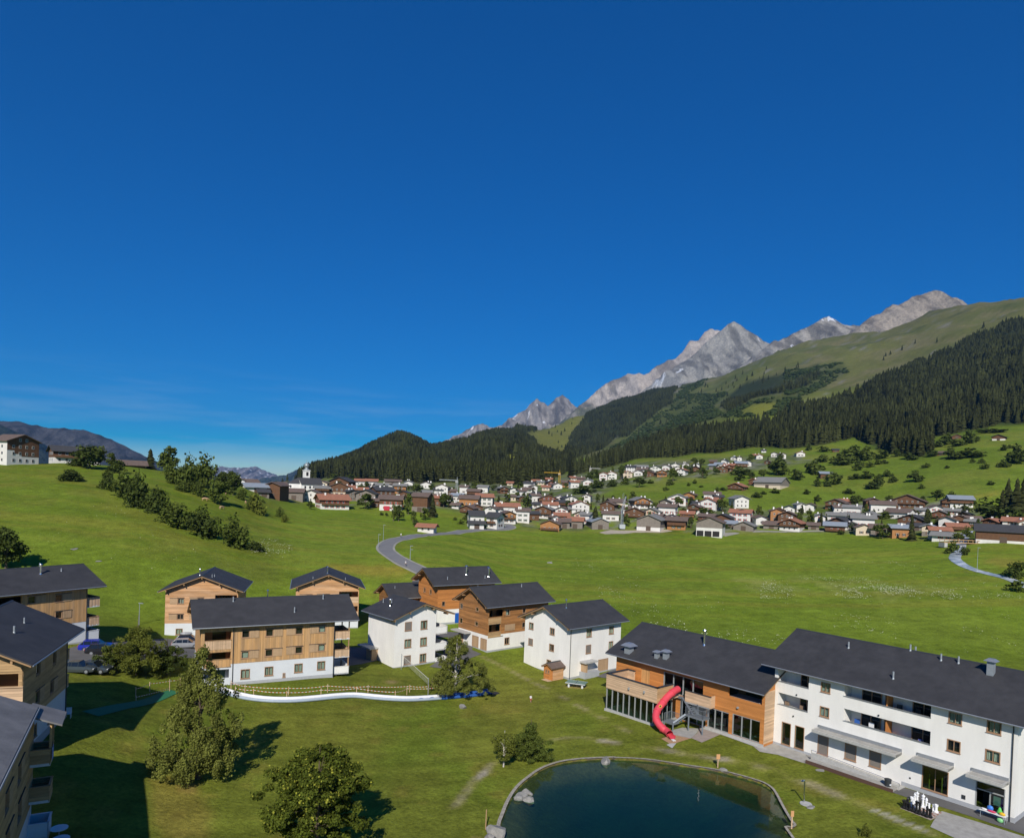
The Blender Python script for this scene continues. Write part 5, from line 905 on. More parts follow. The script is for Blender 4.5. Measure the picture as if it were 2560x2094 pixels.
drape('courtyard', [(-43, 124), (-30, 128), (-19, 131), (-14, 128), (-21.5, 122), (-24, 117), (-27, 113), (-30, 114.5), (-35, 117), (-43, 118)], ASPH, .04); drape('courtyard', [(-12.5, 133), (-9.5, 121), (-4.5, 128.5), (-12.3, 138)], ASPH, .045)
drape('gravel_strip', [atz(*px('r5', *p), 0) for p in ((0, 1000), (90, 1000), (160, 985), (500, 1090), (535, 1105), (520, 1165), (400, 1140), (200, 1075), (60, 1050))], GRAVEL, .03, .8)
drape('asphalt_path', [atz(*px('r5', *p), 0) for p in ((1085, 1305), (1740, 1505), (2000, 1585), (2045, 1612), (2122, 1535), (2300, 1450), (2300, 1800), (2122, 1700), (1700, 1560), (1480, 1490), (1230, 1420), (1040, 1355))], ASPH, .03, .8)
drape('gravel_yard', [atz(*px('k', *p), 0) for p in ((910, 870), (1500, 1045), (2122, 1240), (2300, 1420), (1500, 1500), (1080, 1255), (740, 1100), (790, 1010))], GRAVEL, .034, .8)
drape('slide_bark', [atz(*px('s', *p), 0) for p in ((400, 1250), (640, 1180), (960, 1245), (690, 1330), (560, 1340))], mat('bark_chips', (.40, .24, .13), .95, .25, 4.), .03, .5)
drape('slide_gravel', [atz(*px('s', *p), 0) for p in ((590, 1090), (800, 1040), (1120, 1060), (1080, 1140), (960, 1245), (640, 1180))], GRAVEL, .034, .5)
drape('paved_terrace', [atz(*px('s', *p), 0) for p in ((1130, 1050), (1530, 1170), (1170, 1320), (965, 1235), (1080, 1150))], PAVE, .038, .5)
drape('concrete_slab', [atz(*px('s', *p), 0) for p in ((560, 1340), (690, 1335), (610, 1420), (500, 1360))], CONC, .042, .5)
drape('concrete_apron', [atz(*px('s', *p), 0) for p in ((1130, 1000), (1700, 1190), (2400, 1430), (2400, 1475), (1530, 1175), (1130, 1050))], CONC, .046, .6)
drape('garage_drive', [atz(*px('r3', *p), -1.2) for p in ((1790, 940), (1925, 890), (1990, 900), (1900, 960), (1840, 950))], ASPH, .05, .6)
# pond: water, rim and stones
wm = bpy.data.materials.new('pond_water'); wm.use_nodes = True; _n = wm.node_tree.nodes; _L = wm.node_tree.links; _n.clear()
_t = _n.new('ShaderNodeBsdfTransparent'); _t.inputs[0].default_value = (.48, .68, .50, 1); _g = _n.new('ShaderNodeBsdfGlossy'); _g.inputs['Roughness'].default_value = .015; _fr = schlick(_n, _L, .02); _m = _n.new('ShaderNodeMixShader'); _o = _n.new('ShaderNodeOutputMaterial')
_nz = _n.new('ShaderNodeTexNoise'); _nz.inputs['Scale'].default_value = 2.2; _nz.inputs['Detail'].default_value = 3; _bu = _n.new('ShaderNodeBump'); _bu.inputs['Strength'].default_value = .25; _bu.inputs['Distance'].default_value = .012; _tc = _n.new('ShaderNodeTexCoord'); _L.new(_tc.outputs['Object'], _nz.inputs['Vector']); _L.new(_nz.outputs['Fac'], _bu.inputs['Height']); _L.new(_bu.outputs[0], _g.inputs['Normal'])
_L.new(_fr.outputs[0], _m.inputs[0]); _L.new(_t.outputs[0], _m.inputs[1]); _L.new(_g.outputs[0], _m.inputs[2]); _d = _n.new('ShaderNodeBsdfDiffuse'); _d.inputs[0].default_value = (.0015, .008, .006, 1); _a = _n.new('ShaderNodeAddShader'); _L.new(_m.outputs[0], _a.inputs[0]); _L.new(_d.outputs[0], _a.inputs[1]); _L.new(_a.outputs[0], _o.inputs[0])
drape('pond_water', POND, wm, 0, 2.5, flatz=-.52)
RIM = mat('pond_rim_stone', (.33, .30, .24), .9, .4, 3., bump=.5, bscale=9); rp = list(POND) + [POND[0]]
ribbon('pond_rim', rp[:15] , .34, RIM, 0, .5, 3, zf=lambda x, y: np.full(np.shape(x), -.27)); ribbon('pond_rim', rp[14:], .26, RIM, 0, .5, 3, zf=lambda x, y: np.full(np.shape(x), -.262))
Q_ = curve(rp, .5); me = mesh_np('pond_liner', np.r_[np.c_[Q_, np.full(len(Q_), -.265)], np.c_[Q_, np.full(len(Q_), -1.1)]], np.array([(i, i + 1, len(Q_) + i + 1, len(Q_) + i) for i in range(len(Q_) - 1)]), mat('pond_liner', (.10, .085, .065), .9, .3, 2.)); tag(link(bpy.data.objects.new('pond_liner', me)), kind='structure')
STONE = mat('boulder', (.25, .24, .215), .9, .3, 2.5, bump=.7, bscale=7)
def rock(loc, s, label, seed):
    r_ = random.Random(seed); bm = bmesh.new(); bmesh.ops.create_icosphere(bm, subdivisions=3, radius=.5); cut_ = [(Vector((r_.gauss(0, 1), r_.gauss(0, 1), r_.gauss(0, 1))).normalized(), r_.uniform(.28, .42)) for _ in range(9)]
    for v in bm.verts:
        for n_, d in cut_:
            k = v.co.dot(n_)
            if k > d: v.co -= n_ * (k - d)
        v.co *= 1 + r_.uniform(-.03, .03); v.co = Vector((v.co.x * s[0], v.co.y * s[1], v.co.z * s[2]))
    me = bpy.data.meshes.new('rock'); bm.to_mesh(me); bm.free(); me.materials.append(STONE); o = put('rock', me, None, loc, r_.uniform(0, 6)); return tag(o, label, 'rock')
for c, x, y, z, s, lb in (('r7', 1075, 1240, -.5, (1.3, 1., 1.0), 'middle boulder of the cluster in the shallow pond edge'), ('r7', 1118, 1212, -.5, (1.4, .9, .9), 'rear boulder of the cluster in the shallow pond edge'), ('r7', 1046, 1262, -.5, (1.2, .8, .7), 'boulder of the pond cluster nearest the rim'), ('r7', 1140, 1275, -.5, (1.3, .8, .8), 'outermost boulder of the cluster, standing in the water'),
  ('r7', 1820, 935, -.5, (1.7, 1.2, 1.3), 'single boulder at the far rim of the pond'), ('r7', 850, 1560, -.2, (2.1, 1.7, 1.8), 'large grey boulder at the near left rim of the pond'), ('r7', 800, 1612, -.2, (1.2, 1.2, .9), 'smaller stone beside the large grey pond boulder'), ('r7', 556, 455, None, (1.7, 1.3, 1.1), 'rounded grey boulder on the lawn under the birch'), ('r3', 1440, 82, None, (2.6, 1.6, 1.0), 'pale stone lying alone in the meadow behind the white gabled house'),
  ('r8', 1950, 305, None, (1.2, .9, .25), 'flat pale stone slab in the grass before the planter'), ('r8', 1865, 628, None, (1.1, .8, .22), 'flat pale stone beside the pond shower'), ('r8', 1095, 300, -.3, (1.0, .6, .5), 'dark stone on the pond rim beside the wooden sign'), ('c1', 618, 1170, None, (2.2, 1.2, .7), 'pale stone in the grass on the left hill'), ('c1', 820, 1270, None, (1.6, 1.0, .5), 'small pale stone low on the left hill')):
    p = H(c, x, y) if z is None else np.array(atz(*px(c, x, y), z)); rock((p[0], p[1], p[2] + .05), s, lb, hash(lb) % 1000 if False else len(lb) * 7 + int(x))
# ---------------------------------------------------------------- trees and bushes
BARK = mat('bark', (.12, .09, .06), .9, .3, 3.); BIRCHB = mat('birch_bark', (.52, .48, .42), .85, .35, 3.)
def leaf_arrays(seed, n, blobs, leaf, up=.25, soft=1.3):
    g = np.random.default_rng(seed); B = np.array(blobs, float); vol = np.prod(B[:, 3:6], 1) ** .67; k = g.choice(len(B), n, p=vol / vol.sum()); d = g.normal(size=(n, 3)); d /= np.linalg.norm(d, axis=1)[:, None]
    r_ = np.where(g.random(n) < .8, g.uniform(.4, 1.04, n) ** .6, g.uniform(.9, soft, n)); P_ = B[k, :3] + d * B[k, 3:6] * r_[:, None]; nn = d + g.normal(size=(n, 3)) * .7 + [0, 0, up]; nn /= np.linalg.norm(nn, axis=1)[:, None]
    t = np.cross(nn, g.normal(size=(n, 3))); t /= np.linalg.norm(t, axis=1)[:, None] + 1e-9; b = np.cross(nn, t); s = leaf * g.uniform(.6, 1.35, n)[:, None]
    V = np.stack([P_ - t * s * .55, P_ - b * s * .42 + t * s * .1, P_ + t * s * .6, P_ + b * s * .42 + t * s * .1], 1).reshape(-1, 3)
    bt = g.uniform(0, 1, len(B)); tone = np.clip(bt[k] * .45 + g.uniform(0, .55, n), 0, 1); return V, np.arange(4 * n).reshape(n, 4), tone
def shape_blobs(seed, kind, nb=26):
    r_ = random.Random(seed); out = []
    for i in range(nb):
        if kind == 'round': a, e, q = r_.uniform(0, 6.28), r_.uniform(-.9, 1), r_.uniform(.2, .36); rr = math.sqrt(max(0, 1 - e * e)) * q; s = r_.uniform(.09, .17) if nb < 50 else r_.uniform(.035, .10); rr *= 1 if nb < 50 else r_.uniform(.75, 1.3); out.append((rr * math.cos(a), rr * math.sin(a), .52 + e * (.32 if nb < 50 else .38) * r_.uniform(.85, 1.05), s, s, s * .8))
        elif kind == 'bush': a, q = r_.uniform(0, 6.28), r_.uniform(0, .36); s = r_.uniform(.12, .2) if nb < 50 else r_.uniform(.05, .11); q *= 1 if nb < 50 else 1.12; out.append((q * math.cos(a), q * math.sin(a), r_.uniform(.12, .8 - q * .9), s, s, s * .95))
        elif kind == 'tall': t = r_.random(); a = r_.uniform(0, 6.28); R_ = .38 * math.sin(math.pi * (.12 + .86 * t)) ** .7; q = R_ * r_.uniform(.3, .8); s = r_.uniform(.1, .18); out.append((q * math.cos(a), q * math.sin(a), .14 + t * .76, s, s, s * .7))
        elif kind == 'birch': t = r_.random() ** 1.25; a = r_.uniform(0, 6.28); R_ = .47 * (1 - t ** 1.15) ** .75 + .03; q = R_ * r_.uniform(.15, 1) ** .6; s = r_.uniform(.035, .075) * (1.25 - .5 * t) * (1.5 if nb < 50 else 1); out.append((q * math.cos(a), q * math.sin(a), .1 + t * .84, s, s, s * 1.25))
    return out
LEAFM = {'dark': foliage_mat('dark_leaves', (.062, .082, .018), .5, .18), 'mid': foliage_mat('mid_leaves', (.09, .115, .022), .5, .2), 'olive': foliage_mat('olive_leaves', (.135, .15, .026), .5, .22), 'birch': foliage_mat('birch_leaves', (.165, .178, .038), .5, .25), 'maple': foliage_mat('maple_leaves', (.08, .10, .014), .55, .22), 'gold': foliage_mat('young_leaf_tips', (.30, .30, .04), .4, .25)}
UM = {}
def unit_crown(kind, n, leaf, m, v):
    k = (kind, n, leaf, m, v)
    if k not in UM:
        V, f, t = leaf_arrays(v * 31 + n + len(kind), n, shape_blobs(v * 17 + 3, kind, 30 if n > 1000 else 18), leaf); UM[k] = mesh_np('crown' if kind != 'bush' else 'bush', V, f, LEAFM[m], t)
    return UM[k]
_tk = MB().tube([(0, 0, -.04), (.01, 0, .25), (0, .01, .5), (.01, 0, .8)], [.035, .025, .018, .004], 7).tube([(.01, 0, .3), (.15, .05, .5)], [.014, .004], 5).tube([(0, 0, .35), (-.13, -.08, .58)], [.014, .004], 5).tube([(0, 0, .42), (.02, .16, .62)], [.012, .003], 5)
TRK = _tk.mesh('trunk', BARK)
def place_plant(c, x, y, w_, h_, kind, mtl, where, grp, n=700, leaf=None, kindname=None):
    p = H(c, x, y); s = CR[c][2] * p[1] / F; wm_, hm_ = w_ * s, h_ * s; v = random.randrange(4); rz = random.uniform(0, 6.28); sz = 'small ' if hm_ < 4 else 'tall ' if hm_ > 11 else ''
    if kind == 'spruce':
        o = put('spruce_tree', cm[random.randrange(5)], None, (p[0], p[1], p[2] - .2), rz, (wm_ / .36, wm_ / .36, hm_)); tag(o, None, 'tree', grp); nm = kindname or 'dark pointed spruce'
    elif kind == 'bush':
        o = put('bush', unit_crown('bush', n, leaf or .1, mtl, v), None, (p[0], p[1], p[2] - hm_ * .08), rz, (wm_ * 1.22, wm_ * 1.22, hm_ * 1.3)); tag(o, None, 'bush', grp); nm = kindname or {'dark': 'dark green bush', 'mid': 'green bush', 'olive': 'olive green bush'}[mtl]
    else:
        o = empty('tree', (p[0], p[1], p[2] - .1), rz, None, 'tree', grp); put('crown', unit_crown(kind, n, leaf or .085, mtl, v), o, (0, 0, 0), 0, (wm_ * 1.25, wm_ * 1.25, hm_ * 1.08)); put('trunk', TRK, o, (0, 0, 0), 0, (hm_, hm_, hm_)); nm = kindname or {'dark': 'dark leafy tree', 'mid': 'green leafy tree', 'olive': 'pale olive leafy tree'}[mtl]
    pend(o, f'{sz}{nm} {where}', px(c, x, y)[0]); return o
gl = 'trees and bushes on the left hill'
for a in ((570, 605, 185, 100, 'bush', 'dark', 'alone below the chalet on the hilltop'), (740, 500, 270, 195, 'round', 'dark', 'before the hilltop chalet'), (920, 440, 85, 105, 'tall', 'mid', 'right of the hilltop chalet'), (965, 535, 170, 110, 'bush', 'dark', 'on the slope under the chalet trees'), (640, 480, 140, 70, 'bush', 'dark', 'under the hilltop trees'),
  (900, 675, 140, 160, 'bush', 'dark', 'in the diagonal hedge down the left hill'), (1030, 740, 230, 205, 'bush', 'mid', 'in the diagonal hedge down the left hill'), (1140, 820, 200, 260, 'bush', 'dark', 'in the diagonal hedge down the left hill'), (1290, 865, 190, 215, 'bush', 'dark', 'in the diagonal hedge down the left hill'), (1430, 972, 280, 195, 'bush', 'mid', 'in the diagonal hedge down the left hill'), (1580, 985, 170, 130, 'bush', 'mid', 'in the diagonal hedge down the left hill'), (1675, 1060, 270, 215, 'bush', 'dark', 'in the diagonal hedge down the left hill'), (1930, 1150, 240, 235, 'bush', 'mid', 'at the foot of the left hill'), (2105, 1180, 110, 80, 'bush', 'dark', 'beside the hill-foot bush'),
  (1245, 485, 115, 175, 'spruce', '', 'on the crest of the left hill'), (1395, 495, 190, 205, 'tall', 'mid', 'on the crest beside the spruce'), (1420, 620, 140, 170, 'bush', 'mid', 'in the copse on the crest of the left hill'), (1560, 680, 180, 260, 'bush', 'mid', 'in the copse on the crest of the left hill'), (1690, 650, 230, 245, 'bush', 'mid', 'in the copse on the crest of the left hill'), (1640, 725, 120, 120, 'bush', 'mid', 'under the hill copse'), (1510, 690, 110, 90, 'bush', 'mid', 'under the hill copse'), (1820, 800, 200, 195, 'round', 'mid', 'standing round and alone above the grazing cows'), (1930, 720, 130, 200, 'round', 'dark', 'right end of the hill copse'), (1840, 650, 110, 130, 'round', 'dark', 'behind the hill copse'), (2000, 755, 90, 90, 'bush', 'mid', 'below the hill copse'), (2090, 845, 120, 140, 'bush', 'mid', 'at the shoulder of the left hill')):
    place_plant('c1', a[0], a[1], a[2], a[3], a[4], a[5], a[6], gl, 1500, .075)
for a in ((300, 615, 170, 190, 'bush', 'olive', 'leaning on the hill shoulder'), (530, 655, 75, 95, 'bush', 'mid', 'on the hill shoulder below the barn'), (578, 703, 75, 75, 'bush', 'olive', 'on the hill shoulder below the barn'), (300, 975, 135, 80, 'bush', 'dark', 'lowest on the left hill'), (370, 515, 45, 30, 'bush', 'mid', 'below the long barn')): place_plant('c2', *a, gl, 900, .085)
place_plant('c1', 50, 1335, 300, 350, 'round', 'dark', 'at the left edge behind the larch house roof', gl, 2600, .06)
gv = 'trees in the village'
for c, a in [('c2', q) for q in ((1340, 575, 165, 145, 'round', 'dark'), (820, 578, 75, 80, 'round', 'mid'), (1655, 690, 110, 150, 'round', 'dark'), (1605, 688, 60, 160, 'tall', 'mid'), (1745, 625, 95, 190, 'tall', 'mid'), (1550, 585, 70, 110, 'round', 'mid'), (1975, 655, 115, 215, 'spruce', ''), (1895, 682, 95, 120, 'round', 'mid'), (1812, 742, 75, 75, 'bush', 'dark'), (1790, 700, 60, 110, 'tall', 'mid'), (1820, 425, 170, 80, 'round', 'mid'), (1090, 370, 90, 60, 'round', 'dark'), (1200, 315, 90, 70, 'round', 'dark'), (1040, 290, 70, 50, 'round', 'mid'), (550, 490, 60, 45, 'bush', 'dark'), (2080, 560, 90, 130, 'round', 'dark'), (1490, 635, 40, 30, 'bush', 'dark'), (1540, 640, 40, 30, 'bush', 'dark'), (555, 310, 30, 40, 'spruce', ''), (490, 340, 40, 30, 'bush', 'dark'))] + \
  [('c3', q) for q in ((230, 620, 140, 140, 'round', 'dark'), (790, 625, 80, 130, 'spruce', ''), (1090, 655, 130, 150, 'round', 'dark'), (1815, 835, 150, 230, 'spruce', ''), (880, 565, 75, 85, 'round', 'mid'), (990, 545, 75, 85, 'tall', 'mid'), (1840, 575, 60, 95, 'tall', 'mid'), (1535, 640, 80, 90, 'round', 'mid'), (540, 440, 110, 80, 'round', 'mid'), (640, 440, 80, 60, 'round', 'dark'), (750, 450, 90, 60, 'round', 'dark'), (330, 765, 45, 35, 'bush', 'mid'), (390, 805, 70, 50, 'bush', 'mid'), (460, 760, 90, 70, 'bush', 'mid'), (1690, 480, 250, 85, 'bush', 'dark'), (1850, 425, 150, 90, 'bush', 'dark'), (2000, 405, 90, 80, 'bush', 'dark'), (1500, 425, 50, 60, 'round', 'mid'), (2005, 560, 60, 60, 'tall', 'mid'), (1350, 520, 60, 50, 'round', 'mid'), (300, 470, 70, 60, 'round', 'mid'), (90, 470, 60, 70, 'round', 'dark'), (1780, 350, 130, 70, 'round', 'dark'), (1840, 320, 90, 80, 'round', 'dark'), (1700, 730, 60, 90, 'spruce', ''), (2090, 330, 60, 130, 'round', 'dark'))] + \
  [('c4', q) for q in ((1070, 310, 95, 130, 'round', 'mid'), (750, 370, 130, 100, 'round', 'dark'), (1200, 235, 85, 70, 'round', 'mid'), (1350, 285, 105, 100, 'round', 'mid'), (1270, 160, 70, 75, 'round', 'mid'), (1700, 255, 180, 80, 'bush', 'dark'), (1810, 290, 85, 65, 'round', 'dark'), (1930, 282, 100, 85, 'round', 'mid'), (2060, 255, 170, 170, 'round', 'dark'), (500, 365, 95, 65, 'bush', 'dark'), (620, 345, 90, 60, 'bush', 'mid'), (1120, 560, 90, 110, 'round', 'mid'), (1240, 540, 70, 90, 'spruce', ''), (1540, 600, 110, 130, 'round', 'mid'), (900, 580, 90, 70, 'round', 'mid'), (690, 500, 70, 90, 'tall', 'mid'), (620, 520, 50, 90, 'spruce', ''), (1880, 690, 70, 150, 'tall', 'mid'), (1390, 640, 150, 80, 'round', 'mid'), (1170, 620, 80, 60, 'bush', 'mid'), (580, 250, 60, 90, 'round', 'dark'), (850, 260, 120, 60, 'bush', 'dark'), (1480, 250, 80, 60, 'round', 'mid'), (1240, 760, 60, 120, 'round', 'dark'), (640, 740, 60, 70, 'round', 'mid'), (1580, 760, 60, 40, 'bush', 'dark'), (1000, 500, 40, 50, 'spruce', ''))] + \
  [('c5', q) for q in ((1215, 680, 85, 225, 'spruce', ''), (1340, 560, 85, 150, 'spruce', ''), (400, 565, 80, 135, 'tall', 'mid'), (490, 560, 60, 115, 'spruce', ''), (985, 660, 140, 115, 'round', 'mid'), (780, 405, 110, 95, 'round', 'dark'), (530, 545, 40, 90, 'spruce', ''), (315, 560, 60, 110, 'tall', 'mid'), (440, 420, 40, 70, 'spruce', ''), (1035, 380, 70, 65, 'round', 'dark'), (1020, 500, 130, 60, 'bush', 'mid'), (870, 500, 150, 60, 'bush', 'dark'), (1420, 560, 60, 90, 'spruce', ''), (740, 380, 50, 70, 'spruce', ''), (650, 630, 60, 40, 'bush', 'dark'), (1660, 650, 80, 80, 'bush', 'mid'), (1590, 690, 90, 80, 'round', 'mid'), (1550, 780, 100, 90, 'bush', 'mid'), (1640, 795, 80, 70, 'bush', 'dark'), (2055, 975, 170, 130, 'bush', 'dark'), (2060, 1085, 140, 90, 'bush', 'mid'), (740, 600, 60, 60, 'bush', 'dark'), (1840, 500, 300, 150, 'bush', 'dark'), (2080, 520, 100, 90, 'round', 'mid'))]:
    X_ = px(c, a[0], a[1])[0]; zone = 'among the houses near the church' if X_ < 900 else 'among the houses left of the village centre' if X_ < 1330 else 'among the village houses behind the wide barns' if X_ < 1700 else 'among the houses at the right of the village' if px(c, a[0], a[1])[1] > 1230 else 'on the green slope above the village'
    if c == 'c5' and a[1] > 640: zone = 'near the brook and the meadow edge'
    place_plant(c, *a, zone, gv, 500, .11)
for q in ((1990, 440, 120, 270, 'A'), (2060, 470, 140, 300, 'A'), (2110, 460, 120, 290, 'A'), (1945, 460, 90, 200, 'A')): place_plant('c5', q[0], q[1], q[2], q[3], 'spruce', '', 'in the clump at right of village', gv)
gs = 'bushes scattered over the green slope'
for c, a in [('c5', q) for q in ((590, 225, 140, 100), (540, 245, 60, 50), (465, 242, 60, 65), (370, 307, 60, 38), (460, 362, 60, 50), (710, 303, 85, 45), (890, 265, 130, 65), (950, 235, 90, 80), (950, 195, 70, 50), (1075, 207, 80, 48), (1250, 205, 115, 80), (1020, 165, 80, 55), (850, 183, 110, 60), (770, 185, 100, 45), (1295, 262, 50, 40), (1440, 325, 105, 50), (1540, 340, 90, 60), (1340, 92, 70, 33), (1500, 98, 40, 22), (1810, 103, 70, 55), (1710, 52, 50, 35), (1785, 55, 60, 40), (1955, 90, 95, 65), (1850, 232, 60, 32), (2060, 60, 140, 100), (430, 140, 150, 110), (290, 190, 110, 85), (150, 150, 150, 110), (660, 70, 160, 70), (880, 90, 70, 50), (785, 115, 70, 60), (1720, 395, 60, 40), (1640, 430, 80, 35), (1000, 60, 60, 30), (1230, 30, 80, 35), (1550, 22, 110, 30))] + \
  [('c4', q) for q in ((1000, 402, 60, 35), (1275, 335, 50, 40), (1215, 358, 40, 30), (1050, 350, 90, 50), (860, 333, 75, 35), (1485, 428, 60, 60), (1860, 470, 95, 55), (1925, 437, 60, 32), (2040, 425, 100, 45), (1700, 310, 100, 65), (1540, 400, 80, 30), (1340, 370, 50, 18))] + \
  [('c8', q) for q in ((1240, 1460, 120, 60), (1330, 1450, 90, 60), (1400, 1430, 120, 70), (1500, 1440, 140, 60), (1590, 1420, 110, 130), (1660, 1400, 90, 60), (1420, 1380, 60, 60), (1290, 1530, 110, 60), (1450, 1545, 130, 80), (1620, 1540, 220, 80), (1905, 1480, 80, 50), (1960, 1460, 50, 30), (2010, 1580, 150, 140), (1080, 1550, 120, 50), (810, 1600, 70, 50), (640, 1620, 80, 70), (600, 1560, 200, 120), (480, 1590, 140, 90), (700, 1560, 170, 110), (860, 1550, 140, 80), (980, 1530, 90, 70), (330, 1580, 110, 70), (210, 1480, 50, 60), (340, 1490, 110, 50), (1800, 1325, 250, 40))]:
    place_plant(c, a[0], a[1], a[2], a[3], 'bush', random.choice(('dark', 'mid', 'mid')), 'on the green slope above the village' if c == 'c4' else 'on the grass slope right of the farm' if c == 'c5' else 'high on the slope below the forest', gs, 350, .14)
# the big trees of the foreground
def big_tree(loc, h_, wd, kind, n, leaf, m, label, seed, bark=BARK, gold=0, clear=.0, nb=60, name='leafy_tree'):
    r_ = random.Random(seed); o = empty(name, loc, 0, label, 'tree'); B = shape_blobs(seed, kind, nb); lob = [r_.uniform(0, 6.28) for _ in range(3)]; lob = [lambda a, l=l: .22 * math.cos(a - l) for l in lob]; B2 = []
    for b in B:
        a = math.atan2(b[1], b[0]); g_ = 1 + sum(f(a + b[2] * (2.5 + k)) for k, f in enumerate(lob)) * .6 + r_.uniform(-.12, .12); q = r_.uniform(.45, 1.25); B2.append((b[0] * wd * g_, b[1] * wd * g_, b[2] * h_ * (1 + r_.uniform(-.03, .03)), b[3] * wd * .85 * q, b[4] * wd * .85 * q, b[5] * h_ * .7 * q))
    B = B2
    t = MB(); t.tube([(0, 0, -.3), (.05, .02, h_ * .2), (-.04, .05, h_ * .5), (.03, 0, h_ * .93)], [h_ * .022, h_ * .017, h_ * .011, .02], 9)
    for b in B[::max(2, len(B) // 26)]:
        z0 = max(h_ * .12, b[2] * .72); t.tube([(0, 0, z0), (b[0] * .5, b[1] * .5, (z0 + b[2]) / 2 + .1), b[:3]], [h_ * .005, h_ * .003, .01], 5)
    t.build('trunk', bark, parent=o); V, f, tn = leaf_arrays(seed, n, B, leaf); put('crown', mesh_np('crown', V, f, LEAFM[m], tn), o)
    if gold:
        top = sorted(B, key=lambda b: -(b[2] / h_ + math.hypot(b[0], b[1]) / wd + (-b[1]) / wd * .5))[:int(nb * .6)]; V, f, tn = leaf_arrays(seed + 5, gold, [(b[0] * 1.06, b[1] * 1.06, b[2] + .12, b[3] * 1.06, b[4] * 1.06, b[5] * 1.04) for b in top], leaf * .95); put('young_leaves', mesh_np('young_leaves', V, f, LEAFM['gold'], tn), o)
    return o
p = H('d', 410, 1612); big_tree(p, 13.2, 9.0, 'birch', 40000, .165, 'birch', 'tall drooping birch-like tree on the lawn before the long larch house', 64, BARK, nb=250)
p = atz(*px('d', 655, 1775), .2); big_tree((p[0], p[1], .1), 9.6, 9.4, 'round', 32000, .19, 'maple', 'broad dark maple with yellow-green young leaves at the bottom edge', 67, gold=900, nb=210)
p = H('d', 283, 1398); big_tree(p, 8.8, 8.6, 'bush', 20000, .17, 'olive', 'broad olive leafy tree beside the parking area', 71, nb=150)
p = H('d', 345, 1398); big_tree(p, 6.0, 6.2, 'bush', 12000, .16, 'dark', 'smaller dark leafy tree right of the parking tree', 73, nb=90)
p = H('d', 232, 1392); big_tree(p, 4.8, 5.2, 'bush', 7000, .16, 'dark', 'dark shaded tree left of the broad parking tree', 74, nb=60)
p = H('d', 943, 1441); big_tree(p, 9.2, 9.4, 'birch', 36000, .145, 'birch', 'white-stemmed weeping birch beside the inflatable run', 79, BIRCHB, nb=240)
p = H('d', 1043, 1588); big_tree(p, 4.3, 3.6, 'round', 5000, .12, 'olive', 'small young tree with a slim pale stem above the pond', 83, BIRCHB, nb=46)
p = H('d', 1098, 1568); o = big_tree((p[0], p[1], p[2] - .3), 5.0, 6.0, 'bush', 15000, .13, 'mid', 'dense conical bush beside the small young tree', 89, nb=130, name='large_bush'); 
p = H('r5', 890, 1722); o = put('bush', unit_crown('bush', 700, .09, 'olive', 1), None, (p[0], p[1], p[2] - .1), 0, (1.1, 1.1, 1.6)); tag(o, 'little yellow-green shrub on the lawn at the bottom edge', 'bush')
for i, (x, y, w_, h_, lb) in enumerate(((470, 700, 1.5, 1.1, 'low leafy shrub under the parking trees'), (380, 670, 1.2, .9, 'low leafy shrub at the foot of the parking trees, nearer the car'),)): p = H('m', x * 2.6, y); tag(put('bush', unit_crown('bush', 900, .1, 'olive', i), None, p, 0, (w_ * 1.6, w_ * 1.6, h_ * 1.4)), lb, 'bush')
# garden shrubs and trees filling the gaps between the village houses
VIL = poly_px('d', [(560, 1022), (700, 1010), (950, 1004), (1150, 992), (1330, 965), (1500, 958), (1640, 945), (1650, 955), (1500, 978), (1280, 1002), (1230, 1030), (1330, 1040), (1500, 1046), (1600, 1062), (1720, 1046), (1900, 1030), (2000, 1045), (2030, 1100), (1950, 1108), (1700, 1092), (1440, 1096), (1120, 1090), (980, 1080), (960, 1058), (900, 1048), (700, 1044)])
for i in range(150):
    while True:
        q = (random.uniform(680, 2460), random.uniform(1130, 1335))
        if inside(VIL, np.array([q[0]]), np.array([q[1]]))[0]: break
    x_, y_ = q[0] / CR['d'][2], q[1] / CR['d'][2]; k_ = random.choice(('bush', 'round', 'round', 'spruce', 'tall')); hh = random.uniform(7, 15) * (1.5 if k_ in ('spruce', 'tall') else .8); place_plant('d', x_, y_, hh * (.42 if k_ in ('spruce', 'tall') else 1.2), hh, k_, random.choice(('dark', 'mid')), 'in village gardens left of the church meadow road' if q[0] < 1130 else 'in gardens in the middle of the village' if q[0] < 1550 else 'in gardens right of the village middle' if q[0] < 1950 else 'in gardens at the right of the village', gv, 300, .15)
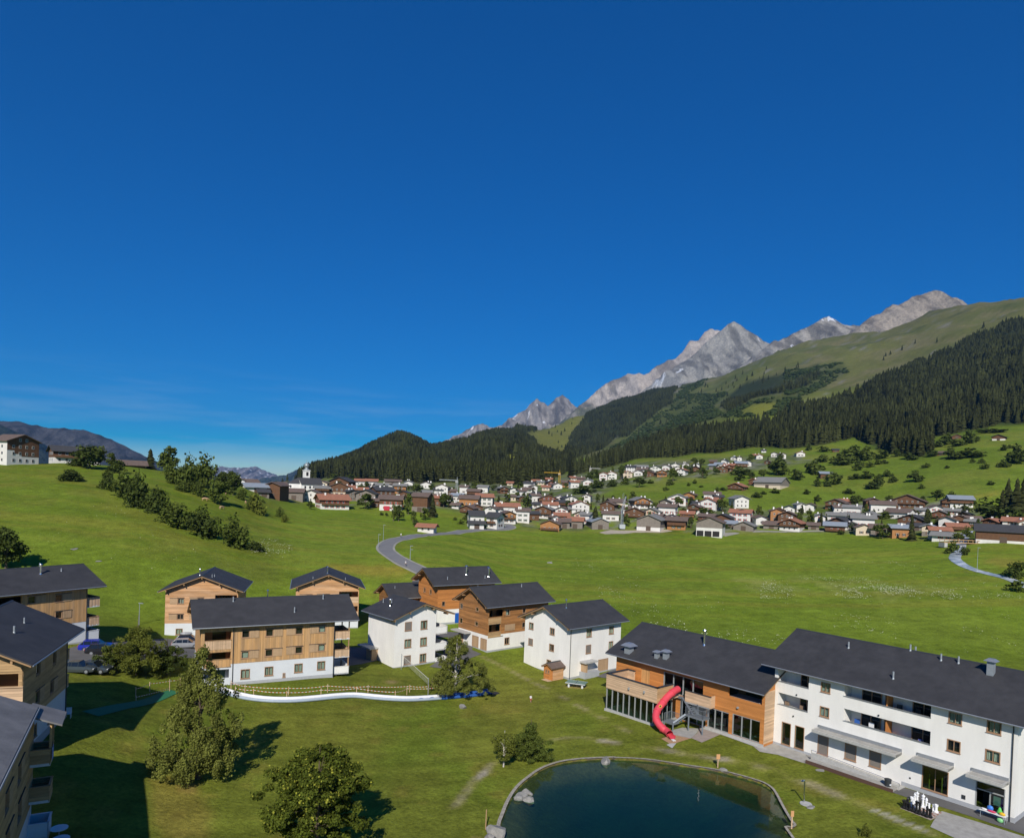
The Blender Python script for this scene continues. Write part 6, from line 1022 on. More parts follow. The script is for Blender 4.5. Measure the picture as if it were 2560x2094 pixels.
# white flowers in the meadow: nobody could count them
FL = flat('umbel_flowers', (.56, .57, .36), .9); Vf = []
for c, pts, n_ in (('c5', [(0, 960), (400, 980), (1000, 980), (1700, 990), (2122, 1100), (2122, 1157), (0, 1157)], 8000), ('c5', [(640, 1080), (900, 1050), (1300, 1060), (1500, 1100), (1200, 1120), (800, 1115)], 3600), ('c5', [(0, 640), (900, 640), (1450, 700), (1550, 900), (1000, 860), (0, 700)], 2200), ('r3', [(1400, 60), (2122, 40), (2122, 420), (1800, 300), (1600, 140)], 1200), ('r5', [(300, 60), (800, 0), (2122, 0), (2122, 380), (1500, 260), (800, 130)], 2200), ('c2', [(50, 1190), (300, 1140), (520, 1150), (720, 1200), (560, 1288), (250, 1288)], 1500), ('c4', [(380, 830), (1000, 800), (2122, 820), (2122, 909), (500, 909)], 1300), ('d', [(1000, 1130), (2000, 1130), (2122, 1300), (1300, 1260), (1100, 1200)], 1500), ('d', [(0, 1190), (260, 1150), (420, 1210), (330, 1260)], 350)):
    P_ = poly_px(c, pts); k = 0
    while k < n_:
        q = (random.uniform(P_[:, 0].min(), P_[:, 0].max()), random.uniform(P_[:, 1].min(), P_[:, 1].max())); k += 1
        if not inside(P_, np.array([q[0]]), np.array([q[1]]))[0]: continue
        d = ray(*q); Y = 200.
        for _ in range(12): z = float(hgt(d[0] / d[1] * Y, Y)); Y = min(460, max(120, (z - CAMH) / (d[2] / d[1])))
        x = d[0] / d[1] * Y
        if vnoise(np.array([x / 9.]), np.array([Y / 22.]), 5)[0] * .6 + vnoise(np.array([x / 3.]), np.array([Y / 6.]), 6)[0] * .4 > .44 + random.random() * .25: Vf.append((x, Y, float(hgt(x, Y)) + random.uniform(.3, .7)))
Vf = np.array(Vf); s = rng.uniform(.06, .16, len(Vf)); th = rng.uniform(0, 6.28, len(Vf)); dx_, dy_ = np.cos(th) * s, np.sin(th) * s
V4 = np.stack([Vf + np.c_[dx_, dy_, 0 * s], Vf + np.c_[-dy_, dx_, s * .35], Vf + np.c_[-dx_, -dy_, 0 * s], Vf + np.c_[dy_, -dx_, -s * .35]], 1).reshape(-1, 3)
tag(link(bpy.data.objects.new('meadow_flowers', mesh_np('meadow_flowers', V4, np.arange(len(V4)).reshape(-1, 4), FL))), kind='stuff')
# ---------------------------------------------------------------- the village
VW = {'w': ('white', mat('village_render', (.66, .63, .58), .9, .15, .3)), 'c': ('cream', mat('cream_render', (.60, .50, .37), .9, .06)), 'o': ('orange timber', mat('orange_chalet_wood', (.36, .17, .065), .8, .2, 1.)), 'b': ('brown timber', mat('brown_chalet_wood', (.13, .065, .033), .85, .25, 1.)), 'g': ('grey timber', mat('grey_barn_wood', (.21, .18, .15), .9, .25, 1.))}
VR = {'d': ('dark', mat('dark_tiles', (.055, .054, .055), .8, .2, .8)), 'r': ('terracotta', mat('terracotta_tiles', (.31, .135, .08), .85, .25, .8)), 'b': ('brown', mat('brown_tiles', (.14, .10, .08), .85, .25, .8)), 'g': ('grey', mat('grey_tiles', (.20, .195, .18), .85, .2, .8)), 's': ('pale blue metal', mat('blue_sheet_roof', (.25, .28, .31), .55, .12, .8, spec=.5))}
def _vwin(shut):
    m = MB().box(-.5, .5, -.05, .02, 0, 1.25, mi=0); m.quad((-.4, -.056, .1), (-.03, -.056, .1), (-.03, -.056, 1.15), (-.4, -.056, 1.15), mi=1); m.quad((.03, -.056, .1), (.4, -.056, .1), (.4, -.056, 1.15), (.03, -.056, 1.15), mi=1)
    if shut: m.box(-1.0, -.52, -.07, 0, 0, 1.25, mi=2).box(.52, 1.0, -.07, 0, 0, 1.25, mi=2)
    return m.mesh('window', flat('window_white', (.6, .58, .54)), flat('dark_pane', (.012, .016, .018), .08, spec=.6), *( [flat('shutter_' + shut[0], shut[1])] if shut else []))
VWM = [_vwin(None), _vwin(('brown', (.12, .06, .03))), _vwin(('green', (.05, .10, .05))), _vwin(('red', (.33, .05, .04)))]
CHM = MB().box(-.4, .4, -.4, .4, -1.2, .9, mi=0).box(-.5, .5, -.5, .5, .9, 1.02, mi=1).mesh('chimney', WHITE, DARKM)
NV = [0]
def vh(c, x, y, w_, h_, wall, roof, gab, where, rot=None, depth=None, wins=True, label=None, cat=None, base_h=None, balc=None, shut=None, zoff=0, lpx=None, cname=None):
    if roof == 'd' and not label: roof = random.Random(int(x * 3 + y * 5)).choice('ddbbg')
    p = H(c, x, y); sc = CR[c][2] * p[1] / F; Wm = max(4.5, w_ * sc); hm = h_ * sc; r_ = random.Random(int(px(c, x, y)[0] * 7 + px(c, x, y)[1] * 13)); NV[0] += 1
    Wm *= .97 if gab == 'f' else 1.0; hm *= 1.06
    if gab == 'f': eave = max(2.6, hm - .19 * Wm); D = depth or min(16, max(7, Wm * r_.uniform(.95, 1.25)))
    else: D = depth or min(12, max(6, Wm * r_.uniform(.65, .9))); eave = max(2.6, hm - .16 * D)
    eave = min(eave, 13); ang_ = rot if rot is not None else r_.uniform(-.42, .42); face = -math.atan2(p[0], p[1]) + ang_
    root = empty('village_house' if not cname else cname, (p[0], p[1], p[2] + zoff), face, label, cat or ('barn' if not wins else 'house'), 'houses and barns of the village')
    wb_ = wall[0] if len(wall) == 1 else wall[1]; bh_ = 0 if len(wall) == 1 else (base_h or min(eave * .45, 3)); M_ = VW[wb_][1]; x0, x1, y0, y1 = -Wm / 2, Wm / 2, 0, D; tn = .40
    rise = (Wm if gab == 'f' else D) / 2 * tn; m = MB(); f = -3.0
    def walls(m, za, zb, gable):
        for q in ((x0, y0, x1, y0), (x1, y0, x1, y1), (x1, y1, x0, y1), (x0, y1, x0, y0)): m.quad((q[0], q[1], za), (q[2], q[3], za), (q[2], q[3], zb), (q[0], q[1], zb))
        if gable:
            if gab == 'f':
                for yy in (y0, y1): m.quad((x0, yy, zb), (x1, yy, zb), (0, yy, zb + rise))
            else:
                for xx in (x0, x1): m.quad((xx, y0, zb), (xx, y1, zb), (xx, (y0 + y1) / 2, zb + rise))
    if bh_:
        walls(m, f, bh_, False); m.build('base_wall', VW[wall[0]][1], parent=root); m = MB(); g = .06; x0 -= g; x1 += g; y0 -= g; y1 += g; walls(m, bh_, eave, True); m.build('upper_wall', M_, parent=root); x0 += g; x1 -= g; y0 += g; y1 -= g
    else: walls(m, f, eave, True); m.build('wall', M_, parent=root)
    o = r_.uniform(.8, 1.3); t = .28; rm_m = VR[roof][1]; k = MB(); lo, hi = (x0, x1) if gab == 'f' else (y0, y1); e0, e1 = (y0 - o, y1 + o) if gab == 'f' else (x0 - o, x1 + o); mid = (lo + hi) / 2; Qf = (lambda a, c_, z: (a, c_, z)) if gab == 'f' else (lambda a, c_, z: (c_, a, z)); zr = eave + rise + .3
    for a, b in ((lo - o, mid), (hi + o, mid)):
        za = zr - (abs(a - mid)) * tn; k.add([Qf(a, e0, za), Qf(b, e0, zr), Qf(b, e1, zr), Qf(a, e1, za), Qf(a, e0, za - t), Qf(b, e0, zr - t), Qf(b, e1, zr - t), Qf(a, e1, za - t)], [(0, 1, 2, 3), (4, 7, 6, 5), (0, 3, 7, 4), (0, 4, 5, 1), (3, 2, 6, 7)])
    k.build('roof', rm_m, parent=root)
    for _ in range(r_.choice((0, 1, 1, 2)) if wins else 0): put('chimney', CHM, root, Qf(mid + r_.uniform(-.25, .25) * (hi - lo), r_.uniform(e0 + 2, e1 - 2), zr - .2))
    if wins:
        wm_ = VWM[shut if shut is not None else r_.choice((0, 0, 1, 1, 2, 3))]; fl = max(1, int((eave + (.7 * rise if gab == 'f' else 0)) // 2.75)); sp_ = 2.7 if wm_ is VWM[0] else 3.1
        for i in range(fl):
            z = .95 + i * 2.75; half = Wm / 2 if z + 1.3 < eave else (eave + rise - z - 1.3) / tn
            n = int((2 * half - .8) // sp_)
            for j in range(n): put('window', wm_, root, (-(n - 1) * sp_ / 2 + j * sp_, y0 - (.07 if z > bh_ > 0 else .01), z))
            if z + 1.3 < eave:
                n = int((D - 1) // sp_)
                for sd in (-1, 1):
                    if (sd > 0) != (ang_ > 0) or abs(ang_) < .12:
                        for j in range(min(n, 4)): put('window', wm_, root, (sd * (Wm / 2 + (.07 if z > bh_ > 0 else .01)), y0 + D / 2 - (n - 1) * sp_ / 2 + j * sp_, z), sd * math.pi / 2)
        if balc or (balc is None and (wb_ in 'bo') and Wm > 6 and r_.random() < .7):
            z = 2.75 if eave > 4.2 else .9; b = MB().box(-Wm / 2 + .3, Wm / 2 - .3, y0 - 1.25, y0 - .1, z - .15, z); b.box(-Wm / 2 + .3, Wm / 2 - .3, y0 - 1.3, y0 - 1.2, z + .002, z + .95); b.build('balcony', VW['b'][1], parent=root)
    else:
        MB().box(-1.3, 1.3, y0 - .1, y0 + .01, 0, 2.6).build('barn_door', flat('barn_door', (.10, .07, .05)), parent=root)
    sz = 'small ' if Wm < 7 else 'wide ' if Wm > 15 else ''; nm = VW[wb_][0] if not bh_ else f'{VW[wb_][0]} on {VW[wall[0]][0]} base'
    if not label:
        kd = 'barn' if not wins else 'house'
        pend(root, f'{sz}{VW[wb_][0]} {kd} with {VR[roof][0]} {"gabled " if gab == "f" else ""}roof{" on " + VW[wall[0]][0] + " base" if bh_ else ""}, {where}', px(c, x, y)[0])
    return root
def zone(c, x, y):
    X, Y = px(c, x, y)
    if X < 800: return 'by the church'
    if X < 1090: return 'left part of village'
    if Y < 1216: return 'high under the forest'
    if X > 2390: return 'far right of village'
    if X > 1900: return 'right part of village'
    if Y > 1300: return 'front row by the meadow'
    if X < 1400: return 'middle of village'
    return 'heart of village'
for a in ((155, 358, 70, 65, 'w', 'b', 'f'), (235, 362, 190, 60, 'b', 'b', 's'), (310, 425, 190, 80, 'w', 's', 's', .3, 8, False), (455, 472, 150, 140, 'b', 'b', 'f', -.35, 14, False), (380, 462, 90, 60, 'g', 'd', 's', .2, 6, False), (660, 490, 165, 95, 'g', 'b', 's', -.15, 9, False), (560, 400, 70, 70, 'b', 'b', 's'), (930, 440, 130, 75, 'b', 'd', 's'), (1090, 455, 230, 120, 'cb', 'b', 'f'), (925, 362, 105, 50, 'c', 'b', 'f'), (1090, 365, 200, 85, 'b', 'd', 'f', -.4, 14, False), (1180, 415, 125, 55, 'c', 'r', 's'), (1290, 352, 90, 55, 'w', 'r', 's'), (1395, 372, 105, 72, 'w', 'r', 's'), (1300, 445, 120, 65, 'c', 'r', 's'), (1220, 500, 70, 100, 'g', 'd', 'f'), (1340, 505, 190, 105, 'g', 'd', 'f'),
          (1530, 490, 185, 110, 'b', 'd', 's'), (1500, 402, 115, 62, 'w', 'g', 's'), (1570, 392, 60, 50, 'w', 'd', 'f'), (1665, 435, 110, 90, 'o', 'g', 's'), (1445, 562, 85, 75, 'b', 'b', 's'), (1580, 480, 60, 60, 'c', 'b', 'f'), (1745, 372, 85, 62, 'w', 'd', 'f'), (1910, 382, 105, 60, 'w', 'd', 'f'), (1850, 605, 150, 165, 'gb', 'b', 's', -.3, 9, False), (2020, 545, 85, 85, 'b', 'r', 's'), (1930, 472, 90, 65, 'w', 'd', 's'), (2060, 442, 120, 95, 'w', 'd', 'f'), (1700, 470, 90, 60, 'b', 'd', 'f'), (1600, 340, 150, 35, 'g', 'd', 's', 0, 8, False), (1650, 560, 100, 100, 'o', 's', 'f')):
    vh('c2', *a[:7], zone('c2', *a[:2]), *(a[7:9] if len(a) > 7 else ()), **({'wins': a[9]} if len(a) > 9 else {}))
vh('c2', 820, 512, 150, 110, 'w', 'b', 'f', '', -.15, 12, label='white block of three window rows under a pinkish gable below the church', shut=0)
vh('c2', 1050, 582, 270, 125, 'wb', 'r', 's', '', .25, 13, label='large brown chalet with red shutters and terracotta roof at the meadow edge', shut=3, base_h=3.2)
o = vh('c2', 1575, 592, 205, 130, 'wb', 'b', 's', '', -.1, 10, label='brown house with white base and bright red garage door behind the meadow trees', base_h=3.5); MB().box(-3.6, -.4, -.2, -.05, .1, 2.6).build('garage_door', flat('red_paint', (.45, .03, .05)), parent=o, label='bright red garage door')
vh('c2', 1908, 800, 155, 72, 'w', 'r', 's', '', -.28, 5, label='tiny white roadside house with terracotta roof standing alone', shut=0)
for a in ((40, 425, 85, 60, 'w', 'd', 'f'), (150, 492, 85, 62, 'w', 'd', 's'), (205, 470, 75, 60, 'w', 'd', 'f'), (290, 502, 110, 60, 'o', 'b', 's'), (130, 602, 120, 105, 'b', 'b', 's'), (340, 562, 120, 75, 'w', 's', 's'), (420, 482, 90, 80, 'w', 'd', 's'), (470, 612, 200, 100, 'o', 'd', 's'), (520, 522, 140, 80, 'b', 'd', 's'), (620, 472, 110, 72, 'w', 'd', 's'), (640, 612, 170, 115, 'w', 'r', 's'), (705, 602, 75, 100, 'c', 'r', 'f'), (330, 642, 60, 42, 'w', 'b', 's'), (450, 692, 150, 80, 'b', 'b', 'f'), (560, 682, 130, 80, 'b', 'b', 'f'), (700, 722, 125, 100, 'w', 'b', 'f'), (775, 692, 90, 72, 'w', 'd', 's'), (890, 695, 250, 100, 'w', 'r', 's'), (900, 802, 150, 125, 'wo', 'b', 'f'), (1045, 792, 140, 140, 'w', 'b', 's'), (1160, 765, 125, 85, 'b', 'd', 's'), (1260, 745, 180, 125, 'wb', 'd', 'f'), (1490, 852, 110, 92, 'g', 'b', 's', 0, 8, False), (1600, 852, 160, 105, 'g', 'r', 's', -.1, 9, False), (1460, 772, 150, 75, 'o', 'r', 's'), (1340, 682, 150, 100, 'w', 'r', 's'), (1470, 642, 120, 80, 'b', 'd', 's'), (1660, 692, 190, 120, 'w', 'r', 'f'), (1460, 692, 140, 60, 'w', 'b', 'f'), (1600, 692, 120, 60, 'b', 'd', 's'), (1650, 742, 130, 60, 'c', 'b', 'f'), (1700, 802, 105, 110, 'w', 'd', 's'), (1870, 862, 190, 110, 'g', 's', 'f', .3, 12, False),
          (1190, 572, 105, 80, 'w', 'd', 's'), (1320, 602, 210, 100, 'b', 'd', 'f'), (1440, 582, 110, 80, 'w', 'd', 'f'), (1560, 602, 140, 90, 'w', 'd', 'f'), (1720, 582, 90, 90, 'w', 'd', 'f'), (1940, 662, 160, 92, 'b', 'b', 'f'), (1980, 772, 170, 92, 'w', 'b', 's'), (2060, 642, 160, 92, 'c', 'd', 's'), (1110, 432, 110, 70, 'w', 'd', 's'), (1090, 402, 65, 50, 'w', 'd', 'f'), (1290, 452, 80, 52, 'c', 'r', 's'), (1345, 420, 70, 70, 'b', 'd', 'f'), (1420, 432, 100, 60, 'w', 'd', 'f'), (1510, 412, 90, 62, 'o', 'b', 's'), (1600, 422, 92, 72, 'w', 'r', 's'), (1740, 392, 110, 60, 'w', 'd', 'f'), (1900, 342, 85, 80, 'w', 'r', 'f'), (1990, 332, 110, 80, 'w', 'r', 'f'), (850, 482, 90, 72, 'b', 'd', 'f'), (950, 482, 80, 60, 'w', 'd', 'f'), (1050, 502, 80, 60, 'w', 'd', 's'), (1100, 472, 110, 50, 'w', 'b', 's'), (1150, 372, 60, 32, 'c', 'r', 's'), (1200, 372, 60, 32, 'c', 'r', 's'), (1335, 360, 80, 40, 'b', 'r', 's'), (1590, 345, 70, 40, 'c', 'r', 's'), (1660, 350, 80, 40, 'g', 'd', 's'), (910, 395, 60, 25, 'c', 'r', 's'), (1240, 390, 70, 40, 'c', 'd', 's'), (1170, 455, 70, 60, 'w', 'd', 'f'), (2010, 620, 90, 50, 'w', 'd', 's'), (1400, 780, 70, 60, 'w', 'b', 'f'), (1040, 570, 60, 60, 'b', 'd', 'f'), (930, 560, 90, 60, 'c', 'b', 's'), (1180, 520, 70, 50, 'b', 'd', 's'), (1180, 640, 90, 60, 'w', 'd', 's'), (600, 540, 70, 60, 'w', 'd', 'f'), (250, 560, 60, 60, 'w', 'b', 's')):
    vh('c3', *a[:7], zone('c3', *a[:2]), *(a[7:9] if len(a) > 7 else ()), **({'wins': a[9]} if len(a) > 9 else {}))
vh('c3', 562, 852, 150, 165, 'w', 'd', 's', '', .15, 11, label='tall white inn with dark roof where the road enters the village', shut=0); vh('c3', 560, 858, 150, 75, 'w', 'd', 's', '', .15, 5, label='low white garage wing in front of the white inn', wins=False, cat='garage', cname='garage_wing'); vh('c3', 715, 852, 120, 150, 'w', 'd', 's', '', -.4, 10, label='narrow white wing right of the inn with dark brown balconies', balc=True)
vh('c3', 1330, 882, 205, 110, 'o', 'b', 'f', '', -.12, 12, label='ochre timber house with brown gable at the front meadow edge', shut=0)
for a in ((665, 232, 85, 62, 'w', 'd', 's'), (770, 217, 120, 52, 'g', 'g', 's', 0, 9, False), (640, 282, 92, 62, 'c', 'r', 'f'), (740, 262, 85, 52, 'w', 'b', 'f'), (780, 242, 92, 52, 'w', 'd', 's'), (840, 272, 95, 55, 'b', 'b', 'f'), (900, 232, 100, 62, 'w', 'd', 'f'), (1000, 212, 75, 52, 'w', 'd', 'f'), (965, 272, 95, 62, 'o', 'b', 'f'), (1090, 187, 85, 42, 'w', 'd', 'f'), (1145, 257, 82, 62, 'w', 'r', 'f'), (1190, 182, 62, 42, 'w', 'd', 'f'), (1280, 227, 72, 52, 'b', 'd', 'f'), (1290, 187, 62, 42, 'w', 'd', 'f'), (1450, 147, 62, 32, 'o', 'b', 's'), (1500, 182, 75, 42, 'w', 's', 's'), (1540, 232, 100, 62, 'b', 'r', 'f'), (1600, 222, 82, 60, 'b', 'r', 'f'), (1600, 192, 92, 42, 'o', 'r', 's'), (1550, 152, 52, 42, 'w', 'd', 'f'), (1640, 112, 52, 32, 'w', 'd', 'f'), (1700, 122, 42, 42, 'w', 'd', 'f'), (1720, 182, 110, 52, 'b', 's', 's'), (1780, 172, 62, 52, 'w', 'd', 'f'), (1850, 92, 52, 32, 'w', 'r', 's'), (1890, 102, 62, 42, 'w', 'r', 'f'), (2030, 82, 62, 42, 'w', 'd', 'f'), (1930, 42, 42, 22, 'w', 'd', 's'), (2110, 102, 62, 52, 'w', 'd', 'f'), (1440, 205, 60, 50, 'g', 's', 's'), (1115, 215, 60, 40, 'w', 'd', 'f'), (1960, 150, 50, 30, 'b', 'd', 'f'),
          (780, 572, 155, 100, 'wo', 'g', 'f'), (690, 562, 62, 42, 'w', 'd', 's'), (840, 562, 72, 62, 'w', 'd', 'f'), (990, 552, 105, 62, 'g', 'd', 'f'), (1110, 542, 160, 100, 'w', 'g', 'f'), (1220, 482, 105, 60, 'o', 'b', 'f'), (1440, 482, 150, 62, 'w', 'd', 's'), (1400, 592, 150, 110, 'w', 'r', 'f'), (1445, 535, 105, 60, 'w', 'r', 's'), (1260, 622, 115, 85, 'wb', 'b', 'f'), (1010, 632, 160, 92, 'w', 'b', 's'), (700, 662, 190, 92, 'b', 'b', 'f'), (860, 635, 150, 62, 'c', 'g', 'f'), (1200, 665, 125, 60, 'o', 'r', 's'), (1380, 692, 150, 62, 'b', 'b', 's'), (1530, 722, 160, 92, 'b', 'd', 'f'), (1060, 745, 200, 110, 'w', 'b', 'f'), (1100, 775, 170, 110, 'ob', 'b', 's'), (1700, 702, 190, 110, 'w', 'r', 's'), (1735, 782, 190, 80, 'g', 'g', 'f', -.2, 10, False), (1620, 752, 90, 42, 'g', 's', 's', 0, 6, False), (1905, 727, 102, 82, 'w', 'b', 'f'), (2050, 692, 112, 112, 'o', 'b', 'f'), (1510, 500, 80, 50, 'b', 'd', 's'), (640, 620, 90, 60, 'w', 'b', 's'), (920, 690, 80, 60, 'b', 'b', 's'), (2020, 760, 110, 50, 'g', 'b', 's', 0, 7, False), (1300, 560, 60, 40, 'w', 'd', 's')):
    vh('c4', *a[:7], zone('c4', *a[:2]), *(a[7:9] if len(a) > 7 else ()), **({'wins': a[9]} if len(a) > 9 else {}))
vh('c4', 835, 782, 230, 140, 'wg', 'g', 'f', '', -.22, 16, wins=False, label='big grey-brown barn with white base beside the building site', base_h=2.0)
o = vh('c4', 1410, 838, 245, 172, 'wg', 'b', 'f', '', -.1, 18, wins=False, label='tallest wooden barn with open white ground floor at the meadow edge', base_h=4.6)
for k in range(3): MB().box(-6.2 + k * 4.0, -2.8 + k * 4.0, -.12, .0, .2, 3.0).build('bay_shade_panel', flat('opening_shade', (.02, .018, .016)), parent=o)  # solid dark panels on the wall; shade inside the bays put into their colour
vh('c4', 1720, 567, 140, 110, 'w', 'g', 'f', '', .35, 12, label='white block with pale roof alone on the green slope', shut=0); vh('c4', 1720, 692, 135, 105, 'c', 'd', 'f', '', .2, 14, label='cream hotel with tall dark mansard-like roof behind the terracotta barn', shut=0)
vh('c4', 1660, 397, 150, 62, 'b', 'r', 'f', '', -.4, 10, label='brown chalet with reddish roof alone on the slope, left of the farm'); vh('c4', 1960, 377, 250, 90, 'cg', 'g', 's', '', -.35, 20, wins=False, label='long farm barn with pale roof on the green slope'); vh('c4', 1830, 355, 90, 62, 'wb', 'r', 'f', '', -.3, 9, label='brown farmhouse with terracotta roof adjoining the long farm barn')
for a in ((150, 502, 115, 82, 'o', 'b', 'f'), (235, 452, 82, 52, 'w', 'd', 'f'), (215, 542, 140, 92, 'b', 'b', 'f'), (235, 602, 160, 92, 'wb', 'r', 'f'), (330, 452, 72, 72, 'w', 'd', 'f'), (400, 442, 62, 60, 'w', 'd', 'f'), (600, 432, 150, 82, 'b', 'b', 'f'), (640, 452, 85, 52, 'w', 'd', 's'), (690, 402, 82, 52, 'b', 'r', 's'), (735, 472, 125, 72, 'w', 'g', 's'), (910, 422, 110, 80, 'b', 'b', 'f'), (990, 452, 180, 82, 'w', 'b', 's'), (1620, 412, 160, 85, 'wb', 's', 's'), (1520, 412, 105, 72, 'b', 'd', 'f'), (1420, 452, 130, 52, 'w', 'd', 'f'), (1090, 502, 180, 72, 'w', 'b', 's'), (1200, 572, 180, 95, 'wb', 'd', 'f'), (1440, 502, 112, 62, 'b', 'd', 'f'), (1540, 472, 102, 42, 'c', 'g', 's'), (1630, 502, 92, 42, 'b', 'd', 'f'), (1500, 572, 122, 82, 'w', 'd', 'f'), (1600, 562, 105, 82, 'b', 'b', 'f'), (480, 552, 82, 82, 'w', 'g', 'f'), (610, 522, 130, 62, 'w', 'g', 's'), (720, 512, 112, 52, 'w', 'g', 's'), (620, 582, 200, 82, 'b', 'd', 'f'), (600, 612, 145, 72, 'b', 's', 's'), (700, 592, 62, 52, 'w', 'd', 's'), (830, 572, 160, 92, 'w', 'g', 's'), (870, 512, 92, 60, 'b', 'd', 'f'), (840, 637, 132, 82, 'c', 'b', 'f'), (950, 642, 110, 82, 'g', 'b', 's', 0, 9, False), (1130, 655, 132, 92, 'o', 's', 's'), (1450, 662, 140, 82, 'c', 'r', 's'), (1480, 682, 175, 52, 'w', 'g', 's'), (1590, 602, 130, 42, 'b', 'r', 's'), (1845, 562, 105, 42, 'b', 'r', 'f'), (2040, 562, 152, 42, 'w', 'r', 's'), (2120, 572, 62, 52, 'w', 'r', 'f'), (1700, 562, 85, 42, 'b', 'd', 's'), (1350, 642, 90, 90, 'gc', 's', 'f'), (1255, 600, 110, 40, 'g', 'd', 's', 0, 7, False), (430, 590, 80, 30, 'g', 'b', 's', 0, 6, False), (90, 585, 120, 40, 'g', 'b', 's', 0, 7, False), (1290, 470, 80, 50, 'w', 'g', 's'), (1720, 540, 90, 50, 'w', 'b', 's'), (2090, 690, 60, 60, 'g', 'd', 's', 0, 8, False)):
    vh('c5', *a[:7], zone('c5', *a[:2]), *(a[7:9] if len(a) > 7 else ()), **({'wins': a[9]} if len(a) > 9 else {}))
vh('c5', 1180, 417, 255, 100, 'b', 'b', 'f', '', -.1, 16, label='broad dark timber chalet with white balcony posts high in the right village', balc=True); vh('c5', 1955, 698, 370, 125, 'wb', 'd', 's', '', .05, 13, wins=False, label='very long brown barn with dark roof beside the brook', base_h=1.1)
for c, a, lb in (('c5', (535, 182, 92, 52, 'b', 's', 's'), 'dark hut with pale metal roof alone among slope bushes'), ('c8', (1500, 1377, 75, 35, 'b', 'b', 'f'), 'reddish-brown hut high on the pasture below the forest'), ('c8', (1860, 1392, 95, 48, 'wb', 'd', 'f'), 'dark hut on a pale base highest on the pasture'), ('c8', (1360, 1522, 95, 32, 'b', 'b', 's'), 'long low hut among bushes on the pasture'), ('c8', (450, 1492, 52, 26, 'b', 'd', 's'), 'tiny dark hut below the forest'), ('c8', (145, 1532, 72, 42, 'w', 'r', 'f'), 'white house with terracotta roof at the forest foot, uppermost right')):
    vh(c, *a, '', label=lb, wins=(lb[0] == 'w'), cat='house' if lb[0] == 'w' else 'hut')
# houses on the hilltop left
o = vh('c1', 190, 466, 275, 226, 'w', 'b', 'f', '', .62, 11, label='big hilltop house at left edge, dark timber gable over stepped white base', shut=0, balc=False)
_e = max(v.co.z for c_ in o.children if c_.name.startswith('wall') for v in c_.data.vertices); _w = max(v.co.x for c_ in o.children if c_.name.startswith('wall') for v in c_.data.vertices); _b = _e - _w * .4
MB().prism([(-_w, 5.6), (-_w * .55, 5.6), (-_w * .55, 4.2), (-_w * .1, 4.2), (-_w * .1, 3.2), (_w, 3.2), (_w, _b), (0, _e), (-_w, _b)], lambda p_: (p_[0], -.06, p_[1]), lambda p_: (p_[0], -.005, p_[1])).build('gable_boarding', VW['b'][1], parent=o)
for c_ in list(o.children):
    if c_.name.startswith('window') and abs(c_.rotation_euler.z) < .1: c_.location.y -= .06
o = vh('c1', 640, 442, 330, 128, 'wb', 'd', 's', '', .2, 11, label='hilltop chalet with wide dark roof behind leafy trees', base_h=2.6, shut=0); vh('c1', 1085, 480, 215, 62, 'b', 'b', 's', '', .1, 9, label='low hidden house of which only the brown roof shows over the hill crest', wins=False, cat='house', zoff=-1.5)
# church
pc = H('c2', 800, 402); ch = empty('church', (pc[0] + 2, pc[1], pc[2]), -math.atan2(pc[0], pc[1]) + .35, 'white church with dark roof and onion-topped bell tower', 'church'); k = CR['c2'][2] * pc[1] / F
L_, D_, h_ = 205 * k, 11., 62 * k
m = MB(); m.box(-L_ / 2, L_ / 2, 0, D_, -3, h_); m.add([(-L_ / 2, 0, h_), (-L_ / 2, D_, h_), (-L_ / 2, D_ / 2, h_ + 4), (L_ / 2, 0, h_), (L_ / 2, D_, h_), (L_ / 2, D_ / 2, h_ + 4)], [(0, 1, 2), (3, 4, 5)]); ap = [(-L_ / 2 - 7 * math.sin(t), D_ / 2 - 4.6 * math.cos(t)) for t in np.linspace(0, math.pi, 6)]
for (a, b), (c_, d) in zip(ap[:-1], ap[1:]): m.quad((a, b, -3), (c_, d, -3), (c_, d, h_ + .3), (a, b, h_ + .3))
m.build('wall', WHITE, parent=ch); r = MB(); r.quad((-L_ / 2, -.7, h_ - .2), (L_ / 2 + .8, -.7, h_ - .2), (L_ / 2 + .8, D_ / 2, h_ + 4.3), (-L_ / 2, D_ / 2, h_ + 4.3)); r.quad((-L_ / 2, D_ + .7, h_ - .2), (L_ / 2 + .8, D_ + .7, h_ - .2), (L_ / 2 + .8, D_ / 2, h_ + 4.3), (-L_ / 2, D_ / 2, h_ + 4.3))
for (a, b), (c_, d) in zip(ap[:-1], ap[1:]): r.quad((a - .5, b * 1.08 - .4, h_ + .2), (c_ - .5, d * 1.08 - .4, h_ + .2), (-L_ / 2, D_ / 2, h_ + 4.3))
r.build('roof', VR['d'][1], parent=ch)
tw = 52 * k; tx, ty = -8 * k, D_ - 2; th_ = 188 * k; MB().box(tx - tw / 2, tx + tw / 2, ty - tw / 2, ty + tw / 2, -2, th_).build('tower', WHITE, parent=ch); MB().box(tx - tw / 2 - .3, tx + tw / 2 + .3, ty - tw / 2 - .3, ty + tw / 2 + .3, th_ + .003, th_ + .5).build('cornice', WHITE, parent=ch)
MB().lathe([(tw * .62, 0), (tw * .5, .5), (tw * .3, 1.0), (tw * .28, 1.7), (tw * .42, 2.4), (tw * .5, 3.2), (tw * .42, 4.0), (tw * .2, 4.7), (.12, 5.2), (.06, 7)], (tx, ty, th_ + .5), 12).build('onion_dome', flat('dome_copper', (.33, .36, .36), .4, metal=.4), parent=ch, smooth=True)
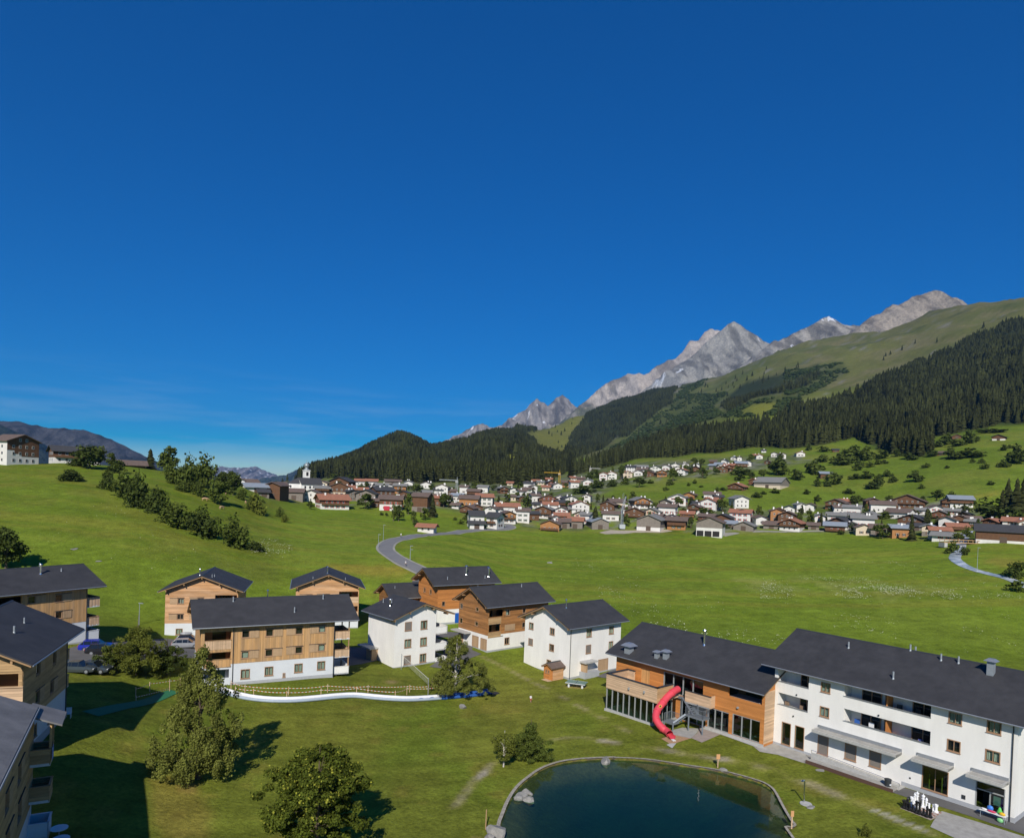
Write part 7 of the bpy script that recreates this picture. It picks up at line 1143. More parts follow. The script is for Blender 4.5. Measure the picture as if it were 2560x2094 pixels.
for sx_ in (0,): MB().box(tx - .8, tx + .8, ty - tw / 2 - .06, ty - tw / 2 + .01, th_ - 3.4, th_ - .8).build('bell_opening_shade', flat('opening_shade', (.02, .018, .016)), parent=ch)  # dark plate on the tower; shade of the belfry opening as colour
for i, x in enumerate((-L_ / 2 + 3, -1, 4, 9)): MB().box(x - .6, x + .6, -.05, .01, 1.5, h_ - 1.2).build('window', flat('dark_pane', (.012, .016, .018)), parent=ch)
for t in (1.0, 1.9): MB().box(-L_ / 2 - 7.06 * math.sin(t) - .3, -L_ / 2 - 7.06 * math.sin(t) + .3, D_ / 2 - 4.65 * math.cos(t) - .3, D_ / 2 - 4.65 * math.cos(t) + .3, 2, h_ - 1).build('window', flat('dark_pane', (.012, .016, .018)), parent=ch)
# cranes
def crane(c, xb, yb, yt, xl, xr, col, label, lattice=True):
    p = H(c, xb, yb); k = CR[c][2] * p[1] / F; h_ = (yb - yt) * k; mt = flat('crane_' + col[0], col[1], .5); o = empty('tower_crane', p, 0, label, 'crane', 'tower cranes in the village'); m = MB(); s = .7
    for dx in (-s, s):
        for dy in (-s, s): m.tube([(dx, dy, -1), (dx, dy, h_)], .16, 4)
    z = 0; f = 1
    while z < h_: m.tube([(-s * f, -s, z), (s * f, -s, min(z + 2.2, h_))], .09, 4).tube([(s, -s * f, z), (s, s * f, min(z + 2.2, h_))], .09, 4); z += 2.2; f = -f
    m.build('mast', mt, parent=o); j = MB(); a, b = (xl - xb) * k, (xr - xb) * k; j.tube([(a, 0, h_ + .5), (b, 0, h_ + .5)], .17, 4).tube([(a, -.6, h_), (b, -.6, h_)], .14, 4).tube([(a, .6, h_), (b, .6, h_)], .14, 4); n = int(abs(b - a) / 2)
    for i in range(n): u = a + (b - a) * i / n; v = a + (b - a) * (i + .5) / n; j.tube([(u, -.6, h_), (v, 0, h_ + .5)], .07, 4)
    j.build('jib', mt, parent=o); MB().tube([(0, 0, h_), (0, 0, h_ + 3)], .2, 5).build('apex', mt, parent=o); MB().box(b - 2.2 if abs(b) < abs(a) else a, b if abs(b) < abs(a) else a + 2.2, -.5, .5, h_ - 1.6, h_ - .2).build('counterweight', CONC, parent=o); return o
crane('c3', 1435, 385, 265, 1270, 1445, ('yellow', (.55, .33, .03)), 'yellow tower crane over the upper village'); crane('c3', 348, 450, 345, 160, 358, ('grey', (.40, .43, .42)), 'grey tower crane over the roofs left of the village centre'); crane('c3', 1762, 270, 215, 1755, 1870, ('pale', (.55, .54, .48)), 'small pale tower crane at the foot of the forest')
p = H('c4', 585, 765); k = CR['c4'][2] * p[1] / F; o = empty('mobile_crane', p, 0, 'grey mobile crane with tall raised lattice boom on the gravel building site', 'crane'); b = MB()
for dx in (-.5, .5):
    for dy in (-.5, .5): b.tube([(dx, dy, 2.4), (dx * .8 - .2, dy * .8, 175 * k), (dx * .4 + 1.6, dy * .4, 310 * k)], .16, 4)
for i in range(14): z = 3 + i * 310 * k / 15; b.tube([(-.5, -.5, z), (.5, -.5, z + 1.4)], .08, 4)
b.build('boom', GALV, parent=o); MB().box(-1.6, 1.6, -2, 2, .6, 2.6).box(-1.3, 1.3, -2.6, 2.6, .2, .6).build('carrier', flat('crane_grey', (.40, .43, .42)), parent=o)
site = [H('c4', *q) for q in ((370, 800), (480, 775), (620, 780), (820, 775), (1000, 770), (1070, 785), (940, 802), (700, 800), (600, 812), (430, 815))]; drape('building_site', site, mat('site_gravel', (.42, .36, .27), .95, .2, .5), .1, 3.)
lane = [H('c4', *q) for q in ((1540, 800), (1660, 798), (1705, 805), (1560, 838))]; drape('farm_yard', lane, SHOULD, .1, 3.); ribbon('lane', [H('c4', 1820, 790), H('c4', 2122, 793), H('c5', 200, 606), H('c5', 520, 600)], 4, SHOULD, .1, 3.)
# brook, bridge
BRK = mat('brook_water', (.30, .36, .40), .25, .5, .55, bump=.6, bscale=1.2, spec=.5, col2=(.62, .66, .68))
bk = [H('c5', *q) for q in ((1690, 600), (1640, 665), (1620, 700), (1605, 740), (1570, 800), (1570, 830), (1620, 868), (1700, 905), (1800, 935), (1960, 975), (2060, 1010), (2122, 1040), (2200, 1075))]; ribbon('brook', bk, [3, 3.4, 4.4, 4, 3.2, 3.2], BRK, .1, 2., 7)
p = H('c5', 1615, 715); o = empty('footbridge', p, .1, 'wooden footbridge over the brook at the meadow edge', 'bridge'); MB().box(-9, 9, -1.5, 1.5, .9, 1.2).build('deck', WOODG, parent=o)
for sgn in (-1, 1): m = MB(); [m.box(x - .08, x + .08, sgn * 1.45 - .07, sgn * 1.45 + .07, 1.2, 2.2) for x in np.linspace(-8.8, 8.8, 9)]; m.box(-9, 9, sgn * 1.45 - .08, sgn * 1.45 + .08, 2.2, 2.35); m.build('railing', WOODG, parent=o)
MB().box(-9, -7.6, -1.8, 1.8, -1, .9).box(7.6, 9, -1.8, 1.8, -1, .9).build('abutment', CONC, parent=o)
# ---------------------------------------------------------------- street lamps, sign posts
def lamp(c, x, yb, yt, label, cat='street lamp'):
    p = H(c, x, yb); k = CR[c][2] * p[1] / F; h_ = (yb - yt) * k; o = empty('street_lamp', p, random.uniform(-.5, .5), label, cat, 'street lamps'); MB().tube([(0, 0, -.2), (0, 0, h_ * .5), (0, 0, h_)], [.09, .07, .05], 7).build('pole', GALV, parent=o); MB().box(-.15, .75, -.14, .14, h_, h_ + .12).build('lamp_head', GALV, parent=o)
lamp('r1', 845, 440, 310, 'grey lamp post rising behind the parking trees'); lamp('c2', 1462, 935, 818, 'street lamp left of the road bend, nearer one'); lamp('c2', 1508, 880, 727, 'street lamp left of the road bend, farther one'); lamp('c2', 1762, 1058, 926, 'street lamp on the meadow side of the road'); lamp('c5', 1745, 915, 735, 'lone pole beside the brook'); lamp('r3', 380, 60, -20, 'street lamp beside the road just above the farthest brown house')
def post_sign(c, x, yb, h_, label, board=True, w_=.42):
    p = np.array(atz(*px(c, x, yb), -.28)); o = empty('wooden_sign', p, .1, label, 'sign'); MB().box(-.05, .05, -.05, .05, -.2, h_).build('post', WOODP, parent=o)
    if board: MB().box(-w_ / 2, w_ / 2, -.09, -.052, h_ - .5, h_ + .05).build('board', flat('sign_wood', (.55, .30, .13)), parent=o)
post_sign('r8', 1040, 272, 1.45, 'small wooden sign on a post at the far pond rim'); o = post_sign('r8', 1693, 800, 1.5, 'narrow wooden post board at the right corner of the pond', True, .3)
p = np.array(atz(*px('r7', 757, 1520), -.25)); o = tag(MB().tube([(0, 0, -.2), (.02, 0, 1.7)], [.06, .05], 7).build('wooden_stake', WOODG, loc=p), 'plain wooden stake at the near left pond rim', 'stake')
p = H('r5', 405, 1452); o = empty('pond_shower', p, .3, 'outdoor shower pole with bent head beside the pond', 'shower'); MB().tube([(0, 0, -.1), (0, 0, 2.1), (-.08, -.02, 2.25), (-.3, -.05, 2.3)], .07, 8).build('pole', STEEL, parent=o); MB().lathe([(.03, 0), (.16, -.05), (.16, -.09)], (-.32, -.05, 2.3), 10).build('shower_head', STEEL, parent=o); MB().lathe([(.6, 0), (.6, .05)], (0, -.3, .0), 14).build('tray', CONC, parent=o)
# ---------------------------------------------------------------- the red tube slide and its steel stair
sp = [((720, 315), 4.35), ((660, 345), 4.25), ((600, 390), 4.05), ((500, 482), 3.55), ((420, 590), 3.0), ((340, 695), 2.45), ((305, 785), 2.0), ((305, 880), 1.55), ((350, 970), 1.12), ((430, 1060), .72), ((500, 1110), .52), ((565, 1170), .42)]
SP = [Vector(atz(*px('s', *q), z)) for q, z in sp]; SPC = []
for i in range(len(SP) - 1):
    a, b, c, d = SP[max(i - 1, 0)], SP[i], SP[i + 1], SP[min(i + 2, len(SP) - 1)]
    for k in range(4): t = k / 4; SPC.append(.5 * (2 * b + (c - a) * t + (2 * a - 5 * b + 4 * c - d) * t * t + (3 * b - a - 3 * c + d) * t ** 3))
SPC.append(SP[-1]); o0 = Vector((SP[-1].x, SP[-1].y, 0)); RED = mat('red_plastic', (.64, .06, .085), .5, .05, 2., spec=.5); sl_ = empty('tube_slide', o0, 0, 'red spiral tube slide running down from the wooden terrace to the bark', 'slide')
loc_ = [p - o0 for p in SPC]; n = len(loc_); cuts = [0, 8, 15, 22, 29, 36, n - 1]
for a, b in zip(cuts[:-1], cuts[1:]):
    MB().tube(loc_[a:b + 1], .46, 14, cap=False).build('tube_section', RED, parent=sl_, smooth=True)
    if b < n - 1: d = (loc_[b + 1] - loc_[b - 1]).normalized() * .06; MB().tube([loc_[b] - d, loc_[b] + d], .52, 14).build('flange', RED, parent=sl_)
e = loc_[-1]; d = (loc_[-1] - loc_[-3]).normalized(); d.z = 0; d.normalize(); nn = Vector((-d.y, d.x, 0)); m = MB()
pr = [(math.cos(t) * .42, -math.sin(t) * .36) for t in np.linspace(0, math.pi, 9)]
m.add([e + nn * a + Vector((0, 0, z + .05)) for a, z in pr] + [e + d * .75 + nn * a * 1.05 + Vector((0, 0, z - .03)) for a, z in pr], [(i, i + 1, 10 + i, 9 + i) for i in range(8)]); m.build('run_out', RED, parent=sl_, smooth=True)
MB().box(-.28, .28, -.2, .2, 0, .06).build('exit_mat', flat('white_mat', (.75, .75, .73)), parent=sl_, loc=tuple(e + d * 1.0 + Vector((0, 0, -e.z + .02))), rz=math.atan2(d.y, d.x))
bp = Vector(atz(*px('s', 385, 640), 2.85)) - o0; vd = (Vector((0, 0, CAMH)) - o0 - bp).normalized(); q = vd.to_track_quat('Z', 'Y')
for nm, r_, h_, mt_ in (('badge_ring', .20, .0, flat('badge_yellow', (.75, .33, .03))), ('badge', .13, .02, flat('badge_dark', (.05, .03, .02)))): m = MB().lathe([(r_, 0), (r_, .03 + h_)], n=14); o = m.build(nm, mt_, parent=sl_, loc=bp + vd * .33); o.rotation_mode = 'QUATERNION'; o.rotation_quaternion = q
for i_, h_ in ((20, 0), (32, 0)): p = loc_[i_]; MB().tube([p + Vector((.2, .1, -.35)), (p.x + .6, p.y + .3, 0)], .05, 6).build('support', GALV, parent=sl_)
# stair
STAIRM = mat('stair_steel', (.20, .225, .245), .5, .15, 4., metal=.3)
S = lambda x, y, z: Vector(atz(*px('s', x, y), z)); so_ = S(1000, 1210, 0); st = empty('steel_stair', so_, 0, 'grey galvanised stair tower with two flights beside the red slide', 'stair'); T_ = lambda v: v - so_
rx = math.radians(-49.5); ux = Vector((math.cos(rx), math.sin(rx), 0)); uy = Vector((-ux.y, ux.x, 0))           # along / away from the facade
def platform(c, a, b, z, t=.24):
    q = [c + ux * (-a / 2) - uy * (b / 2), c + ux * (a / 2) - uy * (b / 2), c + ux * (a / 2) + uy * (b / 2), c - ux * (a / 2) + uy * (b / 2)]; m = MB(); m.add([T_(Vector((p.x, p.y, z + dz))) for dz in (0, -t) for p in q], [(0, 1, 2, 3), (7, 6, 5, 4), (0, 1, 5, 4), (1, 2, 6, 5), (2, 3, 7, 6), (3, 0, 4, 7)]); m.build('landing', STAIRM, parent=st); return q
P1 = S(740, 430, 3.2); P2 = S(1090, 820, 1.95); P3 = S(600, 920, .95)
q1 = platform(P1, 1.9, 1.1, 3.2); q2 = platform(P2, 2.6, 1.5, 1.95); q3 = platform(P3, 1.4, 1.3, .95)
def flight(a, b, wv, n):
    for s in (-1, 1): m = MB(); m.tube([T_(a + wv * s), T_(b + wv * s)], .15, 4); m.build('stringer', STAIRM, parent=st)
    for k in range(n):
        c = a.lerp(b, (k + .5) / n); f = (b - a); f.z = 0; f.normalize(); m = MB(); m.add([T_(c + wv * i + f * j + Vector((0, 0, z))) for z in (0, -.07) for i, j in ((-1, -.15), (1, -.15), (1, .15), (-1, .15))], [(0, 1, 2, 3), (7, 6, 5, 4), (0, 1, 5, 4), (1, 2, 6, 5), (2, 3, 7, 6), (3, 0, 4, 7)]); m.build('tread', STAIRM, parent=st)
flight(P1 + ux * .95, P2 - ux * .3 + uy * .1, uy * .5, 9); flight(P2 - ux * 1.2 - uy * .4, P3 + ux * .6, uy * .5, 6)
for p, z in ((q2[0] + ux * .5, 1.9), (q2[1], 1.9), (q1[0], 3.15), (q1[3], 3.15), (q1[1], 3.15), (q3[0], .9), (q3[1], .9)): MB().tube([T_(Vector((p.x, p.y, -.1))), T_(Vector((p.x, p.y, z)))], .10, 8).build('post', STAIRM, parent=st)
NET = glass_mat('railing_mesh', (.55, .57, .58), .9)
def railing(a, b, z0, z1=None):
    z1 = z0 if z1 is None else z1; A, B = Vector((a.x, a.y, z0)), Vector((b.x, b.y, z1)); u = Vector((0, 0, 1.0)); m = MB().tube([T_(A + u), T_(B + u)], .03, 5).tube([T_(A), T_(A + u)], .025, 5).tube([T_(B), T_(B + u)], .025, 5)
    n_ = max(2, int((B - A).length / .12)); 
    for k in range(1, n_): c = A.lerp(B, k / n_); m.tube([T_(c), T_(c + u)], .016, 4)
    m.build('railing', STAIRM, parent=st)
railing(q2[0], q2[1], 1.95); railing(q2[1], q2[2], 1.95); railing(q2[2], q2[3], 1.95); railing(q1[2], q1[3], 3.2); railing(q3[3], q3[2], .95); railing(q3[0], q3[3], .95); railing(P1 + ux * .95 + uy * .5, P2 - ux * .3 + uy * .6, 3.2, 1.95)
# ---------------------------------------------------------------- inflatable run, tape fence, green mat, volleyball net
run = [H('r6', *q)[:2] for q in ((470, 385), (560, 420), (650, 452), (750, 478), (850, 495), (1000, 508), (1180, 508), (1330, 497), (1500, 480), (1680, 470), (1850, 485), (2000, 496), (2122, 500))] + [H('r7', *q)[:2] for q in ((240, 385), (400, 372), (520, 362), (640, 350), (740, 335), (790, 325))]
RQ = curve(run, .9); RT = np.gradient(RQ, axis=0); RT /= np.hypot(RT[:, 0], RT[:, 1])[:, None]; RN = np.c_[-RT[:, 1], RT[:, 0]]; ro = empty('inflatable_run', (*RQ[len(RQ) // 2], float(hgt(*RQ[len(RQ) // 2]))), 0, 'long white and blue inflatable gutter curving across the lawn', 'inflatable'); rb_ = np.array(ro.location)
def sweep(prof, i0, i1):
    V = []
    for i in range(i0, i1): z = float(hgt(*RQ[i])); V += [(RQ[i, 0] + RN[i, 0] * a - rb_[0], RQ[i, 1] + RN[i, 1] * a - rb_[1], z + h_ - rb_[2]) for a, h_ in prof]
    n_ = len(prof); m = MB(); m.add(V, [(i * n_ + k, i * n_ + k + 1, (i + 1) * n_ + k + 1, (i + 1) * n_ + k) for i in range(i1 - i0 - 1) for k in range(n_ - 1)]); return m
IW, IB = flat('inflatable_white', (.78, .78, .77), .45), flat('inflatable_blue', (.03, .10, .34), .45); nR = len(RQ)
tubep = lambda c, r_, zc: [(c + r_ * math.cos(t), zc + r_ * math.sin(t)) for t in np.linspace(0, 2 * math.pi, 9)]
sweep(tubep(.42, .26, .3), 0, nR).build('rear_tube', IW, parent=ro, smooth=True); sweep([(-.3, .06), (.25, .06)], 0, nR).build('gutter_floor', IW, parent=ro); sweep(tubep(-.38, .2, .2), 0, nR).build('front_tube', flat('inflatable_greyblue', (.34, .40, .46), .5), parent=ro, smooth=True)
sweep(tubep(.42, .30, .3), nR - 10, nR).build('blue_sleeve', IB, parent=ro, smooth=True); sweep(tubep(-.38, .24, .2), nR - 10, nR).build('blue_sleeve', IB, parent=ro, smooth=True)
for c, x, y in (('r7', 190, 380), ('r7', 285, 373)):
    p = H(c, x, y); MB().prism([(.55 * math.cos(t), .34 * math.sin(t)) for t in np.linspace(0, math.pi, 10)], lambda q_: (q_[0], -.72, q_[1] + .06), lambda q_: (q_[0], -.64, q_[1] + .06)).build('blue_emblem', IB, parent=ro, loc=(p[0] - rb_[0], p[1] - rb_[1] + .1, p[2] - rb_[2]), rz=.08)
o_ = drape('landing_mat', [H('r7', *q) for q in ((770, 330), (820, 305), (885, 325), (840, 345))], flat('black_mat', (.03, .03, .032)), .06, .6); tag(o_, 'dark landing mat at the right end of the inflatable run', 'mat'); del o_['kind']
gp = [H('m', *q)[:2] for q in ((350, 1190), (600, 1130), (780, 1090), (960, 1060), (1160, 1010), (1390, 915), (1480, 890))]; o_ = ribbon('green_mat', gp, [2.0, 1.9, 1.8, 1.7, 1.5], mat('green_matting', (.03, .17, .075), .8, .12, 2.), .06, .8, 4, kind='structure'); del o_['kind']; tag(o_, 'long green mat lying on the slope from house shadow to tall tree', 'mat')
TW, TR = flat('tape_white', (.78, .76, .72)), flat('tape_red', (.62, .16, .08))
def tape_fence(posts, label, h_=1.0, sag=.12):
    P_ = [H(*q) for q in posts]; o = empty('tape_fence', P_[0], 0, label, 'fence', 'red and white tape fences along the inflatable run'); b = np.array(P_[0])
    for p in P_: q = np.array(p) - b; MB().box(q[0] - .035, q[0] + .035, q[1] - .035, q[1] + .035, q[2] - .15, q[2] + h_ + .15).build('post', WOODP, parent=o)
    for p, q in zip(P_[:-1], P_[1:]):
        p, q = np.array(p) - b, np.array(q) - b; L_ = np.hypot(*(q - p)[:2]); n_ = max(4, int(L_ / .24)); m = MB()
        for k in range(n_):
            f0, f1 = k / n_, (k + 1) / n_; a, c = p + (q - p) * f0, p + (q - p) * f1; za, zc = a[2] + h_ * .92 - sag * 4 * f0 * (1 - f0), c[2] + h_ * .92 - sag * 4 * f1 * (1 - f1); m.quad((a[0], a[1], za - .03), (c[0], c[1], zc - .03), (c[0], c[1], zc + .03), (a[0], a[1], za + .03), mi=k % 2)
        m.build('tape', TW, TR, parent=o)
tape_fence([('r2', 655, 1130), ('r2', 770, 1165), ('r2', 1132, 1182), ('r2', 1455, 1160), ('r2', 1790, 1165), ('r7', 85, 318), ('r7', 250, 318)], 'rear red and white tape fence between lawn and inflatable run')
tape_fence([('r2', 690, 1180), ('r2', 842, 1198), ('r2', 1117, 1218), ('r2', 1400, 1196), ('r2', 1695, 1180), ('r2', 2015, 1212), ('r7', 60, 340), ('r7', 340, 330)], 'front red and white tape fence close along the white inflatable gutter')
tape_fence([('m', 950, 965), ('m', 1135, 890), ('m', 1400, 850), ('m', 1540, 830)], 'short tape fence on the slope above the green mat, rear line', 1.1, .05); tape_fence([('m', 955, 1010), ('m', 1400, 890)], 'low tape line along the upper edge of the green mat', .45, .05)
pa, pb = H('r3', 515, 1085), H('r3', 312, 888); o = empty('volleyball_net', pa, 0, 'volleyball net between two poles on the lawn before the white house', 'net'); d = np.array(pb) - np.array(pa)
for q in ((0, 0, 0), tuple(d)): MB().tube([(q[0], q[1], q[2] - .2), (q[0], q[1], q[2] + 2.6)], .05, 7).build('pole', GALV, parent=o)
m = MB(); L_ = np.hypot(d[0], d[1]); 
for k in range(int(L_ / .35)): f = k * .35 / L_; m.tube([(d[0] * f, d[1] * f, d[2] * f + 1.6), (d[0] * f, d[1] * f, d[2] * f + 2.45)], .006, 3)
for z in (1.6, 1.8, 2.0, 2.2): m.tube([(0, 0, z), (d[0], d[1], d[2] + z)], .006, 3)
m.build('mesh', flat('net_cord', (.5, .5, .48)), parent=o); m = MB(); m.quad((0, 0, 2.4), (d[0], d[1], d[2] + 2.4), (d[0], d[1], d[2] + 2.5), (0, 0, 2.5)); m.build('top_band', TW, parent=o)
# ---------------------------------------------------------------- shed, table tennis table, white furniture
o = empty('garden_shed', (*(np.array((10.5, 117.5)) + (np.array((math.cos(math.radians(41)), math.sin(math.radians(41)))) * -3.0 + np.array((-math.sin(math.radians(41)), math.cos(math.radians(41)))) * .75)), -1.15), math.radians(41), 'small wooden garden shed with brown gable roof before the white house wall', 'shed')
Wd_, Ld_, hd_ = 2.1, 2.45, 1.95; m = MB(); P, *_ = fac('R', Ld_, Wd_); zt_ = lambda a: hd_ + .55 * (1 - abs(a - Wd_ / 2) / (Wd_ / 2))
for sd in 'RLEB':
    P, ln, *_ = fac(sd, Ld_, Wd_); ho = [(1.35, 1.0, .4, .55), (.75, 1.0, .4, .55)] if sd == 'L' else []
    boards(P, ln, 0, zt_ if sd in 'LE' else hd_, ho, True, .13, .04).build('boarding', WOODO if sd == 'L' else WOODH, parent=o, kind='stuff'); wall_face(m, P, ln, -.3, zt_ if sd in 'LE' else hd_, ho, .06)
m.build('wall', WOODO, parent=o); gable_roof(o, -.45, Ld_ + .25, -.3, Wd_ + .3, 'x', hd_ + .14, hd_ + .86, rm=VR['b'][1], gutter=False)
for a in (1.35, .75): window(o, 'L', Ld_, Wd_, a, 1.0, .4, .55, 'w')
P, *_ = fac('L', Ld_, Wd_); MB().box(.1, .7, .042, .08, .05, 1.7, P=P).build('door', WOODO, parent=o); MB().box(.0, 1.6, .1, 1.0, -.08, .04, P=P).build('step', WOODP, parent=o)
p = H('r3', 1640, 1020); o = empty('table_tennis_table', p, math.radians(-20), 'outdoor table tennis table with green top on concrete legs by the shed', 'table'); tt = flat('table_green', (.13, .22, .18), .5)
MB().box(-1.6, -.02, -.95, .95, .72, .78).box(.02, 1.6, -.95, .95, .72, .78).build('top', tt, parent=o); MB().box(-1.62, 1.62, -.97, -.952, .70, .79).box(-1.62, 1.62, .952, .97, .70, .79).build('edge', LWHITE, parent=o); MB().box(-.015, .015, -1.0, 1.0, .783, .93).build('net', GALV, parent=o)
for x in (-1.1, 1.1):
    for y in (-.55, .55): MB().box(x - .14, x + .14, y - .14, y + .14, -.1, .72).build('leg', LWHITE, parent=o)
for i, (x, y) in enumerate(((725, 1572), (745, 1680))): 
    q = atz(*px('p', x, y), 3.05); z = float(hgt(q[0], q[1])); o = empty('garden_table', (q[0], q[1], z), i, ('farther' if i == 0 else 'nearer') + ' white round garden table in the shadow of the corner house', 'table', 'white garden tables'); MB().lathe([(.62, .70), (.62, .74)], n=18).build('top', IW, parent=o); MB().lathe([(.3, -.1), (.05, .05), (.05, .699)], n=10).build('pedestal', GALV, parent=o)
q = atz(*px('p', 842, 90), 6.0); z = float(hgt(q[0], q[1])); o = empty('garden_chair', (q[0], q[1], z), .4, 'white garden chair standing at the base of the plank house', 'chair'); MB().box(-.26, .26, -.26, .26, .42, .47).build('seat', IW, parent=o); MB().box(-.26, .26, .24, .29, .47, 1.0).build('backrest', IW, parent=o)
for x in (-.22, .22):
    for y in (-.22, .22): MB().box(x - .025, x + .025, y - .025, y + .025, -.05, .419).build('leg', IW, parent=o)
# towel over the corner balcony
P, *_ = fac('E', L3X, W3Y); tw_ = empty('blue_towel', o3, a3, 'blue towel hanging over the balcony rail of the corner plank house', 'towel'); m = MB(); Pt = lambda a, d, z: P(a, d, z); m.add([Pt(W3Y - 1.75 + i * .12, 1.44 + .02 * (i % 2), z) for z in (5.85, 6.3, 6.87) for i in range(8)] + [Pt(W3Y - 1.75 + i * .12, 1.2 + .02 * (i % 2), 6.4) for i in range(8)], [(r_ * 8 + i, r_ * 8 + i + 1, r_ * 8 + i + 9, r_ * 8 + i + 8) for r_ in range(3) for i in range(7)]); m.build('cloth', flat('towel_blue', (.14, .24, .55)), parent=tw_)
# ramp planter, bin, chess, shop table in front of the white building
bw = lambda x, d, z: Vector((33.2, 87., 0)) + Vector((math.cos(math.radians(-51.7)), math.sin(math.radians(-51.7)), 0)) * x + Vector((-math.sin(math.radians(-51.7)), math.cos(math.radians(-51.7)), 0)) * -d + Vector((0, 0, z))
rz_b = math.radians(-51.7)
o = empty('entrance_ramp', bw(5.8, 0, 0), rz_b, 'long concrete ramp with glass side and gravel bed along the white building', 'ramp'); MB().add([(.1, -1.5, .55), (9.8, -1.5, .1), (9.8, -.04, .1), (.1, -.04, .55), (.1, -1.5, -.2), (9.8, -1.5, -.2), (9.8, -.04, -.2), (.1, -.04, -.2)], [(0, 1, 2, 3), (4, 7, 6, 5), (0, 4, 5, 1), (1, 5, 6, 2), (2, 6, 7, 3), (3, 7, 4, 0)]).build('ramp_slab', CONC, parent=o)
MB().add([(.1, -1.56, -.2), (9.8, -1.56, -.2), (9.8, -1.56, .45), (.1, -1.56, 1.0), (.1, -1.505, -.2), (9.8, -1.505, -.2), (9.8, -1.505, .45), (.1, -1.505, 1.0)], [(0, 1, 2, 3), (4, 7, 6, 5), (3, 2, 6, 7), (0, 3, 7, 4), (1, 5, 6, 2)]).build('ramp_wall', CONC, parent=o); MB().tube([(.1, -1.53, 1.25), (9.8, -1.53, .75)], .025, 6).tube([(.1, -1.53, .9), (.1, -1.53, 1.25)], .025, 6).tube([(9.8, -1.53, .4), (9.8, -1.53, .75)], .025, 6).tube([(5, -1.53, .6), (5, -1.53, 1.0)], .025, 6).build('handrail', STEEL, parent=o)
MB().box(.2, 9.6, -2.7, -1.565, -.2, .32).build('gravel_bed', GRAVEL, parent=o); MB().box(.1, 9.7, -2.78, -2.702, -.2, .36).build('bed_edging', flat('rusty_edging', (.10, .055, .04), .8), parent=o)
p = H('r5', 1058, 1345); o = empty('litter_bin', (p[0], p[1], 0.03), .3, 'dark grey litter bin at the end of the ramp gravel bed', 'bin'); MB().lathe([(.27, 0), (.34, .95)], n=14).build('body', DARKM, parent=o); MB().lathe([(.36, .95), (.36, 1.02), (.2, 1.08)], n=14).build('rim', DARKM, parent=o); MB().box(-.1, .1, -.352, -.30, .45, .6).build('label_plate', LWHITE, parent=o)
c0, c1, c3 = [np.array(atz(*px('k', *q), .03)) for q in ((295, 815), (745, 995), (445, 700))]; ex, ey = (c1 - c0) / 8.8, (c3 - c0) / 6.2; ex, ey = ex / np.linalg.norm(ex), ey / np.linalg.norm(ey); Ls = .50
cb_ = empty('chess_ground', c0, math.atan2(ex[1], ex[0]), 'paved giant chess ground with red and pale tiles on the lawn', 'chessboard'); tl = [MB().box(.01, Ls - .01, .01, Ls - .01, 0, .045).mesh('tile', flat(*q)) for q in (('tile_red', (.30, .16, .12), .9), ('tile_pale', (.42, .37, .33), .9))]
LX_, LY_ = np.linalg.norm(c1 - c0), np.linalg.norm(c3 - c0); MB().box(0, LX_, 0, LY_, -.1, .0).build('border', PAVE, parent=cb_); tx_, ty_ = (LX_ - .5) / 8, (LY_ - .5) / 8
for i in range(8):
    for j in range(8): put('tile', tl[(i + j) % 2], cb_, (.25 + i * tx_, .25 + j * ty_, .002), 0, (tx_ / Ls, ty_ / Ls, 1))
CPROF = {'pawn': [(.17, 0), (.18, .08), (.09, .16), (.07, .34), (.12, .38), (.05, .42), (.1, .5), (.1, .56), (.03, .62)], 'rook': [(.19, 0), (.2, .1), (.12, .18), (.11, .5), (.16, .54), (.16, .7), (.1, .7), (.1, .64)], 'bishop': [(.19, 0), (.2, .1), (.1, .2), (.08, .55), (.14, .58), (.07, .63), (.12, .75), (.08, .88), (.03, .96)], 'queen': [(.2, 0), (.22, .1), (.12, .2), (.08, .65), (.15, .7), (.08, .74), (.15, .95), (.16, .98), (.04, 1.04), (.05, 1.1), (.01, 1.12)], 'king': [(.2, 0), (.22, .1), (.12, .2), (.09, .7), (.16, .75), (.09, .8), (.15, 1.0), (.12, 1.06), (.03, 1.08), (.03, 1.2), (.0, 1.21)]}
CPM = {(k, c_): MB().lathe(v, n=12).mesh('chess_piece', flat('chess_' + c_, (.80, .80, .79) if c_ == 'white' else (.015, .014, .014), .35)) for k, v in CPROF.items() for c_ in ('white', 'black')}
def chess(lst, col):
    for i, (x, y, k) in enumerate(lst):
        p = atz(*px('k', x, y), .08); o = put('chess_piece', CPM[(k, col)], None, p, i, 1.12); tag(o, None, 'chess piece', f'{col} giant chess pieces'); pend(o, f'{col} giant {k} on the outdoor chess ground', px('k', x, y)[0])
chess([(468, 770, 'rook'), (490, 805, 'pawn'), (512, 745, 'bishop'), (545, 755, 'queen'), (548, 845, 'pawn'), (572, 815, 'pawn'), (632, 805, 'king'), (680, 825, 'bishop'), (720, 845, 'pawn'), (785, 862, 'pawn'), (825, 882, 'rook')], 'white'); chess([(352, 815, 'rook'), (385, 828, 'pawn'), (405, 820, 'bishop'), (432, 848, 'pawn'), (482, 866, 'pawn'), (537, 888, 'queen'), (580, 903, 'king'), (640, 925, 'pawn'), (690, 945, 'bishop'), (738, 955, 'rook')], 'black')
o = empty('shop_table', bw(24.0, .95, .03), rz_b, 'white folding table heaped with bright beach toys before the shop entrance', 'table'); MB().box(-1.1, 1.1, -.38, .38, .70, .74).build('top', IW, parent=o)
for x in (-1.0, 1.0):
    for y in (-.3, .3): MB().box(x - .025, x + .025, y - .025, y + .025, 0, .699).build('leg', GALV, parent=o)
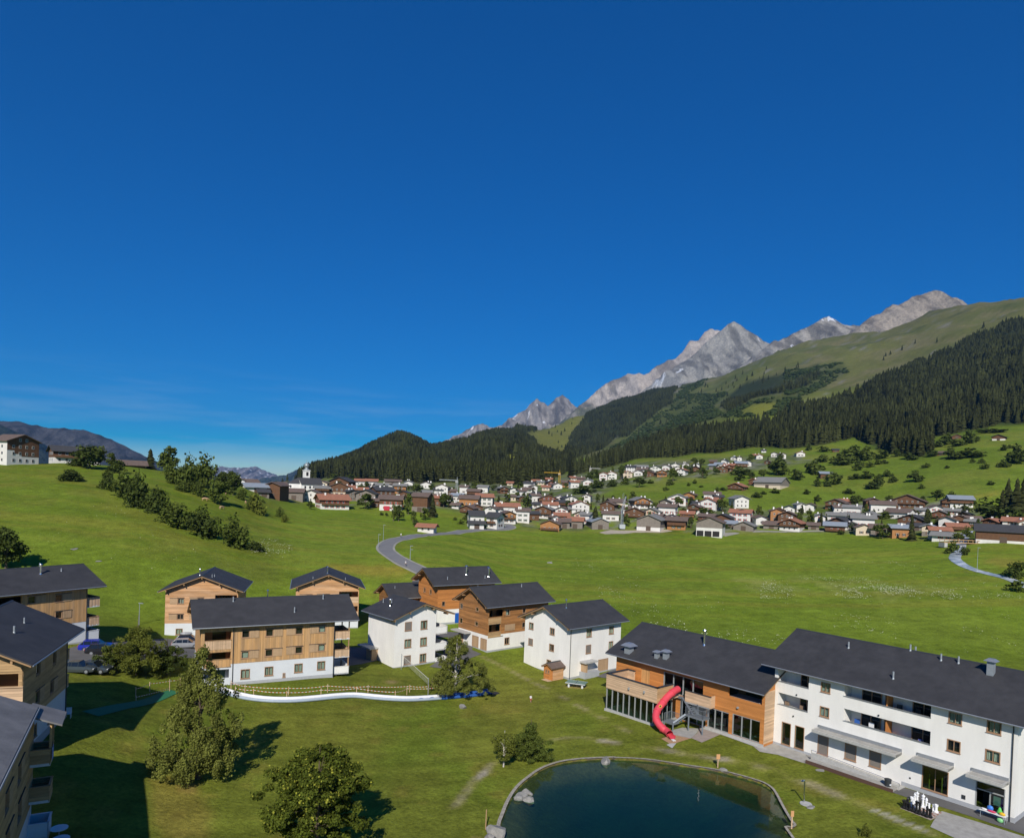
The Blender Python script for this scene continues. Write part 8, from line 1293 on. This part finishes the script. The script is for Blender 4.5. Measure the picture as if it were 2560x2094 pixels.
def toy(x, d, z, prof, col, label, sc_=(1, 1, 1)):
    p = bw(24 + x, .95 + d, .03 + z); o = MB().lathe(prof, n=12).build('beach_toy', flat('toy_' + col[0], col[1], .4), loc=p, rz=rz_b, smooth=True); o.scale = sc_; tag(o, label, 'toy', 'toys on the shop table')
bl = [(.05, 0), (.2, .08), (.26, .25), (.2, .42), (.05, .5)]
toy(-.35, -.15, .742, bl, ('blue', (.05, .20, .62)), 'round blue inflatable on the back of the shop table', (1.1, .8, 1)); toy(.45, -.15, .742, [(.22, 0), (.24, .2), (.14, .4), (.12, .5), (.03, .62)], ('green', (.12, .55, .10)), 'bright green inflatable figure on the shop table', (1, .8, 1)); toy(-.1, .2, .742, bl, ('red', (.62, .06, .12)), 'red and pink toy lying at the front of the shop table', (1.5, .5, .4)); toy(.75, .15, .742, bl, ('yellow', (.75, .45, .03)), 'yellow toy at the right end of the shop table', (1.1, .6, .6)); toy(-.75, .15, .742, bl, ('white', (.75, .72, .68)), 'pale toy at the left end of the shop table', (1, .6, .35)); toy(.6, .1, .0, bl, ('lime', (.25, .6, .25)), 'lime green toy on the ground under the shop table', (1.2, .7, .9))
# things on the loggias
for x, z, lb in ((9.8, 4.2, 'blue and white chair'), (11.3, 4.2, 'white folding chair'), (1.1, 4.0, 'wicker seat'), (3.1, 4.0, 'small wicker stool'), (14.3, 7.0, 'dark chair'), (16.0, 7.0, 'dark stool')):
    p = bw(x, -.9, z); o = empty('balcony_chair', p, rz_b + random.uniform(-.5, .5), f'{lb} on the {"upper" if z > 6 else "middle"} {"wide" if x > 8 else "left"} loggia of the white building', 'chair', 'loggia chairs'); c_ = IB if 'blue' in lb else IW if 'white' in lb else flat('wicker', (.22, .15, .10)) if 'wicker' in lb else DARKM; MB().box(-.28, .28, -.28, .28, .4, .46).build('seat', c_, parent=o); MB().box(-.28, .28, .25, .3, .46, 1.25).build('backrest', c_, parent=o)
    for dx in (-.24, .24): MB().box(dx - .03, dx + .03, -.26, .26, 0, .399).build('leg', c_, parent=o)
# ---------------------------------------------------------------- people
def person(loc, h_, rz, skin, top, legs, hair, label, arms=((.28, -.02, .78), (-.28, -.02, .78)), step=.1, short=True, recline=False):
    """one continuous body grown over a skeleton (unit height), coloured by region; clothing and skin as material zones"""
    V, E, R_ = [], [], []
    def v(x, y, z, r_, p=None):
        V.append((x, y, z)); R_.append(r_); i = len(V) - 1
        if p is not None: E.append((p, i))
        return i
    pel = v(0, 0, .52, .075); wa = v(0, 0, .60, .068, pel); ch_ = v(0, 0, .72, .085, wa); nk = v(0, .005, .835, .032, ch_); hd = v(0, -.008, .885, .052, nk); v(0, -.006, .945, .055, hd)
    for s in (-1, 1):
        hp = v(s * .055, 0, .49, .062, pel); kn = v(s * .06, -s * step * .5 - .01, .28, .042, hp); an = v(s * .06, -s * step * .4 + s * step * .9 * (s < 0), .045, .026, kn); v(s * .065, an * 0 + V[an][1] - .07, .02, .024, an)
        sh = v(s * .115, 0, .79, .042, ch_); ax, ay, az_ = arms[0 if s > 0 else 1]; el = v(s * .15, ay * .4, .63, .030, sh); hx = v(ax * .62, ay - .03, max(.47, az_ - .3), .021, el)
        pm = v(V[hx][0], V[hx][1] - .01, V[hx][2] - .03, .022, hx)
        for k in range(4): f = v(V[pm][0] + (k - 1.5) * .009, V[pm][1] - .005, V[pm][2] - .022, .0065, pm); v(V[f][0], V[f][1] + .006, V[f][2] - .018 - .003 * (k in (1, 2)), .0055, f)
        v(V[pm][0] - s * .016, V[pm][1] - .014, V[pm][2] - .008, .0065, pm)
    me = bpy.data.meshes.new('person'); me.from_pydata(V, E, []); o = bpy.data.objects.new('person', me); link(o); o.modifiers.new('skin', 'SKIN'); sv = me.skin_vertices[0].data if me.skin_vertices else None
    if sv is None:
        bm = bmesh.new(); bm.from_mesh(me); bm.verts.layers.skin.verify(); bm.to_mesh(me); bm.free(); sv = me.skin_vertices[0].data
    for i, r_ in enumerate(R_): sv[i].radius = (r_, r_)
    sv[0].use_root = True; ss = o.modifiers.new('sub', 'SUBSURF'); ss.levels = ss.render_levels = 1
    dg = bpy.context.evaluated_depsgraph_get(); nm = bpy.data.meshes.new_from_object(o.evaluated_get(dg)); bpy.data.objects.remove(o); me = nm; me.name = 'person'
    for mt_ in (flat('skin', skin, .6), flat('cloth_%.2f_%.2f_%.2f' % top, top, .9), flat('cloth_%.2f_%.2f_%.2f' % legs, legs, .9), flat('hair_%.2f' % hair[0], hair, .8)): me.materials.append(mt_)
    for p in me.polygons:
        c = p.center; k = 0
        if .55 < c.z < .83 and abs(c.x) < .17 and (abs(c.x) < .125 or c.z > .68): k = 1
        elif (.30 if short else .06) < c.z <= .55 and abs(c.x) < .125: k = 2
        elif c.z < .035: k = 3
        elif c.z > .925 or (c.z > .875 and c.y > .012): k = 3
        p.material_index = k; p.use_smooth = True
    r = put('person', me, None, loc, rz, h_); 
    fm = MB()
    for s in (-1, 1): fm.box(s * .02 - .007, s * .02 + .007, -.064, -.055, .905, .913)
    fm.build('eyes', flat('eye_dark', (.02, .02, .02)), parent=r); MB().add([(-.007, -.058, .885), (.007, -.058, .885), (0, -.075, .886), (0, -.06, .907)], [(0, 1, 2), (0, 2, 3), (1, 3, 2)]).build('nose', flat('skin', skin, .6), parent=r); MB().box(-.014, .014, -.063, -.052, .866, .871).build('mouth', flat('lips', (.35, .12, .1)), parent=r)
    if recline: r.rotation_euler = (math.radians(-62), 0, rz)
    return tag(r, label, 'person')
SK = (.50, .30, .20)
person(H('r3', 1293, 1140), 1.2, 2.6, SK, (.75, .74, .72), (.45, .07, .06), (.10, .06, .03), 'child in white shirt and red shorts walking across the lawn', step=.16)
person(H('r3', 548, 1022), 1.5, -.9, SK, (.18, .12, .22), (.40, .26, .18), (.06, .04, .03), 'person in dark top running on the lawn left of the birch', step=.22); person(H('r3', 588, 1015), 1.62, .9, SK, (.55, .56, .60), (.10, .10, .13), (.12, .08, .05), 'person in pale shirt standing close left of the birch', step=.12)
p = bw(16.6, -.55, 4.35); person(p, 1.65, rz_b + .3, SK, (.10, .14, .42), (.12, .13, .2), (.05, .035, .02), 'person in blue shirt leaning back on the middle loggia', recline=True, short=False)
# ---------------------------------------------------------------- cars
TYRE = flat('tyre', (.02, .02, .02), .85); CGL = flat('car_glass', (.012, .016, .02), .06, spec=.7)
def car(loc, rz, col, label, estate=True, box=False):
    o = empty('parked_car', loc, rz, label, 'car', 'cars in the parking area'); pt = flat('paint_%.2f_%.2f_%.2f' % col, col, .22, spec=.6); L_, W_ = 4.5, 1.78; xs = [-2.25, -2.2, -1.9, -.95, .9, 1.9, 2.18, 2.25]
    low = [.42, .32, .25, .22, .22, .25, .32, .42]; top = [.62, .68, .82, .92, .96, .98, .95, .7]; hw = [.72, .8, .86, .89, .89, .87, .82, .76]; m = MB(); V = []
    for x, l, t, w_ in zip(xs, low, top, hw): V += [(x, -w_ * .94, l), (x, -w_, (l + t) / 2), (x, -w_ * .93, t), (x, w_ * .93, t), (x, w_, (l + t) / 2), (x, w_ * .94, l)]
    m.add(V, [(i * 6 + k, i * 6 + (k + 1) % 6, (i + 1) * 6 + (k + 1) % 6, (i + 1) * 6 + k) for i in range(7) for k in range(6)] + [tuple(range(6)), tuple(range(42, 48))]); m.build('body', pt, parent=o, smooth=False)
    xa, xb, xc, xd = -1.0, -.3, (1.55 if estate else .9), (2.1 if estate else 1.7); zb, zt_ = .93, 1.46
    g = MB(); g.add([(xa, -.80, zb), (xd, -.80, zb), (xd, .80, zb), (xa, .80, zb), (xb, -.62, zt_), (xc, -.62, zt_), (xc, .62, zt_), (xb, .62, zt_)], [(0, 1, 5, 4), (1, 2, 6, 5), (2, 3, 7, 6), (3, 0, 4, 7)]); g.build('glass', CGL, parent=o); MB().box(xb - .03, xc + .03, -.63, .63, zt_ - .02, zt_ + .05).build('roof_panel', pt, parent=o)
    for x in (xb, .55, xc - .05):
        for s in (-1, 1): MB().tube([(x + (.05 if x > 0 else -.12) * 0, s * .80, zb), (x, s * .625, zt_)], .035, 4).build('pillar', pt, parent=o)
    for x in (-1.38, 1.36):
        for s in (-1, 1): w_ = MB().tube([(x, s * .74, .32), (x, s * .9, .32)], .32, 14).build('wheel', TYRE, parent=o); MB().tube([(x, s * .895, .32), (x, s * .912, .32)], .2, 10).build('rim', METAL, parent=w_)
    for s in (-1, 1): MB().box(2.15, 2.262, s * .6 - .16, s * .6 + .16, .7, .88).build('tail_light', flat('tail_red', (.5, .02, .02), .3), parent=o); MB().box(-2.23, -2.1, s * .6 - .17, s * .6 + .17, .58, .7).build('headlight', flat('headlight', (.7, .7, .7), .15), parent=o)
    if box: MB().lathe([(.42, 0), (.5, .14), (.42, .34), (.1, .4)], n=14).build('roof_box', flat('box_silver', (.30, .31, .32), .3), parent=o, loc=(.5, 0, zt_ + .1)).scale = (2.0, .8, 1)
    return o
def parked(c, x, y, rz, col, label, **k): p = H(c, x, y); car((p[0], p[1], p[2] + .06), rz, col, label, **k)
parked('m', 430, 345, math.radians(200), (.015, .025, .30), 'dark blue estate car parked beside the larch house'); parked('m', 520, 395, math.radians(200), (.015, .015, .017), 'black car with red tail lights beside the blue estate'); parked('m', 190, 640, math.radians(185), (.05, .06, .06), 'dark green-grey car half hidden by the plank house', estate=False); parked('m', 390, 640, math.radians(182), (.04, .05, .055), 'dark car in shade under the parking trees', estate=False); parked('m', 1620, 310, math.radians(200), (.26, .27, .29), 'silver car between parking tree and long larch house'); parked('m', 1660, 255, math.radians(200), (.03, .03, .035), 'black car with silver roof box behind the silver car', box=True)
# ---------------------------------------------------------------- cows on the left hill, walkers on the road
HIDE = flat('cow_hide', (.46, .30, .17), .8, var=.2)
def cow(c, x, y, rz, label):
    V, E, R_ = [], [], []
    def v(p, r_, q=None):
        V.append(p); R_.append(r_)
        if q is not None: E.append((q, len(V) - 1))
        return len(V) - 1
    a = v((0, 0, 1.0), .36); b = v((.75, 0, 1.02), .34, a); d = v((-.7, 0, 1.03), .32, a); n_ = v((1.15, 0, .98), .2, b); h_ = v((1.5, 0, .72), .15, n_); mz = v((1.75, 0, .48), .09, h_); t = v((-1.0, 0, 1.1), .05, d); t2 = v((-1.1, 0, .6), .03, t); v((1.45, .2, .82), .04, h_); v((1.45, -.2, .82), .04, h_)
    for s in (-1, 1):
        k = v((.7, s * .2, .6), .12, b); k = v((.72, s * .2, .35), .07, k); v((.72, s * .2, .02), .06, k); k = v((-.68, s * .2, .68), .15, d); k = v((-.82, s * .2, .4), .07, k); v((-.75, s * .2, .02), .06, k)
    me = bpy.data.meshes.new('cow'); me.from_pydata(V, E, []); bm = bmesh.new(); bm.from_mesh(me); bm.verts.layers.skin.verify(); bm.to_mesh(me); bm.free(); o = bpy.data.objects.new('cow', me); link(o); o.modifiers.new('s', 'SKIN')
    for i, r_ in enumerate(R_): me.skin_vertices[0].data[i].radius = (r_, r_)
    me.skin_vertices[0].data[0].use_root = True; o.modifiers.new('u', 'SUBSURF').levels = 1; nm = bpy.data.meshes.new_from_object(o.evaluated_get(bpy.context.evaluated_depsgraph_get())); bpy.data.objects.remove(o); nm.materials.append(HIDE); o = put('cow', nm, None, H(c, x, y), rz); return tag(o, label, 'cow', 'cows grazing on the left hill')
cow('c1', 1697, 768, .6, 'beige cow grazing left of the round hill tree'); cow('c1', 1835, 838, 1.2, 'beige cow grazing right below the round hill tree'); cow('c1', 1885, 722, .2, 'beige cow half behind the round hill tree'); cow('c2', 205, 525, 2.0, 'beige cow beside the leaning bush on the hill shoulder')
person(H('c2', 1720, 1120), 1.75, 1.0, SK, (.7, .7, .7), (.12, .12, .14), (.08, .05, .03), 'walker in white shirt on the road, nearer one', short=False); person(H('c2', 1676, 845), 1.75, -.5, SK, (.72, .72, .7), (.1, .1, .12), (.08, .05, .03), 'walker in white shirt on the road beyond the bend', short=False)
settle_labels()
